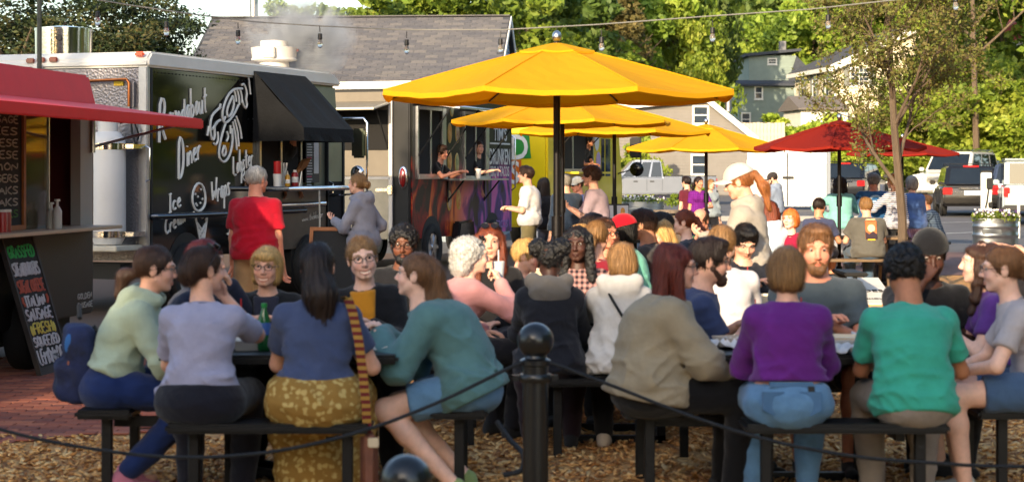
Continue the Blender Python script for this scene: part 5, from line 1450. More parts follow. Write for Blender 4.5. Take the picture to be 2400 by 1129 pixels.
    b = MB(); b.lathe([(.20, zr-.02), (.20, zr+.12), (.31, zr+.14), (.31, zr+.16), (.30, zr+.17), (.315, zr+.30), (.32, zr+.31), (.19, zr+.33), (.19, zr+.40), (.05, zr+.42)], 24, (fx, fy, 0)); fn_ = b.build('roof_fan', fm, root, smooth=True)
    b = MB(); b.b2(fx-.34, fx-.25, fy-.16, fy+.02, zr+.16, zr+.30); b.build('switch_box', mat('switch_grey', (184, 180, 172), .5), fn_, bevel=.01)
    b = MB(); b.b2(fx+.05, fx+.08, fy-.33, fy-.10, zr+.26, zr+.29); b.build('name_plate', mat('plate_red', (120, 62, 58), .5), fn_)
    # wheels
    for s_ in (.95, 4.3):
        b = MB(); b.cyl((s_, .014, .45), (s_, .3, .45), .47, n=24); b.build('wheel_arch', BLACKM, root)
        wheel(root, (s_, .06, .40), .40, .24, (0, -1, 0), mat('wheel_white', (180, 178, 172), .5, 0, 4, .15))
        wheel(root, (s_, W-.12, .40), .40, .24, (0, 1, 0), mat('wheel_white', (180, 178, 172), .5))
    # writing and drawings, read from the photograph in plan of the side
    K = 2.627
    conv = lambda cx, cy: (lambda q: (q[0], .012, q[1]))(S.loc(340 + cx/K, 130 + (-cy)/K))
    neg = lambda pls: [[(x_, -y_) for x_, y_ in pl] for pl in pls]
    def word(nm, w_, p0, p1, hgt, r, seed=1, gap=.14):
        b = MB(); ribbons(b, strokes_for(w_, (p0[0], -p0[1]), (p1[0], -p1[1]), hgt, gap, .03, seed), conv, r*.82); return b.build(nm, CHALK, root, smooth=True)
    word('lettering', 'R', (92, 530), (140, 505), 265, 0.0230)
    word('lettering', 'oundabout', (150, 450), (388, 345), 160, 0.0196, 2)
    word('lettering', 'D', (212, 752), (250, 735), 255, 0.0216)
    word('lettering', 'iner', (262, 682), (352, 630), 160, 0.0189, 3)
    word('lettering', 'Ice', (155, 965), (232, 925), 110, 0.0169, 4)
    word('lettering', 'Cream', (128, 1110), (255, 1020), 105, 0.0162, 5)
    word('lettering', 'Wraps', (415, 925), (530, 850), 145, 0.0175, 6)
    word('lettering', 'Lobster', (548, 742), (672, 668), 120, 0.0162, 7)
    word('lettering', 'Rolls', (598, 785), (680, 735), 75, 0.0149, 8)
    word('lettering', 'Soups', (512, 1110), (600, 1050), 110, 0.0162, 9)
    lob = [[(600,182),(614,174),(625,200),(634,238),(624,270),(634,300),(626,332),(612,308),(604,278)], [(548,208),(562,240),(566,285)], [(568,203),(583,248),(585,305)], [(588,206),(602,250),(601,292)],
           [(604,205),(560,205),(522,232),(496,288),(480,348),(482,400),(500,420),(530,395),(560,350),(580,305)], [(545,250),(520,300),(506,348),(515,385),(540,358),(555,300),(546,250)],
           [(470,318),(440,345),(415,370),(404,430),(410,500),(425,530),(436,490),(430,440),(446,410),(470,398)], [(398,436),(388,494)], [(452,470),(456,520),(440,556),(428,540)], [(470,300),(462,330)],
           [(500,420),(480,480),(462,560),(458,630),(486,662),(515,640),(535,590),(546,520),(540,450)], [(492,556),(476,600),(492,628),(506,590),(494,556)], [(545,410),(560,480),(570,582)], [(556,395),(576,470),(581,560)], [(566,375),(590,440),(599,512)], [(530,430),(531,482)], [(500,378),(488,404)], [(448,415),(418,455)], [(510,470),(520,500),(506,530)]]
    b = MB(); ribbons(b, neg(lob), conv, .0155); b.build('lobster_drawing', CHALK, root, smooth=True)
    ice = [[(312,944),(294,902),(299,832),(325,785),(354,788),(375,840),(378,910),(360,945),(336,962),(312,944)], [(305,962),(318,1004),(340,978),(358,1008),(374,972),(392,990),(378,1014)], [(318,1006),(352,1172)], [(386,1006),(362,1172)], [(326,1030),(372,1100)], [(378,1036),(338,1104)], [(336,1070),(366,1130)], [(374,1072),(346,1140)],
           [(314,850),(316,856)], [(330,866),(332,872)], [(348,822),(350,828)], [(358,880),(360,886)], [(318,910),(326,924)], [(345,905),(347,910)]]
    b = MB(); ribbons(b, neg(ice), conv, .0155); b.build('ice_cream_drawing', CHALK, root, smooth=True)
    b = MB(); ribbons(b, neg([[(640, 112), (655, 240)], [(700, 380), (712, 520)]]), conv, .012); b.build('lettering', CHALK, root, smooth=True)
    conv2 = lambda px, py: (lambda q: (q[0], -.014, q[1]))(S.loc(px, -py, .014))
    b = MB(); ribbons(b, strokes_for('www.', (708, -520), (724, -516), 12, .1, .02, 4) + strokes_for('thelobster', (725, -516), (757, -508), 14, .1, .03, 5), conv2, .005); b.build('web_lettering', CHALK, root, smooth=True)
    return S, root, sA, sB, sC, zc
S1, TR1, sA1, sB1, sC1, zc1 = diner_truck()
def on_side(S, s, off, z):
    return Vector((S.c[0] + S.u[0]*s + S.u[1]*off, S.c[1] + S.u[1]*s - S.u[0]*off, z))

# ---------------- the barbecue truck
def wrapmat():
    m = bpy.data.materials.new('vinyl_wrap'); m.use_nodes = True; nt = m.node_tree; b = nt.nodes['Principled BSDF']
    b.inputs['Roughness'].default_value = .3; b.inputs['Specular IOR Level'].default_value = .15
    tc = nt.nodes.new('ShaderNodeTexCoord'); mp = nt.nodes.new('ShaderNodeMapping'); mp.inputs['Scale'].default_value = (1.7, 1, 1.0)
    nt.links.new(tc.outputs['Object'], mp.inputs['Vector'])
    n = nt.nodes.new('ShaderNodeTexNoise'); n.inputs['Scale'].default_value = 1.1; n.inputs['Detail'].default_value = 5; n.inputs['Distortion'].default_value = 1.6
    nt.links.new(mp.outputs['Vector'], n.inputs['Vector'])
    flame = nt.nodes.new('ShaderNodeValToRGB'); e = flame.color_ramp.elements; e[0].position = .40; e[0].color = lin((20, 20, 24)) + (1,); e[1].position = .62; e[1].color = lin((232, 122, 52)) + (1,); q = e.new(.50); q.color = lin((150, 32, 34)) + (1,)
    purp = nt.nodes.new('ShaderNodeValToRGB'); e = purp.color_ramp.elements; e[0].position = .38; e[0].color = lin((20, 20, 26)) + (1,); e[1].position = .60; e[1].color = lin((206, 96, 172)) + (1,); q = e.new(.48); q.color = lin((78, 48, 140)) + (1,)
    nt.links.new(n.outputs['Fac'], flame.inputs['Fac']); nt.links.new(n.outputs['Fac'], purp.inputs['Fac'])
    sx = nt.nodes.new('ShaderNodeSeparateXYZ'); nt.links.new(tc.outputs['Object'], sx.inputs[0])
    r1 = nt.nodes.new('ShaderNodeMapRange'); r1.inputs['From Min'].default_value = 2.0; r1.inputs['From Max'].default_value = 3.2; nt.links.new(sx.outputs['X'], r1.inputs['Value'])
    mx = nt.nodes.new('ShaderNodeMix'); mx.data_type = 'RGBA'; nt.links.new(r1.outputs[0], mx.inputs['Factor']); nt.links.new(flame.outputs[0], mx.inputs[6]); nt.links.new(purp.outputs[0], mx.inputs[7])
    r2 = nt.nodes.new('ShaderNodeMapRange'); r2.inputs['From Min'].default_value = 1.5; r2.inputs['From Max'].default_value = 1.9; nt.links.new(sx.outputs['Z'], r2.inputs['Value'])
    mx2 = nt.nodes.new('ShaderNodeMix'); mx2.data_type = 'RGBA'; nt.links.new(r2.outputs[0], mx2.inputs['Factor']); nt.links.new(mx.outputs[2], mx2.inputs[6]); mx2.inputs[7].default_value = lin((26, 27, 24)) + (1,)
    nt.links.new(mx2.outputs[2], b.inputs['Base Color'])
    return m
def bbq_truck():
    S = Side(X(963, 32.1), 32.1, .325, .946)
    root = thing('food_truck', 'black barbecue food truck with colourful wrap and two open serving windows', 'food truck', (S.c[0], S.c[1], 0), S.rz)
    Lb = 5.0; W = 2.4; zb = .55; zt = 2.98; wr = wrapmat()
    b = MB(); b.b2(.0, Lb, .02, W, zb, zt); b.build('body', BLACKM, root, bevel=.02)
    b = MB(); b.b2(.05, Lb-.02, -.006, .03, zb, zt-.03); b.build('side_panel', wr, root)
    b = MB(); b.b2(-.04, Lb+.02, -.03, W+.03, zt, zt+.12); b.build('roof_edge', WPAINT, root, bevel=.02)
    # rear wall: beige panel, hatch, half door, posts, tail light
    e = lambda px, py, bk=0.0: S.onend(px, py, bk)
    y0, _ = e(918, 400); yL, zt1 = e(822, 236); _, zh = e(870, 292)
    b = MB(); b.b2(-.02, .02, y0, W-.02, zb, zt-.05); b.build('rear_panel', mat('beige_panel', (108, 99, 86), .6, 0, 3, .08), root)
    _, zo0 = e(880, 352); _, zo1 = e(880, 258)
    b = MB(); b.b2(-.03, -.018, y0+.06, W-.1, zo0, zo1); b.build('rear_opening_painted_shade', mat('dark_interior', (20, 18, 17), .9), root)  # dark sheet runs below the opening to paint the hatch's shadow
    b = MB(); b.prism([(-.03, y0+.02, zo1+.14), (-.72, y0+.02, zo1+.02), (-.72, y0+.02, zo1-.01), (-.03, y0+.02, zo1+.11)], (0, W-y0-.1, 0)); h_ = b.build('rear_hatch', mat('hatch_tan', (120, 112, 98), .6, 0, 3, .1), root)
    b = MB(); b.tube([(-.03, y0+.01, zo1+.12), (-.73, y0+.01, zo1), (-.73, W-.08, zo1)], .022, 6); b.build('hatch_edge', mat('cream_metal', (214, 206, 186), .5), h_, smooth=True)
    b = MB(); b.tube([(-.03, y0+.05, zo0+.02), (-.55, y0+.05, zo1+.03)], .014, 6); b.build('hatch_strut', BLACKM, h_, smooth=True)
    b = MB(); b.b2(-.06, -.02, y0-.03, y0+.03, zb, zt-.1); b.build('door_post', mat('post_white', (214, 206, 196), .4), root)
    _, zd = e(880, 420); b = MB(); b.b2(-.05, -.022, y0+.03, W-.35, zb, zd); b.build('half_door', metal((132, 132, 130), 'door_steel', .35), root)
    b = MB(); b.b2(-.06, -.02, y0, W-.33, zd, zd+.04); b.build('door_rail', mat('post_white', (214, 206, 196), .4), root)
    yl, zl = e(900, 445); b = MB(); b.box(-.09, yl, zl, .05, .22, .05); b.box(-.08, yl-.14, zl, .06, .08, .14); b.build('door_latch', CHROME, root, bevel=.012)
    yt, zt2 = e(945, 416); b = MB(); b.ball((-.02, yt, zt2), .16, 16, 10, (.25, .38, 1)); t = b.build('tail_light', mat('red_lens', (120, 18, 18), .2, spec=.8), root, smooth=True)
    b = MB(); b.ball((-.012, yt, zt2), .19, 16, 10, (.15, .45, 1)); b.build('light_bezel', CHROME, t, smooth=True)
    # serving windows
    for (pa, pb, pt, pbm) in ((976, 1040, 256, 408), (1086, 1141, 268, 412)):
        s0, zt_ = S.loc(pa, pt); s1, zb_ = S.loc(pb, pbm)
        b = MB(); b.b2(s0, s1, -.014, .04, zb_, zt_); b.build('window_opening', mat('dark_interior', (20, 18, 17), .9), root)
        b = MB(); b.b2(s0-.06, s0, -.05, .0, zb_-.05, zt_+.05); b.b2(s1-.18, s1, -.05, .0, zb_-.05, zt_+.05); b.b2(s0, s1-.18, -.05, 0, zt_, zt_+.05); b.b2(s0-.05, s1+.02, -.07, 0, zb_-.08, zb_); b.b2(s0+(s1-s0)*.45, s0+(s1-s0)*.5, -.03, 0, zb_, zt_); b.build('window_frame', SILVER, root, bevel=.006)
        b = MB(); b.prism([(s0-.08, -.03, zt_+.14), (s0-.08, -.78, zt_+.03), (s0-.08, -.78, zt_), (s0-.08, -.03, zt_+.10)], (s1-s0+.2, 0, 0)); h_ = b.build('hatch', SILVER, root)
        b = MB()
        for q in (s0-.02, s1+.05): b.tube([(q, -.02, zb_+.25*(zt_-zb_)), (q, -.62, zt_+.04)], .014, 6)
        b.build('hatch_strut', BLACKM, root, smooth=True)
    s0, z = S.loc(1082, 419, .3); s1, _ = S.loc(1188, 419, .3)
    b = MB(); b.b2(s0-.2, s1, -.34, -.01, z-.03, z); b.build('shelf', SILVER, root, bevel=.006)
    for q in (s0+.1, s1-.4): b = MB(); b.bar((q, -.01, z-.03), (q, -.01, z-.4), .03); b.bar((q, -.30, z-.03), (q, -.01, z-.38), .025); b.build('shelf_bracket', BLACKM, root)
    # food stickers
    gold = mat('sticker_gold', (196, 158, 66), .4); foods = [mat('sticker_food_%d' % i, c, .5, 0, 9, 0, col2=c2) for i, (c, c2) in enumerate((((196, 110, 40), (230, 180, 90)), ((90, 120, 50), (210, 190, 130)), ((150, 90, 50), (220, 200, 160))))]
    k = 0
    for (px, py) in ((1053, 312), (1058, 250), (1071, 312), (1053, 376), (1070, 382), (1052, 470), (1074, 468)):
        s_, z = S.loc(px, py); b = MB(); b.ball((s_, -.008, z), .175, 18, 10, (.62, .06, 1)); o = b.build('food_sticker', gold, root, smooth=True)
        b = MB(); b.ball((s_, -.013, z), .140, 18, 10, (.62, .06, 1)); b.build('food_picture', foods[k % 3], o, smooth=True); k += 1
    s_, z = S.loc(1171, 322); text('lettering', "TIM'S", .34, (s_, -.014, z-.06), (R(90), 0, 0), CHALK, root, bold=.004, sx=.95)
    s0, z = S.loc(1147, 336); s1, _ = S.loc(1194, 336); b = MB(); b.b2(s0, s1, -.014, -.006, z-.015, z+.015); b.build('lettering_rule', CHALK, root)
    s_, z = S.loc(1170, 372); text('lettering', 'DRUNKEN', .40, (s_, -.014, z-.10), (R(90), 0, 0), CHALK, root, bold=.006, sx=.60)
    s_, z = S.loc(1170, 400); text('lettering', 'BBQ & TACOS', .26, (s_, -.014, z-.10), (R(90), 0, 0), CHALK, root, sx=.62)
    s_, z = S.loc(1175, 520); text('lettering', 'tacos', .30, (s_, -.014, z-.10), (R(90), 0, 0), mat('lilac_letters', (150, 120, 190), .5), root)
    for s_ in (.9, 3.9):
        b = MB(); b.cyl((s_, -.010, .45), (s_, .3, .45), .46, n=24); b.build('wheel_arch', BLACKM, root)
        wheel(root, (s_, .05, .39), .39, .24, (0, -1, 0), SILVER); wheel(root, (s_, W-.12, .39), .39, .24, (0, 1, 0), SILVER)
    s_, z = S.loc(1078, 545, .02); b = MB(); b.prism([(s_-.45, -.02, z-.1), (s_-.35, -.02, z+.20), (s_+.3, -.02, z+.22), (s_+.4, -.02, z-.1)], (0, -.15, 0)); b.build('fender', BLACKP, root, bevel=.03)
    b = MB(); b.tube([(Lb-.15, -.05, 2.3), (Lb-.15, -.12, 2.25), (Lb-.15, -.12, 1.35), (Lb-.15, -.05, 1.3)], .014, 6); b.build('grab_rail', CHROME, root, smooth=True)
    return S, root
S2, TR2 = bbq_truck()

# ---------------- the yellow truck
def yellow_truck():
    S = Side(X(1283, 39.0), 39.0, .325, .946)
    root = thing('food_truck', 'bright yellow food truck with green and orange lettered blocks', 'food truck', (S.c[0], S.c[1], 0), S.rz)
    Lb = 4.6; W = 2.35; zb = .55; zt = 3.0
    ym = mat('yellow_truck_paint', (238, 208, 20), .35, 0, 2, .05, coat=.3); gm = mat('truck_green', (42, 140, 58), .4); om = mat('truck_orange', (222, 112, 28), .4)
    b = MB(); b.b2(0, Lb, 0, W, zb, zt); b.build('body', ym, root, bevel=.05)
    b = MB(); b.prism([(Lb, .05, zb), (Lb+.9, .05, zb), (Lb+1.0, .05, 1.3), (Lb+.7, .05, 2.55), (Lb, .05, 2.6)], (0, W-.1, 0)); b.build('cab', ym, root, bevel=.04)
    e = S.onend
    def rear(nm, pts, m, off):
        b = MB(); P = [e(px, py) for px, py in pts]; b.prism([(-off, a, z) for a, z in P], (.01, 0, 0)); return b.build(nm, m, root)
    rear('green_block', ((1170, 318), (1240, 314), (1245, 371), (1170, 374)), gm, .012)
    rear('orange_block', ((1170, 377), (1222, 375), (1222, 429), (1170, 431)), om, .012)
    a = [(1243 + 32*math.cos(t), 274 + 18*math.sin(t)) for t in np.linspace(0, 6.2, 20)]; rear('green_oval', a, gm, .012)
    for ch, px, py, sz in (('D', 1217, 345, .68), ('O', 1183, 345, .68), ('S', 1206, 404, .62)):
        y_, z = e(px, py); text('lettering', ch, sz, (-.024, y_, z-sz*.34), (R(90), 0, R(-90)), CHALK, root, bold=.012, sx=.8)
    y_, z = e(1196, 352); b = MB(); b.tube([(-.02, y_, z+.5), (-.06, y_, z+.48), (-.06, y_, z-.5), (-.02, y_, z-.52)], .018, 6); b.build('grab_rail', CHROME, root, smooth=True)
    s0, zt_ = S.loc(1318, 300); s1, zb_ = S.loc(1386, 396)
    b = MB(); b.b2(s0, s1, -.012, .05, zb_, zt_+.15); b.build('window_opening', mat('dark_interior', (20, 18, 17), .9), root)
    b = MB(); b.b2(s0-.05, s0, -.04, .01, zb_, zt_+.2); b.b2(s1, s1+.05, -.04, .01, zb_, zt_+.2); b.b2(s0+.3*(s1-s0), s0+.33*(s1-s0), -.03, .01, zb_, zt_+.2); b.b2(s0-.05, s1+.05, -.06, .0, zb_-.06, zb_); b.build('window_frame', SILVER, root)
    s2, _ = S.loc(1300, 350); b = MB(); b.b2(s2, s0-.08, -.02, .01, zb_-.2, zt_+.1); b.build('white_panel', WPAINT, root)
    b = MB(); b.b2(s0-.05, s1+.3, -.36, 0, zb_-.10, zb_-.06); b.build('counter', ym, root)
    b = MB()
    for q in (s0+.02, s1-.02): b.tube([(q, -.02, zb_+.5), (q, -.5, zt_+.2)], .012, 6)
    b.build('hatch_strut', BLACKM, root, smooth=True)
    b = MB(); b.prism([(s0-.1, -.02, zt_+.32), (s0-.1, -.75, zt_+.24), (s0-.1, -.75, zt_+.2), (s0-.1, -.02, zt_+.28)], (s1-s0+.25, 0, 0)); b.build('hatch', ym, root)
    s3, _ = S.loc(1398, 350); 
    for i, (q, h_) in enumerate(((.0, .5), (.12, .3))):
        b = MB(); b.ball((s3+q, -.008, 2.3-i*.45), .22, 14, 8, (.8, .05, 1)); b.build('wrap_shape', CHALK if i == 0 else mat('wrap_lilac', (190, 160, 200), .5), root, smooth=True)
    s4, _ = S.loc(1409, 380); s5, _ = S.loc(1422, 380)
    for (za, zbm) in ((1.55, 2.35), ):
        b = MB(); b.b2(s4, s4+.22, -.01, .03, za, zbm); b.b2(s4+.32, s5+.25, -.01, .03, za, zbm); b.build('door_pane', mat('window_glass', (52, 62, 74)), root)
    b = MB(); b.tube([(Lb+.55, .05, 2.50), (Lb+.5, -.42, 2.56), (Lb+.5, -.5, 2.5), (Lb+.5, -.5, 1.75), (Lb+.6, .05, 1.6)], .016, 6); b.build('mirror_arm', BLACKM, root, smooth=True)
    b = MB(); b.b2(Lb+.44, Lb+.52, -.52, -.26, 1.95, 2.4); b.build('mirror', BLACKM, root, bevel=.03)
    b = MB(); b.ball((Lb+.46, -.42, 1.70), .16, 14, 10, (.5, 1, 1)); b.build('spot_mirror', BLACKP, root, smooth=True)
    for s_ in (.9, 3.9, 4.9):
        if s_ == 3.9: continue
        wheel(root, (s_, .1, .39), .39, .24, (0, -1, 0), SILVER); wheel(root, (s_, W-.12, .39), .39, .24, (0, 1, 0), SILVER)
    return S, root
S3, TR3 = yellow_truck()

# ---------------- the red lemonade trailer at the left edge
def red_trailer():
    S = Side(-3.79 - .131*4.6, 18 - 4.6, .131, .99); Lb = 4.64; W = 2.0
    root = thing('food_trailer', 'dark food trailer with a red top and a propped red flap at the left edge', 'food trailer', (S.c[0], S.c[1], 0), S.rz)
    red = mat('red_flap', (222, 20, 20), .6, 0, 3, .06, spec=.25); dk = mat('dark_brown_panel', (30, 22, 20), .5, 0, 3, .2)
    zc = 1.15
    b = MB(); b.b2(0, Lb, 0, W, .36, zc-.03); b.build('lower_body', dk, root, bevel=.015)
    b = MB(); b.b2(0, Lb, 1.0, W, zc-.03, 2.2); b.build('back_wall', mat('trailer_inside', (58, 50, 46), .8, 0, 2, .1), root)
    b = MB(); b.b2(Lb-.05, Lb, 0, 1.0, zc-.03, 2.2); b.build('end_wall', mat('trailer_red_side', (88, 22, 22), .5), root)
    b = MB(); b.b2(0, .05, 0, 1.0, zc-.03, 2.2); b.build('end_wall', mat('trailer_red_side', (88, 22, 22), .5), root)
    b = MB(); b.prism([(0, -.03, 2.2), (0, .05, 2.50), (0, W, 2.58), (0, W, 2.2)], (Lb+.02, 0, 0)); b.build('roof', red, root, bevel=.02)
    b = MB(); b.prism([(-.1, -.04, 2.24), (-.1, -1.02, 2.10), (-.1, -1.02, 2.01), (-.1, -.04, 2.20)], (Lb+.12, 0, 0)); fl = b.build('flap', red, root, bevel=.012)
    b = MB(); b.quad((0, -.06, 2.195), (Lb-.02, -.06, 2.195), (Lb-.02, -.98, 2.025), (0, -.98, 2.025)); b.build('flap_lining', mat('lining_white', (186, 180, 172), .7, 0, 3, .05), fl)
    s_, z = S.loc(200, 335); 
    b = MB(); b.tube([(Lb-.06, .0, 1.85), (Lb-.06, -.86, 2.06)], .014, 6); b.build('flap_strut', SILVER, root, smooth=True)
    b = MB(); b.tube([(Lb-.09, -.03, 2.1), (Lb-.09, -.03, 1.8)], .02, 8); b.build('gas_spring', SILVER, root, smooth=True)
    sP, _ = S.loc(186, 400); b = MB(); b.b2(sP, Lb-.05, -.01, .08, zc, 2.18); b.build('window_post', mat('post_grey', (150, 146, 140), .5), root)
    sG0, _ = S.loc(60, 400); sG1, _ = S.loc(120, 400)
    b = MB(); b.b2(sG0, sG1, .03, .04, zc, 2.18); b.build('sliding_pane', mat('pane_reflective', (88, 84, 62), .05, 0, 2, .3, alpha=.55, spec=.9), root)
    b = MB(); b.b2(sG1, sG1+.02, .02, .06, zc, 2.18); b.build('pane_edge', SILVER, root)
    b = MB(); b.b2(0, Lb+.04, -.26, .5, zc-.03, zc); b.build('counter', mat('counter_tan', (186, 166, 140), .5, 0, 4, .08), root, bevel=.006)
    # chalk menu in an orange frame
    sM, _ = S.loc(56, 400); f = mat('orange_wood', (150, 88, 40), .6, 0, 8, .2)
    b = MB(); b.b2(.5, sM-.05, .0, .02, zc+.04, 2.12); mn = b.build('menu_board', mat('chalkboard', (24, 22, 21), .8, 0, 4, .3), root)
    b = MB(); b.b2(sM-.05, sM, -.02, .025, zc+.01, 2.15); b.b2(.5, sM-.05, -.02, .025, zc+.005, zc+.045); b.b2(.5, sM-.05, -.02, .025, 2.115, 2.155); b.build('menu_frame', f, root)
    bb = MB(); ms = [mat('chalk_white', (176, 172, 164), .9), mat('chalk_yellow', (168, 150, 50), .9), mat('chalk_green', (80, 120, 60), .9)]
    for i in range(9):
        bb.mi = 0 if i < 5 else random.choice((0, 1, 2)); z = 2.02 - i*.095
        ribbons(bb, strokes_for(random.choice(('BURGERS', 'STEAKS', 'LEMON', 'SAUSAGE', 'FRIES', 'CHEESE')), (sM-.95, z), (sM-.12, z), .06, .12, .02, i), lambda a, c: (a, -.003, c), .006)
    bb.build('menu_text', ms, mn)
    wheel(root, (S.loc(60, 778)[0], -.02, .33), .33, .2, (0, -1, 0), mat('wheel_cream', (206, 200, 186), .5), hub=mat('hub_red', (166, 22, 26), .3, coat=.4))
    sw_ = S.loc(60, 778)[0]; MB().cyl((sw_, -.118, .33), (sw_, -.135, .33), .265, .255, n=32).build('wheel_cover', MATS['wheel_cream'], root, smooth=True); MB().ball((sw_, -.13, .33), .17, 24, 10, (1, .22, 1)).build('hub_cap', MATS['hub_red'], root, smooth=True)
    b = MB(); b.b2(.2, Lb-.2, .15, W-.1, .2, .36); b.build('chassis', BLACKM, root)
    sT, z = S.loc(196, 708); bb = MB(); ribbons(bb, strokes_for('GOLDEN', (Lb-.42, .50), (Lb-.05, .50), .05, .14, 0, 1) + strokes_for('SAUSAGE', (Lb-.42, .42), (Lb-.03, .42), .05, .14, 0, 2), lambda a, c: (a, -.003, c), .006); bb.build('lettering', MATS['chalk_white'], root, smooth=True)
    b = MB(); b.tube([(S.loc(197, 150)[0]-.3, .3, 2.4), (S.loc(197, 150)[0]-.3, .3, 4.6)], .022, 8); b.build('light_pole', mat('pole_green', (70, 78, 66), .5), root, smooth=True)
    # leaning chalkboard: a thing of its own
    sb, _ = S.loc(128, 862, .34)
    sg = thing('chalkboard_sign', 'tall narrow chalkboard menu leaning against the dark trailer', 'sign', tuple(on_side(S, sb-.32, .36, 0)), S.rz)
    Hh = 1.16; tl = math.asin(.34/Hh); M = Matrix.Rotation(-tl, 4, 'X')
    b = MB(M); b.b2(0, .62, 0, .02, .0, Hh); bd = b.build('board', MATS['chalkboard'], sg)
    b = MB(M); b.b2(-.03, 0, -.01, .03, 0, Hh); b.b2(.62, .65, -.01, .03, 0, Hh); b.b2(0, .62, -.01, .03, 0, .08); b.b2(0, .62, -.01, .03, Hh-.02, Hh+.01); b.build('frame', mat('dark_wood', (46, 40, 36), .7, 0, 8, .2), sg)
    cols = {'g': mat('chalk_bright_green', (64, 176, 96), .9), 'w': mat('chalk_pale', (196, 196, 200), .9), 'r': mat('chalk_red', (180, 92, 74), .9), 'y': mat('chalk_lemon', (206, 190, 90), .9)}
    for w_, z, h_, c_ in (('GRASSFED', .98, .10, 'g'), ('STEAKBURGERS', .83, .105, 'w'), ('STEAK CHEESE', .69, .10, 'r'), ('ITALIAN', .575, .085, 'w'), ('SAUSAGE', .46, .095, 'w'), ('FRESH', .345, .09, 'y'), ('SQUEEZED', .245, .08, 'w'), ('LEMONADE', .10, .12, 'w')):
        bb = MB(M); i_ = .10 if w_ in ('ITALIAN', 'FRESH') else .03
        ribbons(bb, strokes_for(w_, (i_, z), (.62-i_, z), h_, .12, .02, len(w_)), lambda a, c: (a, -.003, c), .0085); bb.build('chalk_lettering', cols[c_], bd, smooth=True)
    for (x_, z, c_, k) in ((.05, .585, 'r', 1), (.57, .585, 'r', -1)):
        bb = MB(M); bb.tube([(x_, -.004, z+.07), (x_-.012*k, -.004, z+.03), (x_+.02*k, -.004, z)], .012, 6); bb.build('chalk_drawing', cols[c_], bd, smooth=True)
    for x_ in (.06, .55):
        bb = MB(M); bb.ball((x_, -.003, .38), .045, 10, 6, (.6, .15, 1)); bb.build('chalk_drawing', cols['y'], bd, smooth=True)
    return S, zc
S4, zc4 = red_trailer()
# ------------------------------------------------------------------ picnic tables
TBLK = mat('black_table_steel', (13, 13, 15), .5, .0, 6, .3, .12, 50, spec=.35)
def picnic_table(x, y, label, rz=0.0, top_z=.74, hs=.58, m=None, off=.87):
    m = m or TBLK
    r = thing('picnic_table', label, 'picnic table', (x, y, 0), rz, 'square black picnic tables')
    b = MB(); b.b2(-hs, hs, -hs, hs, top_z-.045, top_z); b.build('table_top', m, r, bevel=.016)
    for k in range(4):
        M = Matrix.Rotation(k*math.pi/2, 4, 'Z')
        b = MB(M); b.b2(-.475, .475, -off-.14, -off+.14, .415, .46); bn = b.build('bench', m, r, bevel=.014)
        for sx in (-.36, .36):
            b = MB(M); b.b2(sx-.025, sx+.025, -off-.025, -off+.025, 0, .415); b.build('leg', m, bn, bevel=.004, seg=1)
        b = MB(M); b.b2(-.30, .30, -.30, -.25, .0, .05); b.b2(.25, .30, -.30, -.25, .051, top_z-.046); b.b2(.255, .295, -off+.02, -.30, .36, .41); b.build('support_frame', m, r)
    return r
TABLES = {'A': (-1.13, 10.2, 'black picnic table in the left foreground where the women in grey and navy sit'),
          'B': (1.55, 10.2, 'black picnic table in the right foreground where the purple sweater and green shirt sit'),
          'C': (.62, 12.22, 'black picnic table behind the black bollard with the white and black hoodies'),
          'D': (.333, 14.8, 'black picnic table around the pole of the largest yellow umbrella'),
          'E': (1.62, 13.65, 'black picnic table with the man in the plain white shirt'),
          'K': (.12, 17.25, 'black picnic table in the middle behind the umbrella pole'),
          'F': (X(1318, 23.5), 23.5, 'black picnic table under the second yellow umbrella'),
          'G': (X(1440, 26.5), 26.8, 'black picnic table under the third yellow umbrella'),
          'H': (X(1655, 31.5), 31.5, 'black picnic table under the smallest yellow umbrella'),
          'N': (X(1822, 23.5), 23.6, 'black picnic table where the red haired girl sits')}
for k, (x, y, lb) in TABLES.items(): picnic_table(x, y, lb)
def bench(x, y, L, rz, label):
    b0 = thing('bench', label, 'bench', (x, y, 0), rz, 'plain black benches')
    MB().b2(-L/2, L/2, -.15, .15, .415, .46).build('seat', TBLK, b0, bevel=.012)
    for sx in (-L/2+.12, L/2-.12): MB().b2(sx-.03, sx+.03, -.12, .12, 0, .415).build('leg', TBLK, b0)
bench(X(1045, 13.25), 13.25, 1.24, 0, 'plain black bench behind the left foreground table')
bench(1.32, 17.1, 3.0, math.atan2(2.9, .68), 'long black bench under the red cap and the charcoal shirt')
bench(X(1660, 20.2), 20.2, .9, R(30), 'short black bench under the man in the green shirt')
bench(X(2482, 20.7), 20.7, .9, R(90), 'short black bench just outside the right edge')
def wood_picnic_table(x, y, label, rz, m, L=1.75):
    r = thing('picnic_table', label, 'picnic table', (x, y, 0), rz, 'long picnic tables')
    for i in range(5):
        MB().b2(-L/2, L/2, -.37+i*.15, -.24+i*.15, .70, .74).build('top_plank', m, r, bevel=.005, seg=1)
    for sy in (-1, 1):
        for j in (0, 1): MB().b2(-L/2, L/2, sy*.70-.13+j*.135, sy*.70-.005+j*.135, .415, .455).build('seat_plank', m, r, bevel=.005, seg=1)
    for sx in (-L/2+.28, L/2-.28):
        for sy in (-1, 1): MB().bar((sx, sy*.62, 0), (sx, sy*.18, .70), .09, .04, up=(1, 0, 0)).build('leg', m, r)
        MB().b2(sx-.045, sx-.005, -.82, .82, .33, .415).build('cross_beam', m, r)
    return r
BRW = mat('weathered_brown_wood', (112, 92, 70), .85, 0, 10, .2, .3, 40, stretch=(.3, 3, 3))
wood_picnic_table(X(1975, 27.6), 27.75, 'brown plank picnic table under the red umbrella', R(-4), BRW)
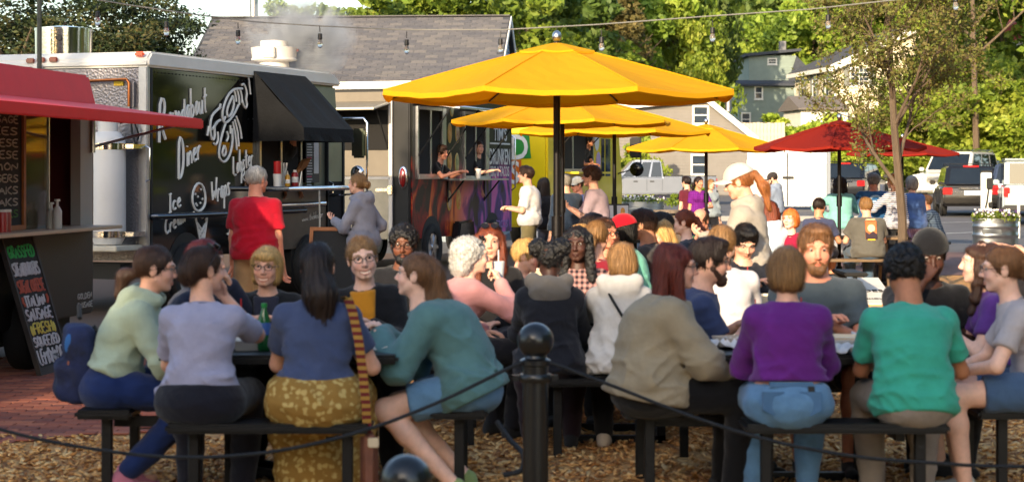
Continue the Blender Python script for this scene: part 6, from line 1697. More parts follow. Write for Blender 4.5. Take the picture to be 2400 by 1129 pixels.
wood_picnic_table(X(2092, 34.6), 34.4, 'dark plank picnic table where the plaid shirted man sits', R(88), mat('dark_stained_wood', (34, 36, 40), .7, 0, 8, .2), 1.5)

# ------------------------------------------------------------------ umbrellas
def clothmat(name, c):
    m = bpy.data.materials.new(name); m.use_nodes = True; nt = m.node_tree; b = nt.nodes['Principled BSDF']; b.inputs['Roughness'].default_value = .85
    b.inputs['Specular IOR Level'].default_value = .2
    tc = nt.nodes.new('ShaderNodeTexCoord'); n = nt.nodes.new('ShaderNodeTexNoise'); n.inputs['Scale'].default_value = 1.6; n.inputs['Detail'].default_value = 5; nt.links.new(tc.outputs['Object'], n.inputs['Vector'])
    rp = nt.nodes.new('ShaderNodeValToRGB'); l = lin(c); rp.color_ramp.elements[0].color = tuple(v*.86 for v in l) + (1,); rp.color_ramp.elements[1].color = tuple(min(1, v*1.06) for v in l) + (1,)
    nt.links.new(n.outputs['Fac'], rp.inputs['Fac']); nt.links.new(rp.outputs['Color'], b.inputs['Base Color'])
    n2 = nt.nodes.new('ShaderNodeTexNoise'); n2.inputs['Scale'].default_value = 220; nt.links.new(tc.outputs['Object'], n2.inputs['Vector'])
    bp = nt.nodes.new('ShaderNodeBump'); bp.inputs['Strength'].default_value = .12; bp.inputs['Distance'].default_value = .01; nt.links.new(n2.outputs['Fac'], bp.inputs['Height']); nt.links.new(bp.outputs['Normal'], b.inputs['Normal'])
    tr = nt.nodes.new('ShaderNodeBsdfTranslucent'); nt.links.new(rp.outputs['Color'], tr.inputs['Color'])
    mx = nt.nodes.new('ShaderNodeMixShader'); mx.inputs['Fac'].default_value = .5; nt.links.new(b.outputs['BSDF'], mx.inputs[1]); nt.links.new(tr.outputs['BSDF'], mx.inputs[2]); nt.links.new(mx.outputs['Shader'], nt.nodes['Material Output'].inputs['Surface'])
    return m
YEL = clothmat('yellow_canopy', (250, 197, 36)); REDC = clothmat('red_canopy', (172, 50, 36))
POLE = mat('umbrella_pole', (34, 32, 34), .35, .6, 4, .1)
def umbrella(px, Y, py_edge, py_apex, halfw, label, m, rz=R(10), gz_=0.0, tilt=0.0, zb=.0):
    x = X(px, Y); ze = Zp(py_edge, Y); za = Zp(py_apex, Y)
    r = thing('patio_umbrella', label, 'umbrella', (x, Y, gz_), 0, 'patio umbrellas')
    n = 8; K = 10
    def surf(f0, f1, drop=0.0, ext=1.0, valance=.0, rr=halfw):
        b = MB(); vs_ = []; seg = 8
        fr = np.linspace(f0, f1, K)
        for f in fr:
            for k in range(n*seg):
                an = rz + 2*math.pi*k/(n*seg); kk = (k % seg)/seg
                # straight edge between ribs, slightly slack cloth
                ch = math.cos(math.pi/n)/math.cos(2*math.pi*((k % seg)/seg)/n - math.pi/n)
                rad = rr*f*ch
                z = za - (za-ze)*(f**1.08) - .045*math.sin(math.pi*kk)*f*(1-.3*f) + drop + .005*f*math.sin(k*2.1 + f*9)*math.sin(f*14 + k)
                vs_.append((rad*math.cos(an), rad*math.sin(an), z - gz_))
        N = n*seg
        fs = [(i*N+k, i*N+(k+1) % N, (i+1)*N+(k+1) % N, (i+1)*N+k) for i in range(K-1) for k in range(N)]
        if valance:
            o = len(vs_); vs_ += [(v[0]*1.004, v[1]*1.004, v[2]-valance) for v in vs_[(K-1)*N:K*N]]
            fs += [((K-1)*N+k, (K-1)*N+(k+1) % N, o+(k+1) % N, o+k) for k in range(N)]
        b.add(vs_, fs); return b
    o = o_can = surf(.17, 1.0, valance=.035).build('canopy', m, r); md = o.modifiers.new('cloth', 'SOLIDIFY'); md.thickness = .004
    o = surf(.012, .22, drop=.018, valance=.015).build('vent_cap', m, r); md = o.modifiers.new('cloth', 'SOLIDIFY'); md.thickness = .004
    for k in range(n):       # stitched seams over the ribs
        an = rz + 2*math.pi*k/n; MB().tube([(halfw*f*math.cos(an), halfw*f*math.sin(an), za - (za-ze)*(f**1.08) + .004 - gz_) for f in (.18, .4, .6, .8, 1.0)], .005, 5).build('seam', m, o_can, smooth=True)
    b = MB(); b.cyl((0, 0, zb), (0, 0, za+.02-gz_), .026, n=16); b.cyl((0, 0, 1.15), (0, 0, 1.30), .040, n=16); b.build('pole', POLE, r, smooth=True)
    b = MB(); b.ball((0, 0, za+.06-gz_), .035, 12, 8, (1, 1, 1.3)); b.build('finial', SILVER, r, smooth=True)
    b = MB(); b.cyl((0, 0, ze+.02-gz_), (0, 0, ze+.10-gz_), .040, n=12); b.build('hub', POLE, r, smooth=True)
    for k in range(n):
        an = rz + 2*math.pi*k/n; c, s_ = math.cos(an), math.sin(an)
        P = [(halfw*f*c, halfw*f*s_, za - (za-ze)*(f**1.08) - .018 - gz_) for f in (.03, .3, .6, .99)]
        b = MB(); b.tube(P, .007, 6); q = P[1]; b.tube([(0.04*c, .04*s_, ze+.05-gz_), q], .006, 6); b.build('rib', POLE, r, smooth=True)
    b = MB(); b.lathe([(.26, zb), (.26, zb+.04), (.06, zb+.07), (.045, zb+.30), (.03, zb+.32)], 20); b.build('base', BLACKM, r, smooth=True)
    return r
umbrella(1305, 14.8, 219, 105, 1.36, 'largest and nearest yellow patio umbrella with a thick black pole', YEL, R(22.5))
umbrella(1318, 23.5, 284, 222, 1.34, 'second yellow umbrella, half hidden under the largest one', YEL, R(14))
umbrella(1440, 26.8, 308, 246, 1.36, 'third yellow umbrella, between the second and the smallest', YEL, R(20))
umbrella(1655, 31.5, 348, 293, 1.33, 'smallest yellow umbrella in front of the beige house', YEL, R(16))
umbrella(1967, 27.9, 345, 284, 1.20, 'red umbrella over the brown plank picnic table', REDC, R(30))
umbrella(2115, 41, 360, 326, 1.22, 'red umbrella mostly hidden behind the young tree', REDC, R(12))

# ------------------------------------------------------------------ bollards and rope
BOLL = mat('bollard_black', (22, 24, 27), .28, .0, 5, .2, .05, 30, coat=.3)
def bollard(x, y, top, label):
    r = thing('bollard', label, 'bollard', (x, y, 0), 0, 'black ball topped bollards')
    b = MB(); b.lathe([(.095, 0), (.095, .03), (.058, .06), (.055, top-.19), (.068, top-.185), (.068, top-.165), (.05, top-.155), (.045, top-.14)], 24); b.build('post', BOLL, r, smooth=True)
    b = MB(); b.ball((0, 0, top-.08), .08, 28, 16); b.build('ball', BOLL, r, smooth=True)
    b = MB(); b.lathe([(.068, top-.26), (.074, top-.25), (.074, top-.235), (.068, top-.225)], 20); b.b2(-.10, .10, -.012, .012, top-.255, top-.23); b.build('rope_collar', BOLL, r, smooth=True)
    return r
YB = 8.75
bx = X(1255, YB); bollard(bx, YB, Zp(755, YB), 'black ball topped bollard standing between the two foreground tables')
Y2 = 6.15; bollard(X(953, Y2), Y2, Zp(1064, Y2), 'black bollard of which only the ball shows at the bottom edge')
def rope(name, label, pts, r=.008):
    P = []
    for i in range(len(pts)-1):
        a, c = Vector(pts[i]), Vector(pts[i+1])
        p = Vector(pts[max(i-1, 0)]); d = Vector(pts[min(i+2, len(pts)-1)])
        for k in range(8):
            t = k/8; P.append(.5*((2*a) + (c-p)*t + (2*p-5*a+4*c-d)*t*t + (3*a-p-3*c+d)*t**3))
    P.append(Vector(pts[-1])); b = MB(); b.tube(P, r, 8); o = b.build(name, mat('black_rope', (24, 27, 32), .8, 0, 60, .3, .6, 90), None, smooth=True)
    return tag(o, label, 'rope', 'black barrier ropes')
YR = 8.72
rope('rope', 'black rope sagging across the left foreground table to the bollard', [at(1250, 838, YR), at(1180, 868, YR-.02), at(1020, 945, YR-.05), at(830, 1015, YR-.1), at(620, 1060, YR-.12), at(400, 1070, YR-.12), at(180, 1045, YR-.1), at(0, 1005, YR-.05), at(-160, 950, YR)])
rope('rope', 'black rope sagging across the right foreground table from the bollard', [at(1260, 838, YR), at(1440, 905, YR-.02), at(1620, 975, YR-.05), at(1800, 1030, YR-.08), at(2000, 1068, YR-.1), at(2200, 1085, YR-.1), at(2400, 1092, YR-.1), at(2600, 1075, YR)])
rope('rope', 'short loose blue black rope hanging left of the central bollard', [at(1165, 988, 9.6), at(1195, 1030, 9.5), at(1225, 1062, 9.3), at(1222, 1100, 9.2), at(1180, 1112, 9.2)], .013)

# ------------------------------------------------------------------ string lights
def string_lights():
    Y = 16.0
    pts = [(-60, -75), (200, -5), (300, 12), (440, 32), (600, 52), (760, 62), (950, 70), (1180, 70), (1400, 58), (1640, 40), (1900, 22), (2100, 0), (2300, -30), (2500, -70)]
    P = [at(px, py, Y) for px, py in pts]
    b = MB(); b.tube(P, .0055, 6); w_ = b.build('light_cable', mat('cable_grey', (122, 122, 118), .7, 0, 6, .1), None, smooth=True); tag(w_, 'grey overhead cable of the string lights crossing the whole picture', 'cable')
    gl = mat('bulb_glass', (226, 220, 206), .05, 0, trans=.85, spec=.6); sk = mat('bulb_socket', (26, 24, 24), .5)
    b = MB(); b.lathe([(.010, -.01), (.017, -.012), (.019, -.055), (.014, -.06)], 12); sm_ = b.build('socket', sk, None, smooth=True)
    b = MB(); b.lathe([(.012, -.058), (.020, -.075), (.0235, -.095), (.020, -.115), (.010, -.126), (.002, -.128)], 14); bm_ = b.build('bulb', gl, None, smooth=True)
    b = MB(); b.tube([(0, 0, .0), (.004, 0, .05)], .004, 5); cm = b.build('drop_cord', sk, None)
    b = MB(); b.tube([(-.004, 0, -.06), (-.006, 0, -.09), (.006, 0, -.1), (.004, 0, -.06)], .0015, 4); fm = b.build('filament', mat('filament', (150, 110, 60), .4, .8), None)
    names = ['above the red flap', 'left, in front of the dark cedars', 'over the left end of the shingle roof', 'above the white roof fan', 'over the middle of the shingle roof', 'at the right end of the shingle roof',
             'just above the peak of the largest yellow umbrella', 'right of the largest umbrella peak', 'in front of the sunlit maple', 'above the cream house', 'near the top right of the picture']
    first = True
    for (px, py), nm in zip(((229, 24), (390, 48), (558, 68), (750, 76), (953, 90), (1173, 88), (1305, 74), (1410, 84), (1670, 62), (1941, 32), (2240, -12)), names):
        r = thing('light_bulb', 'hanging clear bulb of the string lights ' + nm, 'light bulb', tuple(at(px, py, Y)), random.uniform(0, 6), 'string light bulbs')
        for o in (sm_, bm_, cm, fm):
            c = o if first else o.copy()
            if not first: COL.objects.link(c)
            c.parent = r
        first = False
string_lights()
# ------------------------------------------------------------------ vehicles
GLS = mat('car_glass', (26, 32, 38), .04, 0, 2, .15, spec=.8)
def car(px, Y, heading, label, paint, kind='suv', L=4.7, W=1.9, Hh=1.75, group='parked vehicles', belt=1.02, scale=1.0, dark_glass=None):
    """heading: compass angle of the nose, 0 = away from the camera, 90 = right"""
    r = thing('parked_car' if kind != 'pickup' else 'pickup_truck', label, 'car' if kind != 'pickup' else 'pickup', (X(px, Y), Y, gz(Y)), R(90 - heading), group)
    blk = mat('car_black_trim', (22, 22, 24), .6); w2 = W/2; gc = .28
    # local: +x nose, y left
    if kind == 'jeep': low = [(-L/2, .45), (-L/2, belt), (L/2-1.25, belt), (L/2-.05, belt-.08), (L/2, .55), (L/2-.1, .42)]; xr0, xf0, xr1, xf1 = -L/2+.02, L/2-1.3, -L/2+.06, L/2-1.5
    elif kind == 'pickup': low = [(-L/2, .45), (-L/2, belt+.08), (-.55, belt+.08), (-.5, belt+.02), (L/2-1.25, belt+.02), (L/2-.15, belt-.12), (L/2, .7), (L/2-.05, .38)]; xr0, xf0, xr1, xf1 = -.55, L/2-1.35, -.45, L/2-2.05
    elif kind == 'wagon': low = [(-L/2+.05, .32), (-L/2, .55), (-L/2+.1, belt), (L/2-1.2, belt-.02), (L/2-.2, belt-.22), (L/2, .6), (L/2-.08, .26)]; xr0, xf0, xr1, xf1 = -L/2+.1, L/2-1.2, -L/2+.55, L/2-1.95
    else: low = [(-L/2+.05, .36), (-L/2, .6), (-L/2+.06, belt), (L/2-1.25, belt), (L/2-.25, belt-.10), (L/2, .75), (L/2-.06, .30)]; xr0, xf0, xr1, xf1 = -L/2+.06, L/2-1.2, -L/2+.38, L/2-1.9
    b = MB(); b.prism([(x, -w2, z) for x, z in low], (0, W, 0)); bd = b.build('body', paint, r, bevel=.07, seg=3)
    ti = .17 if kind != 'jeep' else .06
    B = [(xr0, -w2+.05, belt-.01), (xf0, -w2+.05, belt-.01), (xf0, w2-.05, belt-.01), (xr0, w2-.05, belt-.01)]; T = [(xr1, -w2+ti, Hh), (xf1, -w2+ti, Hh), (xf1, w2-ti, Hh), (xr1, w2-ti, Hh)]
    b = MB(); b.add(B + T, [(0, 3, 2, 1), (4, 5, 6, 7), (0, 1, 5, 4), (1, 2, 6, 5), (2, 3, 7, 6), (3, 0, 4, 7)]); b.build('cabin', paint, r, bevel=.06, seg=3)
    Bv = [Vector(p) for p in B]; Tv = [Vector(p) for p in T]
    def pane(nm, a, c, d, e, u0, u1, v0=.10, v1=.88, off=.012):
        P = []
        for u, v in ((u0, v0), (u1, v0), (u1, v1), (u0, v1)): P.append(a.lerp(c, u).lerp(e.lerp(d, u), v))
        n_ = (P[1]-P[0]).cross(P[3]-P[0]).normalized(); cen = sum(P, Vector())/4
        if n_.dot(cen - Vector((cen.x*.5, 0, Hh*.7))) < 0: n_ = -n_
        b = MB(); b.prism([p + n_*off for p in P], -n_*.03); return b.build(nm, dark_glass or GLS, r, bevel=.004, seg=1)
    side = {'pickup': ((.04, .28), (.33, .62), (.66, .92)), 'jeep': ((.05, .40), (.45, .92)), 'wagon': ((.05, .28), (.31, .60), (.63, .93))}.get(kind, ((.05, .28), (.32, .60), (.64, .93)))
    for (i, j) in ((0, 1), (3, 2)):
        for u0, u1 in side: pane('side_window', Bv[i], Bv[j], Tv[j], Tv[i], u0, u1)
    pane('windscreen', Bv[1], Bv[2], Tv[2], Tv[1], .06, .94); pane('rear_window', Bv[0], Bv[3], Tv[3], Tv[0], .08, .92)
    wr = .36 if kind in ('suv', 'wagon') else .40
    for sx in (-L/2+.95, L/2-.92):
        for sy in (-1, 1):
            b = MB(); b.cyl((sx, sy*(w2-.02), wr+.02), (sx, sy*(w2+.008), wr+.02), wr+.075, n=24); b.build('wheel_arch', blk if kind != 'jeep' else blk, r)
            wheel(r, (sx, sy*(w2-.07), wr), wr, .22, (0, sy, 0), metal((170, 172, 176), 'alloy', .3))
    redl = mat('tail_lens', (168, 22, 26), .15, spec=.8); wl_ = mat('head_lens', (222, 222, 214), .1, spec=.8)
    for sy in (-1, 1):
        b = MB(); z = belt-.16
        if kind == 'pickup': b.b2(-L/2-.012, -L/2+.05, sy*(w2-.16), sy*(w2-.02), z-.2, z+.18)
        elif kind == 'jeep': b.b2(-L/2-.05, -L/2+.02, sy*(w2-.20), sy*(w2-.03), z-.15, z+.12)
        else: b.b2(-L/2-.015, -L/2+.22, sy*(w2-.30), sy*(w2+.008), z-.12, z+.10)
        b.build('tail_light', redl, r, bevel=.02)
        b = MB(); b.b2(L/2-.28, L/2+.012, sy*(w2-.42), sy*(w2+.004), belt-.30, belt-.12); b.build('headlight', wl_, r, bevel=.03)
        b = MB(); b.box(xf0-.15, sy*(w2+.10), belt+.10, .10, .20, .15); b.build('wing_mirror', paint, r, bevel=.03)
    b = MB()
    for i in range(5): b.b2(L/2-.02, L/2+.02, -.40, .40, belt-.42+i*.055, belt-.395+i*.055)
    o = b.build('grille', CHROME, r); o['kind'] = 'stuff'
    b = MB(); b.b2(-L/2-.05, -L/2+.2, -w2+.02, w2-.02, .42, .58); b.build('rear_bumper', paint if kind == 'wagon' else blk, r, bevel=.03)
    b = MB(); b.b2(L/2-.2, L/2+.05, -w2+.02, w2-.02, .36, .54); b.build('front_bumper', paint, r, bevel=.03)
    b = MB(); b.b2(-L/2-.028, -L/2-.016, -.26, .26, belt-.30, belt-.15); b.build('licence_plate', mat('plate_white', (214, 214, 210), .5), r)
    if kind in ('suv', 'wagon'):
        for sy in (-1, 1): b = MB(); b.tube([(xr1+.1, sy*(w2-ti-.05), Hh), (xr1+.2, sy*(w2-ti-.05), Hh+.06), (xf1-.2, sy*(w2-ti-.05), Hh+.06), (xf1-.05, sy*(w2-ti-.05), Hh)], .018, 6); b.build('roof_rail', SILVER if kind == 'suv' else blk, r, smooth=True)
        for q in (.3, .65): b = MB(); q_ = xr1+(xf1-xr1)*q; b.tube([(q_, -w2+ti+.05, Hh+.07), (q_, w2-ti-.05, Hh+.07)], .014, 6); b.build('roof_bar', blk, r, smooth=True)
        for sy in (-1, 1):
            for q in (.30, .62): b = MB(); q_ = xr0+(xf0-xr0)*q; b.tube([(q_, sy*(w2+.01), belt-.10), (q_+.05, sy*(w2+.03), belt-.10), (q_+.18, sy*(w2+.03), belt-.10), (q_+.2, sy*(w2+.01), belt-.10)], .012, 5); b.build('door_handle', CHROME, r, smooth=True)
    if kind == 'wagon':
        b = MB(); b.b2(-L/2+.50, -L/2+.56, -.25, .25, Hh-.04, Hh+.02); b.build('brake_light', redl, r, bevel=.01)
        b = MB(); b.b2(-L/2-.02, -L/2+.02, -.42, .42, belt-.10, belt-.06); b.build('tailgate_trim', CHROME, r)
        text('badge', 'OUTBACK', .07, (-L/2-.02, .5, belt-.24), (R(90), 0, R(-90)), CHROME, r)
    if kind == 'jeep':
        wheel(r, (-L/2-.14, -.05, belt+.02), .38, .24, (-1, 0, 0), metal((120, 118, 116), 'spare_rim', .4), name='spare_wheel')
        b = MB(); b.b2(-L/2-.03, L/2-1.5, -w2+.04, w2-.04, Hh, Hh+.05); b.build('hard_top', paint, r, bevel=.03)
    if kind == 'pickup':
        b = MB(); b.b2(-L/2+.08, -.62, -w2+.1, w2-.1, belt+.02, belt+.084); b.build('bed_floor', blk, r)
        for sy in (-1, 1):
            b = MB(); b.b2(-L/2+.02, -.58, sy*(w2-.07)-.04, sy*(w2-.07)+.04, belt+.08, belt+.11); b.build('bed_rail', blk, r, bevel=.01)
            for q in (.20, .55): b = MB(); q_ = xr0+(xf0-xr0)*q; b.b2(q_, q_+.17, sy*(w2+.002)-.012, sy*(w2+.002)+.012, belt-.14, belt-.09); b.build('door_handle', blk, r, bevel=.005)
            for q in (-.03, .30): b = MB(); q_ = xr0+(xf0-xr0)*q+.1; b.b2(q_, q_+.012, sy*(w2)-.006, sy*(w2)+.006, .55, belt); b.build('door_seam', blk, r)
    r.scale = (scale,)*3
    return r
CP = lambda n, c, me=.0, ro=.22: mat(n, c, ro, me, 2, .04, coat=.6)
car(1518, 79, -91, 'silver pickup truck parked in front of the beige house', CP('paint_silver', (136, 142, 154), .35), 'pickup', 5.3, 1.85, 1.76, belt=1.03)
car(2245, 87, 212, 'large white suv with roof rails facing the camera behind the dark wagon', CP('paint_white', (196, 194, 188)), 'suv', 5.0, 2.0, 1.92, belt=1.12, scale=1.08)
car(2264, 66.5, 8, 'dark wagon seen from behind with red tail lights and white plate', CP('paint_charcoal', (30, 28, 27), .3), 'wagon', 4.8, 1.85, 1.62, belt=.98)
car(2405, 66.0, 20, 'blue grey suv behind the charging post', CP('paint_bluegrey', (58, 68, 88), .4), 'suv', 4.6, 1.88, 1.72, belt=1.06)
car(2420, 58.5, 12, 'pale off-roader with a spare wheel on its back at the right edge', CP('paint_paleblue', (158, 172, 180)), 'jeep', 4.3, 1.85, 1.85, belt=1.12)
car(2005, 80, 24, 'dark hatchback parked behind the woman in the turquoise top', CP('paint_black', (20, 22, 28), .2), 'wagon', 4.5, 1.85, 1.62, belt=1.0)

# ------------------------------------------------------------------ planter, charger, barrels, signs
def stock_tank(px, Y, w, label, h=.62):
    r = thing('stock_tank_planter', label, 'planter', (X(px, Y), Y, gz(Y)), 0)
    zb = .12; R0 = w/2
    prof = [(R0*.96, zb)]
    for i in range(9): z = zb + h*(i+.5)/9; prof += [(R0*(1.0 if i not in (3, 6) else 1.025), z-.02), (R0*(1.0 if i not in (3, 6) else 1.025), z+.02)]
    prof += [(R0*1.03, zb+h-.01), (R0*1.03, zb+h+.02), (R0*.98, zb+h+.02), (R0*.97, zb+h-.06)]
    b = MB(); b.lathe(prof, 36, (0, 0, 0), .6); b.build('tank', metal((176, 180, 184), 'galvanised_tank', .32), r, smooth=True)
    b = MB(); b.lathe([(R0*.95, zb+h-.06), (R0*.5, zb+h-.02)], 24, (0, 0, 0), .6); b.build('soil', mat('soil', (50, 38, 30), .95), r)
    b = MB(); b.b2(-R0*.7, R0*.1, -R0*.60-.012, -R0*.5, zb+h*.46, zb+h*.62); b.build('name_plate', mat('zinc_plate', (150, 154, 156), .4, .8), r)
    for x_, y_ in ((-R0*.75, -.15), (R0*.3, -.2), (R0*.0, .15)):
        b = MB(); b.cyl((x_-.02, y_, .05), (x_+.02, y_, .05), .05, n=14); b.cyl((x_, y_, .08), (x_, y_, zb+.02), .02, n=8); b.build('caster', RUBBER, r, smooth=True)
    rr = np.random.default_rng(4); n = 1500; an = rr.uniform(0, 6.28, n); q = np.sqrt(rr.random(n))*R0*1.06
    C = np.stack([q*np.cos(an), q*np.sin(an)*.62, zb+h+rr.uniform(-.04, .16, n)*(1.2 - q/R0*.5)], 1)
    V, Q, A = leaves_np(C, .032, .5, 4); me = np_mesh('foliage', V, Q, LEAF['green'], False); a_ = me.attributes.new('rnd', 'FLOAT', 'POINT'); a_.data.foreach_set('value', A.astype(np.float32)); o = link(bpy.data.objects.new('foliage', me), r); o['kind'] = 'stuff'
    for nm, col, cnt, sd in (('white_flowers', (232, 228, 226), 90, 5), ('purple_flowers', (66, 34, 92), 55, 6)):
        rr = np.random.default_rng(sd); an = rr.uniform(0, 6.28, cnt); q = np.sqrt(rr.random(cnt))*R0*1.05
        fb = MB()
        for k in range(cnt):
            p = Vector((q[k]*math.cos(an[k]), q[k]*math.sin(an[k])*.62, zb+h+rr.uniform(.06, .20)))
            nrm = Vector((rr.normal(0, .5), -.8 + rr.normal(0, .4), .6)).normalized(); e1 = nrm.orthogonal().normalized(); e2 = nrm.cross(e1); rad = .030
            ring = [p + (e1*math.cos(t*1.2566/2) + e2*math.sin(t*1.2566/2))*(rad if t % 2 == 0 else rad*.72) + nrm*.006 for t in range(10)]
            fb.add(ring + [p - nrm*.008], [(t, (t+1) % 10, 10) for t in range(10)])
        o = fb.build(nm, mat(nm + '_petal', col, .6), r); o['kind'] = 'stuff'
stock_tank(2333, 41.3, .94, 'galvanised stock tank planter on casters full of white and purple petunias', .54)
stock_tank(1500, 62, 1.5, 'flower planter in front of the silver pickup', .42)
def charger():
    Y = 50.0; r = thing('charging_post', 'white vehicle charging post with a black unit and looped cable', 'charging post', (X(2312, Y), Y, gz(Y)))
    h = Zp(404, Y) - gz(Y)
    MB().b2(-.14, .12, -.06, .06, 0, h).build('post', WHITE, r, bevel=.015)
    MB().b2(-.145, .125, -.065, .065, h, h+.05).build('post_cap', BLACKM, r)
    MB().b2(-.02, .14, -.13, -.06, h-.42, h-.14).build('charging_unit', BLACKM, r, bevel=.02)
    b = MB(); b.tube([(.03, -.10, h-.42), (-.02, -.12, h-.75), (-.10, -.12, h-1.05), (-.16, -.12, h-1.2), (-.10, -.12, h-1.32), (.05, -.12, h-.92), (.10, -.14, h-.82), (.18, -.12, h-1.2), (.30, -.12, h-1.28)], .018, 8); b.build('cable', RUBBER, r, smooth=True)
    MB().b2(.02, .12, -.16, -.09, h-.88, h-.74).build('plug', BLACKM, r, bevel=.02)
charger()
r = thing('notice_board', 'blank white notice panel beside the pale off-roader', 'sign', (X(2388, 49), 49, gz(49))); MB().b2(-.26, .26, -.01, .01, .95, Zp(455, 49)).build('panel', WHITE, r, bevel=.004); MB().b2(-.03, .03, .012, .06, 0, 1.2).build('post', WHITE, r)
def barrel(px, Y, label, h=.88):
    r = thing('wooden_barrel', label, 'barrel', (X(px, Y), Y, gz(Y))); n = 18; hm = h
    bw = mat('barrel_wood', (122, 108, 94), .8, 0, 12, .25, .3, 50, stretch=(3, 3, .4))
    prof = lambda t: .25 + .075*math.sin(math.pi*t)
    for k in range(n):
        a0 = 2*math.pi*k/n; a1 = 2*math.pi*(k+.94)/n; b = MB(); vs_ = []
        for j in range(6):
            t = j/5; q = prof(t)
            for a_ in (a0, a1): vs_.append((q*math.cos(a_), q*math.sin(a_), hm*t))
        b.add(vs_, [(2*j, 2*j+1, 2*j+3, 2*j+2) for j in range(5)]); o = b.build('stave', bw, r); md = o.modifiers.new('t', 'SOLIDIFY'); md.thickness = .02
    for t in (.08, .28, .72, .92):
        q = prof(t)+.006; b = MB(); b.lathe([(q, hm*t-.02), (q+.004, hm*t-.02), (q+.004, hm*t+.02), (q, hm*t+.02)], 28); b.build('hoop', metal((70, 68, 68), 'hoop_iron', .5), r, smooth=True)
    b = MB(); b.cyl((0, 0, hm-.05), (0, 0, hm-.03), .24, n=24); b.build('lid', bw, r)
barrel(2088, 29.3, 'grey wooden barrel behind the man in the printed grey t-shirt', .92)
barrel(1562, 36, 'wooden barrel table behind the auburn haired girl', .95)
r = thing('light_pole', 'slim white pole in front of the blue t-shirt man', 'pole', (X(2068, 30), 30, 0)); MB().cyl((0, 0, 0), (0, 0, Zp(432, 30)), .035, n=14).build('post', mat('pole_pale', (196, 200, 206), .4, .4), r, smooth=True); MB().b2(-.05, .05, -.05, .05, 0, .03).build('foot', BLACKM, r)
r = thing('a_frame_sign', 'wooden framed chalkboard standing by the diner truck doorway', 'sign', (X(780, 21.2), 21.2, 0), R(-12)); 
M = Matrix.Rotation(R(-10), 4, 'X'); b = MB(M); b.b2(-.27, .27, 0, .02, .06, Zp(532, 21.2)); b.build('board', MATS['chalkboard'], r)
b = MB(M); zt_ = Zp(530, 21.2); b.b2(-.31, -.27, -.01, .03, 0, zt_); b.b2(.27, .31, -.01, .03, 0, zt_); b.b2(-.27, .27, -.01, .03, zt_-.04, zt_+.0); b.build('frame', MATS['orange_wood'], r)
MB(Matrix.Translation((0, .42, 0)) @ Matrix.Rotation(R(12), 4, 'X')).b2(-.29, .29, .02, .05, 0, zt_*.97).build('rear_leg', MATS['orange_wood'], r)
def poster_sign():
    Y = 26.0; r = thing('poster_sign', 'black sandwich board with two food pictures by the yellow truck', 'sign', (X(1440, Y), Y, 0), R(6)); zt = Zp(476, Y)
    M = Matrix.Rotation(R(-8), 4, 'X'); b = MB(M); b.b2(-.17, .22, 0, .03, 0, zt); b.build('board', BLACKM, r)
    for i, x_ in enumerate((-.14, .06)):
        b = MB(M); b.b2(x_, x_+.15, -.006, -.001, zt-.19, zt-.02); p = b.build('poster', mat('poster_paper', (196, 200, 206), .6), r)
        b = MB(M); b.ball((x_+.075, -.008, zt-.10), .05, 12, 8, (.6, .08, 1)); b.build('poster_picture', mat('poster_food', (206, 150, 70), .6, 0, 20, .3), p, smooth=True)
    for i in range(3): b = MB(M); b.b2(-.12, .17, -.006, -.001, zt-.34-i*.10, zt-.28-i*.10); b.build('poster_line', mat('poster_green', (110, 140, 90), .6) if i % 2 else mat('poster_paper', (196, 200, 206)), r)
poster_sign()
# cornhole board
def cornhole():
    Y = 23.2; r = thing('cornhole_board', 'white slanted bean bag board with a round hole and lettering', 'game board', (X(2022, 23.7), Y, 0))
    W = .62; a = Vector((0, 0, .10)); c = Vector((0, 1.18, .34)); d = (c-a); n_ = Vector((1, 0, 0)).cross(d).normalized()
    hole = a + d*.82; N = 24; ring = [hole + Vector((1, 0, 0))*.085*math.cos(t*6.2832/N) + d.normalized()*.085*math.sin(t*6.2832/N) for t in range(N)]
    bm = bmesh.new(); ov = [bm.verts.new(p) for p in (a + Vector((-W/2, 0, 0)), a + Vector((W/2, 0, 0)), c + Vector((W/2, 0, 0)), c + Vector((-W/2, 0, 0)))]; iv = [bm.verts.new(p) for p in ring]
    es = [bm.edges.new((ov[i], ov[(i+1) % 4])) for i in range(4)] + [bm.edges.new((iv[i], iv[(i+1) % N])) for i in range(N)]
    bmesh.ops.triangle_fill(bm, edges=es, use_beauty=True)
    for f in list(bm.faces):
        if (f.calc_center_median() - hole).length < .06: bm.faces.remove(f)
    me = bpy.data.meshes.new('deck'); bm.to_mesh(me); bm.free(); me.materials.append(mat('board_white', (216, 212, 204), .6, 0, 4, .05)); o = link(bpy.data.objects.new('deck', me), r); md = o.modifiers.new('t', 'SOLIDIFY'); md.thickness = .015
    MB().b2(-W/2, W/2, .0, .03, 0, .085).build('front_edge', mat('pine', (196, 150, 100), .7, 0, 8, .15), r); 
    for sx in (-W/2+.06, W/2-.06): MB().b2(sx-.02, sx+.02, 1.05, 1.1, 0, .30).build('leg', MATS['pine'], r)
    ang = math.atan2(.24, 1.18); blk = mat('print_black', (30, 30, 32), .7)
    q = a + d*.42; text('lettering', 'GUIDES', .15, (0, q.y, q.z+.006), (ang, 0, 0), blk, r)
    q = a + d*.14; text('lettering', 'CORNHOLE', .08, (0, q.y, q.z+.006), (ang, 0, 0), blk, r)
cornhole()
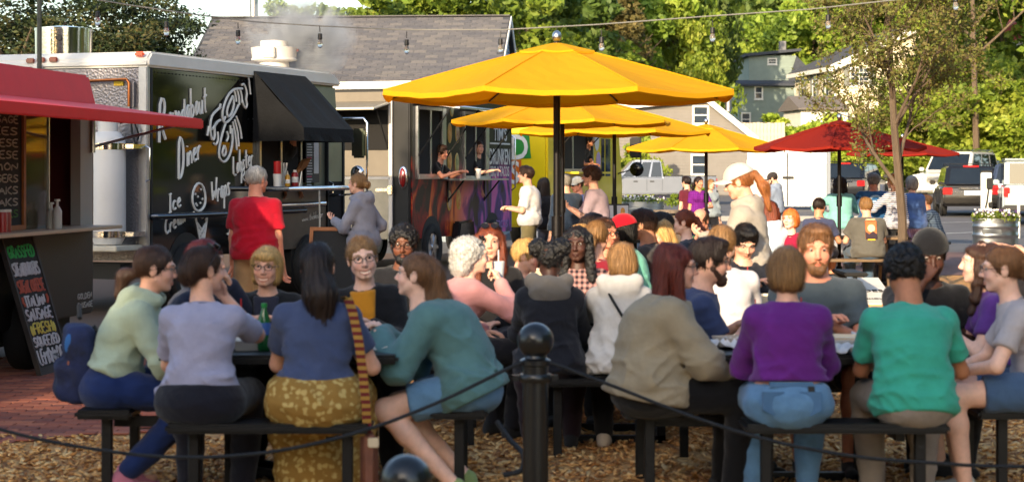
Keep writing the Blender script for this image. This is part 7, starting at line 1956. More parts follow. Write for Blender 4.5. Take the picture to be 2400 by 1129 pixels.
# ------------------------------------------------------------------ things on counters and tables
def lathe_thing(name, label, cat, loc, prof, m, parts=(), n=16, group=None):
    r = thing(name, label, cat, loc, 0, group); b = MB(); b.lathe(prof, n); b.build('body', m, r, smooth=True)
    for nm, pr, mm in parts: b = MB(); b.lathe(pr, n); b.build(nm, mm, r, smooth=True)
    return r
def onS(S, px, off, z): s_, _ = S.loc(px, 400, off); return tuple(on_side(S, s_, off, z))
G = 'condiments on the diner truck counter'
lathe_thing('cup_of_straws', 'white cup holding red cups on the diner truck counter', 'cup', onS(S1, 650, .25, zc1), [(.045, 0), (.058, .16), (.056, .16), (.04, .02)], mat('paper_white', (228, 226, 222), .6), (('red_cup_stack', [(.045, .12), (.05, .32), (.048, .32), (.03, .14)], mat('cup_red', (176, 30, 34), .4)),), group=G)
r = thing('straw_bundle', 'bundle of white paper straws on the diner truck counter', 'straws', onS(S1, 664, .22, zc1), 0, G)
for k in range(8): MB().cyl((random.uniform(-.02, .02), random.uniform(-.02, .02), 0), (random.uniform(-.05, .05), random.uniform(-.05, .05), .30), .005, n=6).build('straw', MATS['paper_white'], r)
lathe_thing('mustard_bottle', 'yellow mustard bottle on the diner truck counter', 'bottle', onS(S1, 674, .30, zc1), [(.03, 0), (.034, .01), (.034, .12), (.02, .15)], mat('mustard', (206, 150, 30), .4), (('nozzle', [(.014, .15), (.004, .20)], mat('nozzle_white', (220, 210, 190), .5)), ('label', [(.0345, .04), (.035, .04), (.035, .09), (.0345, .09)], MATS['paper_white'])), group=G)
lathe_thing('ketchup_bottle', 'large red ketchup bottle on the diner truck counter', 'bottle', onS(S1, 691, .30, zc1), [(.042, 0), (.046, .01), (.046, .15), (.03, .18)], mat('ketchup', (150, 20, 24), .35), (('cap', [(.024, .18), (.022, .21)], mat('cap_white', (214, 210, 204), .5)), ('label', [(.0465, .05), (.047, .05), (.047, .12), (.0465, .12)], MATS['paper_white'])), group=G)
r = thing('napkin_holder', 'brown paper cone holder at the end of the diner truck counter', 'holder', onS(S1, 702, .12, zc1), .5, G); MB().prism([(-.08, -.05, .12), (.10, -.05, .26), (.16, -.05, .38), (.02, -.05, .34)], (0, .1, 0)).build('body', mat('kraft_paper', (140, 96, 62), .8), r, bevel=.02); MB().cyl((0, 0, 0), (.03, 0, .2), .012, n=8).build('stem', SILVER, r)
G = 'bottles on the trailer counter'
for px, o_, h_, lb in ((120, -.05, .24, 'small white pump bottle on the trailer counter, left of the taller one'), (134, -.12, .27, 'tall white soap pump bottle on the trailer counter')):
    lathe_thing('pump_bottle', lb, 'bottle', onS(S4, px, -o_, zc4), [(.038, 0), (.040, .02), (.040, h_*.55), (.018, h_*.7)], mat('soap_bottle', (196, 192, 184), .3), (('pump', [(.012, h_*.7), (.012, h_*.85), (.026, h_*.86), (.024, h_*.92)], mat('pump_white', (220, 216, 208), .4)),), group=G)
for px, c in ((6, (166, 40, 40)), (16, (150, 60, 50))): lathe_thing('candy_jar', 'red jar on the trailer counter, ' + ('at the very edge' if px < 10 else 'next to the menu frame'), 'jar', onS(S4, px, .06, zc4), [(.035, 0), (.035, .14), (.03, .16)], mat('jar_red_%d' % px, c, .3), (('lid', [(.036, .16), (.036, .18)], MATS['pump_white']),), group=G)
lathe_thing('paper_cup', 'white paper cup on the barbecue truck shelf', 'cup', onS(S2, 1121, .22, S2.loc(1082, 419, .3)[1]), [(.04, 0), (.052, .17), (.05, .17), (.036, .01)], MATS['paper_white'])
G = 'food and drink on the foreground tables'
def tray(x, y, rz, label, z=.741, c=(214, 212, 206), w=.24, d=.20):
    r = thing('food_tray', label, 'food tray', (x, y, z), rz, G); m = mat('foam_%02x%02x' % c[:2], c, .6)
    b = MB(); b.add([(-w/2*.85, -d/2*.85, 0), (w/2*.85, -d/2*.85, 0), (w/2*.85, d/2*.85, 0), (-w/2*.85, d/2*.85, 0), (-w/2, -d/2, .05), (w/2, -d/2, .05), (w/2, d/2, .05), (-w/2, d/2, .05)], [(0, 3, 2, 1), (0, 1, 5, 4), (1, 2, 6, 5), (2, 3, 7, 6), (3, 0, 4, 7)]); o = b.build('tray', m, r); md = o.modifiers.new('t', 'SOLIDIFY'); md.thickness = .004
    b = MB(); 
    for k in range(7): b.ball((random.uniform(-w*.28, w*.28), random.uniform(-d*.28, d*.28), .02), .025, 8, 6, (1, 1, .7))
    b.build('food', mat('fried_food', (178, 118, 58), .7, 0, 20, .3), r, smooth=True)
def napkin(x, y, label, z=.741, s_=.10):
    N = 9; b = MB(); vs_ = [(s_*(i/(N-1)-.5)*2, s_*(j/(N-1)-.5)*2, .004 + .05*abs(math.sin(i*1.3+j*.7)*math.cos(j*1.1-i*.4))) for j in range(N) for i in range(N)]
    b.add(vs_, [(j*N+i, j*N+i+1, (j+1)*N+i+1, (j+1)*N+i) for j in range(N-1) for i in range(N-1)]); o = b.build('napkin', mat('napkin_white', (222, 222, 224), .8), None, smooth=True); o.location = (x, y, z); o.rotation_euler.z = random.uniform(0, 3); md = o.modifiers.new('t', 'SOLIDIFY'); md.thickness = .002
    tag(o, label, 'napkin', G)
def soda(x, y, label, c, z=.741):
    gm = mat('soda_%02x%02x%02x' % c, c, .1, 0, spec=.7); lathe_thing('soda_bottle', label, 'bottle', (x, y, z), [(.028, 0), (.033, .01), (.033, .07), (.029, .09), (.033, .11), (.033, .15), (.015, .20), (.013, .215)], gm, (('cap', [(.0145, .215), (.0145, .235)], mat('cap_green', (30, 140, 60), .4)), ('label', [(.0335, .08), (.034, .08), (.034, .14), (.0335, .14)], mat('soda_label', (60, 100, 170), .5))), group=G)
soda(X(619, 9.85), 9.85, 'green plastic soda bottle on the left foreground table', (22, 96, 44))
tray(X(596, 9.9), 9.95, .2, 'white foam tray left of the green soda bottle'); napkin(X(905, 9.9), 9.92, 'crumpled white napkin on the right side of the left table', s_=.11); tray(X(880, 9.95), 10.1, -.3, 'white foam tray beside the crumpled napkin', c=(206, 206, 210))
tray(X(1975, 9.95), 9.95, .1, 'white foam tray between the purple sweater and the green shirt', w=.3); napkin(X(1960, 9.75), 9.72, 'white napkin on the front edge of the right table', s_=.10); tray(X(1745, 10.0), 10.1, .5, 'food tray in front of the bearded man', c=(196, 180, 160)); napkin(X(1700, 9.9), 10.0, 'lilac white napkin in front of the copper haired woman', s_=.12)
tray(X(1240, 14.5), 14.6, .2, 'tray on the table under the largest umbrella', c=(196, 192, 196)); napkin(X(1335, 12.0), 12.1, 'white paper bag napkin before the woman with braids', s_=.13)
k = 0
for (tx, ty, nm) in ((.62, 12.22, 'the black and white hoodies'), (.333, 14.8, 'the largest umbrella'), (1.62, 13.65, 'the plain white shirt'), (.12, 17.25, 'the umbrella pole'), (-1.13, 10.2, 'the laughing woman'), (1.55, 10.2, 'the broad man in grey')):
    for (dx, dy, kind_) in ((-.32, .22, 0), (.12, -.10, 1), (.34, .25, 2), (.02, .36, 0)):
        x_, y_ = tx+dx+random.uniform(-.05, .05), ty+dy+random.uniform(-.05, .05); k += 1; where = ('left', 'middle', 'right', 'far side')[(k-1) % 4]
        if kind_ == 0: lathe_thing('paper_cup', 'paper drink cup on the %s of the table of %s' % (where, nm), 'cup', (x_, y_, .741), [(.03, 0), (.042, .13), (.040, .13), (.028, .01)], MATS['paper_white'] if k % 3 else mat('cup_red', (176, 30, 34)), (('cup_lid', [(.044, .13), (.044, .14), (.03, .145)], MATS['paper_white']), ('straw', [(.004, .14), (.004, .22)], mat('cup_red', (176, 30, 34)))), group=G)
        elif kind_ == 1: tray(x_, y_, random.uniform(0, 3), 'paper food tray on the table of %s' % nm, c=(220, 206, 180))
        else: napkin(x_, y_, 'crumpled napkin on the table of %s' % nm, s_=.07)
# backpack on the bench behind the green hoodie
r = thing('backpack', 'dark blue backpack with small coloured patches on the left bench', 'backpack', (X(186, 10.05), 10.05, .46), R(15)); 
def bagfn(P):
    def rb(c, hsz, r_): q = np.abs(P - np.array(c, np.float32)) - np.array(hsz, np.float32) + r_; return np.linalg.norm(np.maximum(q, 0), axis=1) + np.minimum(q.max(1), 0) - r_
    d = smin(rb((0, 0, .20), (.08, .14, .20), .06), rb((-.06, 0, .12), (.06, .11, .11), .04), .02)
    return d + .007*vnoise(P*16) + .004*np.sin(P[:, 2]*60)*(np.abs(P[:, 0]+.1) < .05)
bV, bQ = sdf_mesh(bagfn, (-.2, -.25, -.03), (.2, .25, .5), .010)
link(bpy.data.objects.new('bag', np_mesh('bag', bV, bQ, mat('backpack_cloth', (16, 20, 42), .8, 0, 5, 0, .3, 60, col2=(32, 48, 100)))), r)
for (y_, z_, c, q) in ((-.115, .30, (36, 96, 160), .06), (-.12, .21, (150, 84, 54), .030), (-.09, .05, (56, 130, 60), .026)): MB().ball((-.052, y_, z_), q, 12, 8, (.45, .35, 1)).build('patch', mat('patch_%d' % c[0], c, .7), r, smooth=True)
for sy in (-1, 1): MB().tube([(.07, sy*.07, .38), (.13, sy*.08, .30), (.12, sy*.09, .12), (.07, sy*.10, .04)], .014, 6).build('strap', BLACKM, r, smooth=True)
MB().tube([(-.10, -.10, .245), (-.125, 0, .25), (-.10, .10, .245)], .005, 5).build('zip', BLACKM, r, smooth=True)
MB().tube([(0, .05, .43), (0, .02, .49), (0, -.05, .43)], .012, 6).build('handle', BLACKM, r, smooth=True)

# ------------------------------------------------------------------ smoke above the diner truck fan
def smoke():
    p = on_side(S1, 4.7, -.5, 3.36); b = MB()
    V, Q = sdf_mesh(lambda P: ell(P, (.25, 0, .18), (.85, .5, .6)) + .12*vnoise(P*2.6), (-1.1, -.9, -.7), (1.6, .9, 1.2), .07)
    me = np_mesh('smoke', V, Q, []); m = bpy.data.materials.new('smoke'); m.use_nodes = True; nt = m.node_tree; nt.nodes.remove(nt.nodes['Principled BSDF'])
    pv = nt.nodes.new('ShaderNodeVolumePrincipled'); pv.inputs['Color'].default_value = (.80, .84, .9, 1)
    tc = nt.nodes.new('ShaderNodeTexCoord'); n = nt.nodes.new('ShaderNodeTexNoise'); n.inputs['Scale'].default_value = 3.0; n.inputs['Detail'].default_value = 6; n.inputs['Distortion'].default_value = 1.0; nt.links.new(tc.outputs['Object'], n.inputs['Vector'])
    gr = nt.nodes.new('ShaderNodeVectorMath'); gr.operation = 'LENGTH'; sh = nt.nodes.new('ShaderNodeVectorMath'); sh.operation = 'SUBTRACT'; sh.inputs[1].default_value = (.2, 0, .15); nt.links.new(tc.outputs['Object'], sh.inputs[0]); nt.links.new(sh.outputs['Vector'], gr.inputs[0])
    fo = nt.nodes.new('ShaderNodeMapRange'); fo.inputs['From Min'].default_value = .08; fo.inputs['From Max'].default_value = .80; fo.inputs['To Min'].default_value = 1.0; fo.inputs['To Max'].default_value = 0.0; nt.links.new(gr.outputs['Value'], fo.inputs['Value'])
    rp = nt.nodes.new('ShaderNodeMapRange'); rp.inputs['From Min'].default_value = .40; rp.inputs['From Max'].default_value = .72; rp.inputs['To Max'].default_value = 15.0; nt.links.new(n.outputs['Fac'], rp.inputs['Value'])
    mu = nt.nodes.new('ShaderNodeMath'); mu.operation = 'MULTIPLY'; nt.links.new(fo.outputs[0], mu.inputs[0]); nt.links.new(rp.outputs[0], mu.inputs[1]); nt.links.new(mu.outputs[0], pv.inputs['Density'])
    nt.links.new(pv.outputs['Volume'], nt.nodes['Material Output'].inputs['Volume']); me.materials.clear(); me.materials.append(m)
    o = link(bpy.data.objects.new('smoke', me)); o.location = p; tag(o, 'thin pale smoke drifting from the roof fan', 'smoke', kind='stuff')
smoke()
# ------------------------------------------------------------------ the people
def patmat(name, c1, c2, kind, scale=20, c3=None):
    m = bpy.data.materials.new(name); m.use_nodes = True; nt = m.node_tree; b = nt.nodes['Principled BSDF']; b.inputs['Roughness'].default_value = .9; b.inputs['Specular IOR Level'].default_value = .2
    tc = nt.nodes.new('ShaderNodeTexCoord'); mx = nt.nodes.new('ShaderNodeMix'); mx.data_type = 'RGBA'; mx.inputs[6].default_value = lin(c1) + (1,); mx.inputs[7].default_value = lin(c2) + (1,)
    def wave(dirn, sc_):
        w = nt.nodes.new('ShaderNodeTexWave'); w.bands_direction = dirn; w.inputs['Scale'].default_value = sc_; w.inputs['Distortion'].default_value = .4; nt.links.new(tc.outputs['Object'], w.inputs['Vector'])
        r_ = nt.nodes.new('ShaderNodeMapRange'); r_.inputs['From Min'].default_value = .45; r_.inputs['From Max'].default_value = .55; nt.links.new(w.outputs['Fac'], r_.inputs['Value']); return r_.outputs[0]
    if kind == 'stripe': nt.links.new(wave('Z', scale), mx.inputs['Factor'])
    elif kind == 'vstripe': nt.links.new(wave('X', scale), mx.inputs['Factor'])
    elif kind == 'plaid':
        a = wave('Z', scale); c = wave('X', scale); ad = nt.nodes.new('ShaderNodeMath'); ad.operation = 'ADD'; nt.links.new(a, ad.inputs[0]); nt.links.new(c, ad.inputs[1]); h_ = nt.nodes.new('ShaderNodeMath'); h_.operation = 'MULTIPLY'; h_.inputs[1].default_value = .5; nt.links.new(ad.outputs[0], h_.inputs[0]); nt.links.new(h_.outputs[0], mx.inputs['Factor'])
    else:
        v = nt.nodes.new('ShaderNodeTexVoronoi'); v.inputs['Scale'].default_value = scale; n = nt.nodes.new('ShaderNodeTexNoise'); n.inputs['Scale'].default_value = scale*1.7
        nt.links.new(tc.outputs['Object'], v.inputs['Vector']); nt.links.new(tc.outputs['Object'], n.inputs['Vector'])
        ad = nt.nodes.new('ShaderNodeMath'); ad.operation = 'ADD'; nt.links.new(v.outputs['Distance'], ad.inputs[0]); nt.links.new(n.outputs['Fac'], ad.inputs[1])
        r_ = nt.nodes.new('ShaderNodeMapRange'); r_.inputs['From Min'].default_value = .80; r_.inputs['From Max'].default_value = .95; nt.links.new(ad.outputs[0], r_.inputs['Value']); nt.links.new(r_.outputs[0], mx.inputs['Factor'])
    nt.links.new(mx.outputs[2], b.inputs['Base Color']); return m
SKIRT = patmat('skirt_print', (190, 166, 104), (146, 112, 56), 'spots', 30)
PLAIDP = patmat('plaid_pink', (40, 32, 40), (170, 130, 124), 'plaid', 9); PLAIDN = patmat('plaid_navy', (36, 48, 70), (96, 112, 130), 'plaid', 8)
STRIPE = patmat('blue_stripes', (222, 222, 224), (70, 84, 130), 'stripe', 11); LILACS = patmat('lilac_stripes', (150, 136, 176), (108, 92, 140), 'vstripe', 12); PURP = patmat('purple_print', (120, 34, 132), (84, 24, 100), 'plaid', 10)
BLK = (22, 22, 25)
# --- left foreground table
person(470, 9.36, 3, 'woman in a pale grey t-shirt with brown pinned up hair, seen from behind', w=1.02, lean=7, slouch=.02, head=(48, 2, 0), hair=('clip', 'brown'), top=('tee', (158, 158, 184)), bot=('pants', (24, 24, 34)), hands=('tablein', 'face'), extra=('topglasses',), sleeve=.75, hem=-.05, hs=.97)
navy, nd = person(742, 9.36, -2, 'woman in a navy t-shirt and patterned yellow skirt with long dark hair', w=1.02, s=1.02, lean=6, slouch=.02, head=(4, -4, 0), hair=('tiedlong', 'dkbrown'), top=('tee', (66, 78, 112)), bot=('skirt', (200, 170, 96), SKIRT), hands=('tablein', 'table'), hem=.10, hs=.98)
person(272, 9.98, 84, 'woman in a cropped sage green hoodie and jeans with glasses, seen from the side', w=.98, lean=20, slouch=.05, head=(0, -4, 0), hair=('lowpony', 'brown'), top=('hoodie', (168, 182, 160)), bot=('jeans', (26, 44, 92)), hands=('tablein', 'tablein'), extra=('glasses',), hem=.13, legs='tuck', shoes=(196, 120, 140), hs=1.0)
person(425, 10.62, 92, 'woman with dark red hair in a navy top behind the sage hoodie', w=1.0, lean=12, hair=('bob', 'maroon'), head=(10, -4, 0), top=('sweater', (30, 36, 56)), hands=('face', 'tablein'), hs=.98)
person(1092, 9.9, -80, 'girl in a loose teal sweatshirt and denim shorts leaning on the table, legs folded back', w=1.0, lean=27, slouch=.06, head=(4, 6, 0), hair=('tiedlong', 'ltbrown'), top=('sweater', (88, 126, 128)), bot=('shorts', (96, 134, 168)), hands=('tablein', 'tablein'), ofs=.045, hem=-.15, legs='back', shoes=(150, 172, 112), hs=.98, skin='pale')
person(634, 10.95, 181, 'smiling blonde woman with glasses in a black cardigan, facing the camera', w=.98, s=.95, lean=16, head=(4, -2, -3), hk='fsmile', hair=('bangs', 'blonde'), top=('jacket', (24, 25, 28), (44, 46, 60)), hands=('tablein', 'tablein'), extra=(('glasses', (60, 36, 30)),), skin='light')
person(882, 10.92, 184, 'laughing woman with glasses in a black blazer and mustard blouse, leaning over the table', w=.98, s=1.02, lean=16, tilt=6, head=(-14, -2, 8), hk='fsmile', hair=('lowpony', 'dkblonde'), top=('jacket', (22, 23, 27), (196, 132, 36)), hands=('tablein', 'table'), extra=('glasses',), skin='pale')
# --- bench behind, and the middle tables
person(945, 13.2, 176, 'dark haired man with a beard and glasses in black behind the laughing woman', sex='m', s=1.0, lean=14, head=(6, -6, 0), skin='brown', hair=('curly', 'black'), top=('jacket', (26, 26, 30)), extra=('glasses', ('beard', 'black')), hands=('lap', 'lap'))
person(1152, 13.2, 186, 'young woman with long brown hair and sunglasses on her head, facing the camera', lean=8, head=(-6, 2, 0), hair=('long', 'auburn'), top=('sweater', (30, 29, 31)), hands=('lap', 'lap'), extra=('topglasses',), skin='light')
pk, pkd = person(1060, 12.05, 62, 'woman with curly white hair in a pink jacket holding a cup, turned away', w=1.05, lean=14, head=(10, -2, 0), s=.95, hair=('bigcurl', 'white'), top=('jacket', (216, 150, 146)), hands=('lap', 'mouth'), hkind=('relaxed', 'grip'), extra=('topglasses',), skin='pale')
person(1203, 13.95, 105, 'blond boy in a grey shirt beside the umbrella table', sex='m', s=.80, lean=10, head=(0, -8, 0), hair=('short', 'blonde'), top=('tee', (120, 116, 112)), hands=('tablein', 'tablein'), hs=1.18)
person(1288, 11.38, 2, 'person in a black hoodie with two black hair puffs, back to the camera', s=.93, w=1.0, lean=10, head=(0, -8, 0), skin='dark', hair=('puffs', 'black'), top=('hoodie', (30, 31, 38)), bot=('pants', (40, 26, 32)), hands=('tablein', 'tablein'), extra=(('hood', (112, 106, 100)),))
wg, wgd = person(1452, 11.4, 8, 'blonde girl in a white hoodie with a thin black bag strap, back to the camera', s=.93, lean=10, head=(-28, -4, 0), hair=('bob', 'dkblonde'), top=('hoodie', (214, 208, 200)), bot=('pants', BLK), hands=('face', 'tablein'), skin='pale', shoes=(190, 176, 160))
person(1358, 13.1, 188, 'woman with long black braids in a plaid shirt, facing the camera', lean=10, head=(4, -4, 0), skin='dark', hair=('braids', 'black'), top=('shirt', (60, 50, 60)), pattern=PLAIDP, hands=('tablein', 'tablein'), sleeve=2)
# --- right foreground table
person(1532, 9.82, 84, 'woman with long copper hair in a taupe sweatshirt and black trousers, side view', w=1.18, lean=10, slouch=.05, head=(4, -2, 0), hair=('long', 'copper'), top=('sweater', (150, 138, 116)), bot=('pants', (18, 18, 21)), hands=('knee', 'knee'), ofs=.045, hem=-.10, extra=('glasses',), belly=.03, legs='sit', hs=.98)
person(1592, 10.62, 86, 'bearded man with glasses in a navy t-shirt reaching over the table', sex='m', w=1.08, lean=16, head=(6, -6, 0), hair=('short', 'dkbrown'), top=('tee', (56, 66, 100)), hands=('table', 'tablein'), extra=('glasses', ('beard', 'brown')), hs=1.02)
purple, pd = person(1848, 9.32, 2, 'woman in a purple sweater and blue jeans with short blond hair, back to the camera', w=1.0, lean=7, slouch=.02, head=(4, -6, 0), hair=('bob', 'dkblonde'), top=('sweater', (98, 34, 122)), bot=('jeans', (92, 130, 166)), hands=('tablein', 'tablein'), hem=.20, ofs=.022, hs=.98)
person(2140, 9.32, 0, 'dark haired man in a sea green short sleeved shirt, back to the camera', sex='m', s=1.0, w=.98, lean=17, slouch=.06, head=(-6, -22, 0), skin='olive', hair=('curly', 'black'), top=('shirt', (58, 164, 142)), bot=('pants', (136, 126, 116)), hands=('tablein', 'table'), hem=-.16, neckfwd=.03)
person(1925, 11.0, 186, 'broad man with light brown hair in a dark grey t-shirt, behind the purple sweater', sex='m', s=1.08, w=1.12, lean=13, tilt=4, head=(-4, -8, 0), hair=('short', 'ltbrown'), top=('tee', (80, 90, 96)), hands=('tablein', 'tablein'), bot=('longshorts', (50, 50, 58)), extra=(('beard', 'ltbrown'),), skin='ruddy')
person(2160, 11.02, 176, 'man in black with a black cap, hidden behind the sea green shirt', sex='m', s=1.04, w=1.08, lean=16, head=(6, -16, 0), skin='dark', hair=('crew', 'black'), top=('tee', (26, 27, 32)), hands=('tablein', 'face'), extra=(('beanie', (20, 20, 24)),))
person(2362, 10.62, -80, 'girl with very long wavy brown hair in a purple t-shirt, profile to the left', s=.98, lean=14, head=(2, 2, 0), hair=('wavy', 'brown'), top=('tee', (96, 56, 134)), hands=('table', 'tablein'), bot=('shorts', (60, 70, 90)), skin='pale')
person(2436, 9.85, -82, 'girl with glasses in a pale grey t-shirt and denim shorts at the right edge', s=1.0, lean=18, head=(2, -2, 0), hair=('lowpony', 'ltbrown'), top=('tee', (178, 172, 176)), hands=('knee', 'knee'), bot=('shorts', (70, 96, 130)), extra=('glasses',), skin='pale', shoes=(200, 196, 190))
# --- middle crowd
person(1690, 12.72, 8, 'man in a plain white shirt with short blond hair, back to the camera', sex='m', w=1.12, lean=12, head=(6, -8, 0), hair=('short', 'dkblonde'), top=('tee', (206, 200, 202)), hands=('tablein', 'tablein'), sleeve=.85)
person(1722, 14.5, 165, 'black haired man in a dark jacket bent over the table', sex='m', lean=22, head=(10, -34, 0), hair=('short', 'black'), top=('jacket', (32, 34, 44)), hands=('tablein', 'tablein'))
person(1338, 15.7, 100, 'blond child in a white top under the largest umbrella', s=.90, lean=8, head=(0, -6, 0), hair=('bob', 'blonde'), top=('tee', (222, 216, 210)), hands=('tablein', 'tablein'), hs=1.08)
person(1372, 16.4, 40, 'dark haired man turned away beside the blond child', sex='m', lean=8, head=(10, 0, 0), hair=('short', 'dkbrown'), top=('tee', (130, 128, 124)), hands=('lap', 'lap'))
person(1408, 15.68, 168, 'sunburnt man with glasses facing the camera under the largest umbrella', sex='m', lean=12, head=(-34, -6, 0), skin='ruddy', hair=('crew', 'brown'), top=('tee', (176, 104, 72)), hands=('tablein', 'tablein'), extra=('glasses',))
person(1398, 13.98, 6, 'blonde woman in a dark red top, back to the camera', lean=6, head=(10, -8, 0), hair=('lowpony', 'dkblonde'), top=('tee', (132, 26, 44)), hands=('tablein', 'tablein'))
person(1492, 15.98, -76, 'woman in a bright red cap and sunglasses', lean=10, head=(0, -6, 0), hair=('bob', 'black'), top=('tee', (120, 200, 180)), hands=('tablein', 'tablein'), extra=(('cap', (206, 18, 40)), 'sunglasses'), skin='tan')
person(1545, 16.5, -72, 'man with brown hair and dark sunglasses in a charcoal shirt', sex='m', s=1.05, lean=12, head=(4, -6, 0), hair=('short', 'brown'), top=('tee', (70, 68, 70)), hands=('tablein', 'tablein'), extra=('sunglasses',), skin='tan')
person(1580, 17.3, -84, 'short haired woman in black, profile to the left', lean=10, head=(0, -4, 0), hair=('short', 'dkbrown'), top=('tee', (30, 28, 30)), hands=('tablein', 'tablein'))
person(1602, 16.7, -110, 'person with long blond hair bent down behind the charcoal shirt', lean=22, head=(0, -20, 0), hair=('long', 'blonde'), top=('sweater', (40, 38, 40)), hands=('lap', 'lap'), s=.95)
person(1622, 18.3, -76, 'girl with auburn ponytail in a dark top', lean=6, head=(-4, 0, 0), hair=('ponytail', 'auburn'), top=('tee', (44, 50, 62)), hands=('lap', 'lap'), skin='pale')
person(1660, 20.2, -150, 'balding man in a green shirt looking down', sex='m', lean=20, head=(0, -26, 0), hair=('fringe', 'brown'), top=('tee', (44, 96, 58)), hands=('lap', 'lap'), skin='ruddy')
wh, wd = person(1757, 14.55, -74, 'woman standing in a white cap and cream hoodie, long ginger ponytail', pose='stand', legs='stand', s=1.0, w=.98, lean=6, head=(0, -16, 0), hair=('ponytail', 'red'), top=('hoodie', (166, 158, 148)), bot=('jeans', (132, 160, 182)), hands=('phone', 'phone'), extra=(('cap', (206, 202, 196)),), ofs=.030, skin='light', hs=1.04)
# --- standing by the trucks
person(598, 17.7, 12, 'white haired man in a red t-shirt and khaki shorts, back to the camera', sex='m', pose='stand', legs='stand', s=1.01, w=1.06, lean=3, head=(24, 0, 0), hair=('crew', 'white'), top=('tee', (186, 20, 44)), bot=('longshorts', (166, 136, 98)), hands=('side', 'side'), skin='ruddy', ofs=.020, belly=.02, sleeve=.70)
person(850, 21.4, -68, 'woman in a grey hoodie with a hair bun by the diner truck door', pose='stand', legs='stand', s=.97, lean=4, head=(0, 4, 0), hair=('bun', 'dkblonde'), top=('hoodie', (130, 130, 142)), bot=('pants', (52, 54, 62)), hands=('phone', 'pocket'), ofs=.020)
person(1240, 28.6, -82, 'young man in a white t-shirt and olive shorts, profile to the left', sex='m', pose='stand', legs='stand', s=1.03, lean=2, head=(0, 2, 0), hair=('short', 'brown'), top=('tee', (204, 203, 206)), bot=('longshorts', (128, 118, 84)), hands=((-.05, .26, 1.10), (.06, .28, 1.12)), ofs=.03, sleeve=.8)
person(1276, 29.6, -30, 'long haired woman in black behind the white t-shirt', pose='stand', legs='stand', s=.93, lean=2, hair=('long', 'dkbrown'), top=('tee', (36, 34, 38)), bot=('jeans', (110, 118, 136)), hands=('side', 'side'))
person(1328, 28.0, -14, 'grey haired man in a dark blue jacket, back to the camera', sex='m', pose='stand', legs='stand', s=.96, lean=3, head=(14, 0, 0), hair=('short', 'grey'), top=('jacket', (40, 54, 74)), hands=('side', 'chest'))
person(1362, 30.5, -120, 'man in a pale cap and sunglasses near the yellow truck counter', sex='m', pose='stand', legs='stand', s=.93, lean=6, head=(0, -10, 0), hair=('crew', 'brown'), top=('tee', (60, 76, 120)), hands=('chest', 'chest'), extra=(('cap', (206, 200, 186)), 'sunglasses'), skin='ruddy')
person(1396, 24.4, -80, 'young man with tousled hair in a dusty mauve t-shirt near the yellow truck', sex='m', pose='stand', legs='stand', s=1.02, lean=3, head=(0, 0, 0), hair=('mop', 'brown'), top=('tee', (172, 152, 162)), bot=('pants', (36, 36, 42)), hands=('phone', 'phone'), ofs=.03, sleeve=.8)
person(1637, 37, 172, 'woman in a purple patterned top by the small umbrella', pose='stand', legs='stand', s=.93, lean=2, head=(-30, 0, 0), hair=('lowpony', 'dkbrown'), top=('tee', (124, 36, 136)), pattern=PURP, bot=('jeans', (44, 58, 96)), hands=('lap', 'side'), skin='tan')
person(1612, 39.5, -40, 'man in a dark maroon shirt behind the purple top', sex='m', pose='stand', legs='stand', s=.93, lean=2, hair=('short', 'dkbrown'), top=('tee', (92, 30, 44)), hands=('side', 'side'))
person(1664, 39.0, 160, 'pale haired person in grey standing behind the purple top', pose='stand', legs='stand', s=.90, lean=2, hair=('bob', 'dkblonde'), top=('sweater', (140, 150, 156)), hands=('side', 'side'))
person(1818, 39.5, -72, 'man in a blue grey hoodie and dark cap in front of the white gate', sex='m', pose='stand', legs='stand', s=.97, lean=4, head=(0, -22, 0), hair=('crew', 'dkbrown'), top=('hoodie', (128, 140, 160)), bot=('pants', (44, 46, 54)), hands=('phone', 'phone'), extra=(('cap', (56, 50, 50)), ('beard', 'dkbrown')))
# --- around the right-hand tables
person(1856, 22.75, -158, 'red haired girl in a maroon t-shirt facing the camera', s=.88, lean=6, head=(14, 0, 0), hair=('bob', 'ginger'), top=('tee', (142, 24, 56)), hands=('lap', 'lap'), skin='pale', hs=1.14)
person(1826, 24.5, -96, 'dark haired woman in a charcoal t-shirt left of the red haired girl', lean=12, head=(0, -8, 0), hair=('short', 'dkbrown'), top=('tee', (52, 50, 54)), hands=('tablein', 'tablein'))
person(1806, 22.7, 6, 'person in a pale blue hoodie with auburn hair beside the standing cream hoodie', lean=8, head=(0, -8, 0), hair=('long', 'auburn'), top=('hoodie', (186, 200, 212)), hands=('tablein', 'tablein'), bot=('jeans', (60, 76, 110)))
person(1918, 27.05, 16, 'man with cropped dark hair in a navy t-shirt at the brown table', sex='m', lean=8, head=(10, -6, 0), hair=('crew', 'dkbrown'), top=('tee', (62, 68, 98)), bot=('longshorts', (40, 46, 70)), hands=('tablein', 'table'), skin='tan')
gm, gd = person(2034, 27.05, -6, 'blond man in a grey t-shirt with a sunset print on its back', sex='m', w=1.14, lean=8, head=(0, -4, 0), hair=('short', 'dkblonde'), top=('tee', (92, 90, 84)), bot=('jeans', (70, 92, 116)), hands=('table', 'table'), shoes=(60, 58, 60), ofs=.03)
person(1970, 29.0, 6, 'woman in a turquoise sweater with a long dark ponytail, back to the camera', pose='stand', legs='stand', s=.95, w=1.1, lean=2, head=(20, 0, 0), hair=('wavy', 'dkbrown'), top=('sweater', (128, 190, 188)), bot=('pants', (170, 174, 184)), hands=('hip', 'chest'))
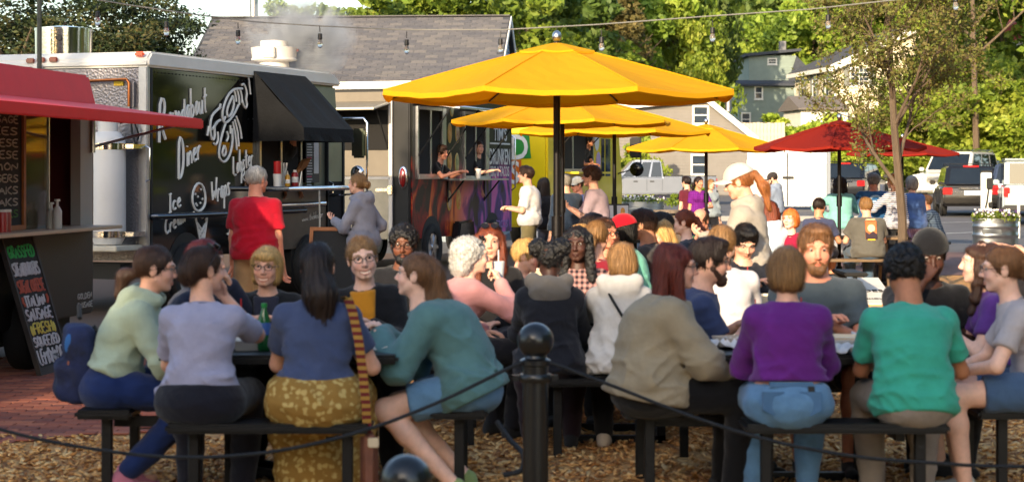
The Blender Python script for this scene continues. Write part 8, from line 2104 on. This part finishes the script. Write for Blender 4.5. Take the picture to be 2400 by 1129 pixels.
bmn, bd_ = person(2048, 29.0, 2, 'man in a blue t-shirt with a round emblem on his back', sex='m', pose='stand', legs='stand', s=.97, w=1.18, lean=2, head=(-10, 0, 0), hair=('short', 'grey'), top=('tee', (44, 92, 140)), bot=('pants', (50, 54, 66)), hands=('chest', 'chest'), skin='ruddy', ofs=.03)
person(2098, 28.6, -30, 'woman in a blue and white striped top behind the young tree', pose='stand', legs='stand', s=.97, lean=2, head=(0, 0, 0), hair=('lowpony', 'blonde'), top=('sweater', (200, 200, 210)), pattern=STRIPE, bot=('pants', (26, 28, 34)), hands=('chest', 'side'))
person(2138, 29.2, -10, 'woman in a blue shirt and striped lilac trousers right of the young tree', pose='stand', legs='stand', s=.95, lean=2, head=(-20, 0, 0), hair=('bob', 'grey'), top=('shirt', (76, 108, 168)), bot=('pants', (140, 128, 168), LILACS), hands=('side', 'side'), sleeve=2)
person(2192, 34.2, -78, 'man in a navy plaid shirt gesturing at the dark plank table', sex='m', s=.97, lean=16, head=(0, 0, 0), hair=('short', 'ltbrown'), top=('shirt', (50, 64, 90)), pattern=PLAIDN, bot=('jeans', (44, 74, 116)), hands=('chest', 'tablein'), hkind=('flat', 'relaxed'), sleeve=2, skin='tan')
person(2482, 20.7, -84, 'person in a grey t-shirt cut off by the right edge', sex='m', lean=14, hair=('short', 'brown'), top=('tee', (150, 150, 156)), hands=('tablein', (.20, .56, .86)), hkind=('relaxed', 'grip'), seat=.46)
# --- inside the trucks
def worker(S, px, py_top, off, label, z0, lean, **k):
    s_, _ = S.loc(px, 400, off); p = on_side(S, s_, off, 0); f = math.degrees(math.atan2(S.u[1], -S.u[0]))
    k.setdefault('face', f)
    fa = k.pop('face')
    return person(1200 + p.x*F/p.y, p.y, fa, label, pose='stand', legs=[((-.1, -.25, .60), (-.1, -.45, .25)), ((.1, -.25, .60), (.1, -.45, .25))], shoes=None, lean=lean, z0=z0, **k)
worker(S2, 996, 360, -.24, 'man in the barbecue truck leaning on the first window sill', .50, 34, sex='m', head=(10, -10, 14), hair=('short', 'brown'), top=('tee', (28, 26, 28)), hands=((-.10, .62, 1.13), (.14, .62, 1.13)), skin='ruddy')
worker(S2, 1094, 360, -.20, 'woman in black inside the second window of the barbecue truck', .56, 24, sex='f', head=(40, 4, 0), hair=('lowpony', 'brown'), top=('tee', (28, 28, 32)), hands=('side', (.10, .52, 1.10)))
worker(S3, 1352, 330, -.22, 'dark haired man in black leaning out of the yellow truck window', .80, 28, sex='m', head=(-10, 4, 12), hair=('short', 'black'), top=('tee', (22, 22, 25)), hands=('tablein', (.05, .38, 1.0)), skin='olive')
worker(S1, 652, 340, -.19, 'worker half hidden in the dark diner truck window', .66, 22, sex='m', head=(30, 4, 0), hair=('short', 'dkbrown'), top=('tee', (34, 32, 34)), hands=('side', 'side'))
# --- bag strap, prints and other things worn
def child_on_back(root, d, name, mb, m): return mb.build(name, m, root)
b = MB(); J = nd['J']; sh = J[1][3]; P0 = nd['P0']
pts = [sh + Vector((-.02, .05, .075)), sh + Vector((.0, -.02, .085)), sh + Vector((.025, -.10, .03)), sh + Vector((.055, -.145, -.10)), sh + Vector((.075, -.155, -.25)), sh + Vector((.09, -.165, -.40)), sh + Vector((.095, -.165, -.52))]
strap = patmat('woven_strap', (104, 40, 40), (158, 122, 58), 'stripe', 9)
for i in range(len(pts)-1): b.bar(pts[i], pts[i+1] + (pts[i+1]-pts[i])*.06, .042, .006, up=(0, 1, .3))
b.build('bag_strap', strap, navy)
q = pts[-1]; b = MB(); b.box(q.x+.01, q.y, q.z-.13, .085, .05, .26); bg_ = b.build('shoulder_bag', mat('bag_leather', (112, 66, 48), .6, 0, 8, .2, .2, 60), navy, bevel=.025, seg=3)
b = MB(); b.box(q.x+.03, q.y-.03, q.z-.05, .05, .012, .045); b.build('bag_tag', mat('bag_cream', (206, 190, 160), .7), bg_, bevel=.004)
b = MB(); o_ = wgd['P0']; U_, R_, F_ = wgd['U'], wgd['Rt'], wgd['Fw']
b.tube([o_ + U_*z_ + R_*x_ - F_*y_ for x_, z_, y_ in ((-.09, .44, .02), (-.075, .41, .115), (-.03, .33, .155), (.04, .22, .160), (.11, .10, .150), (.17, .0, .09))], .009, 6); b.build('bag_strap', mat('black_matte', (18, 18, 19)), wg, smooth=True)
_, _, _, _, el_, wr_ = pkd['J'][1]; hp = wr_ + (wr_-el_).normalized()*.10 + Vector((-.02, .035, -.05)); M_ = Matrix.Translation(pk.location) @ Matrix.Rotation(pk.rotation_euler.z, 4, 'Z'); hp = M_ @ hp
lathe_thing('drink_cup', 'pale cup in the hand of the woman in the pink jacket', 'cup', tuple(hp), [(.030, 0), (.040, .11), (.038, .11), (.028, .01)], mat('clear_cup', (206, 210, 214), .1, spec=.6), (('straw', [(.004, .1), (.004, .18)], MATS['paper_white']),), group='food and drink on the foreground tables')
# prints on backs: thin discs lying on the shirt
def backprint(root, d, shapes, z_t):
    base = d['P0'] + d['U']*d['L']*z_t; n_ = -d['Fw']; up = d['U']; rt = d['Rt']
    for nm, fn_, m, o_ in shapes:
        b = MB(); pts2 = fn_(); b.prism([base + rt*x_ + up*y_ + n_*o_ for x_, y_ in pts2], -n_*.06); b.build(nm, m, root)
circ = lambda r_, cx=0, cy=0, n=20: (lambda: [(cx + r_*math.cos(t*6.2832/n), cy + r_*math.sin(t*6.2832/n)) for t in range(n)])
rect = lambda x0, x1, y0, y1: (lambda: [(x0, y0), (x1, y0), (x1, y1), (x0, y1)])
backprint(gm, gd, (('print_panel', rect(-.075, .075, -.12, .12), mat('print_sunset', (186, 106, 60), .8, 0, 12, .3), .205), ('print_sun', circ(.052, 0, .02), mat('print_cream', (224, 200, 160), .8), .208), ('print_hill', lambda: [(-.075, -.12), (.075, -.12), (.075, -.06), (.02, -.02), (-.03, -.06), (-.075, -.03)], mat('print_dark', (50, 36, 48), .8), .211), ('print_band', rect(-.05, .05, -.145, -.125), mat('print_yellow', (214, 170, 50), .8), .205), ('print_arc', rect(-.06, .06, .13, .145), mat('print_cream', (224, 200, 160), .8), .205)), .60)
backprint(bmn, bd_, (('emblem_ring', circ(.115), mat('emblem_pale', (150, 180, 206), .8), .212), ('emblem_field', circ(.085), fabric((44, 92, 140)), .215), ('emblem_picture', rect(-.05, .05, -.035, .035), MATS['emblem_pale'], .218)), .62)
for sx in (-1, 1):
    backprint(purple, pd, (('back_pocket', (lambda sx=sx: [(sx*.135, .035), (sx*.035, .035), (sx*.035, -.05), (sx*.085, -.075), (sx*.135, -.05)]), fabric((74, 108, 144)), .168),), .02)
backprint(purple, pd, (('waistband', rect(-.10, .10, .055, .08), fabric((78, 112, 148)), .150), ('phone', rect(.075, .105, .0, .06), MATS['black_matte'], .160)), .02)
# ------------------------------------------------------------------ trees around the square, out of the picture: those behind the camera are added for shade, the others show in the trucks' paint
def surround():
    G = 'street trees around the square'
    for i, (x, y, k, s_, h_, lb) in enumerate((
        (-24.0, -2.0, 'dark1', .70, 7.2, 'unseen tree added for shade left of the added building'),
        (1.5, -19.0, 'green0', .90, 8.0, 'unseen tree added for shade right of the added building'),
        (-15.9, -6.8, 'green1', 1.25, 15.0, 'tall unseen tree added to shade the diner truck rear'),
        (-21.0, -9.0, 'dark0', .58, 6.6, 'small unseen tree added for shade by the added building'),
        (16, 12, 'green1', 1.2, 11, 'street tree right of the mulch bed'), (19, 24, 'dark0', 1.3, 12, 'dark street tree right of the terrace'), (21, 38, 'green2', 1.3, 12, 'street tree beside the parking bays'), (14, 2, 'dark1', 1.2, 11, 'street tree right of the photographer'),
        (28, 62, 'green1', 1.2, 11, 'street tree right of the parking bays, nearest'), (33, 74, 'dark0', 1.3, 12, 'street tree right of the parking bays, second'), (40, 84, 'green2', 1.3, 12, 'street tree right of the parking bays, third'), (48, 92, 'dark1', 1.4, 13, 'street tree right of the parking bays, fourth'), (58, 100, 'green0', 1.4, 13, 'street tree right of the parking bays, fifth'), (70, 108, 'dark0', 1.5, 14, 'street tree right of the parking bays, farthest'), (30, 92, 'green1', 1.3, 12, 'street tree behind the off-roader'))):
        me = CR[k]; r = thing('street_tree', lb, 'tree', (x, y, 0), i*1.3, G)
        c = bpy.data.objects.new('crown', me); link(c, r); c.scale = (s_,)*3; c.location.z = h_ - 5.6*s_
        t = bpy.data.objects.new('trunk', trunk_mesh(8, .25, i % 3)); link(t, r)
surround()
def added_shade_building():  # added out of view, its roofline shaped to shade the near tables
    r = thing('added_shade_building', 'unseen brick building added behind the photographer to shade the near tables', 'building', (-8.35, -16.6, 0), math.atan2(-.35, .937))
    bm_ = mat('dull_brick', (128, 84, 70), .9, 0, 3, .15); MB().b2(-3.2, 7.5, -3.5, 3.5, 0, 8.68).build('wall', bm_, r); MB().b2(-3.25, 7.7, -3.7, 3.7, 8.68, 8.85).build('cornice', WHITE, r)
    MB().b2(-9.2, -3.203, -3.5, 3.5, 0, 7.92).build('wing_wall', bm_, r); MB().b2(-9.4, -3.26, -3.7, 3.7, 7.92, 8.1).build('wing_cornice', WHITE, r)  # lower roof step, shaped to let sun strips reach the ground
    for z in (1.9, 5.3):
        for i in range(6): window(r, (-7+i*2.6, 3.5, z), 1.0, 1.6, (-1, 0, 0), (0, 1, 0))
added_shade_building()
print('script', round(time.time()-T0, 1))
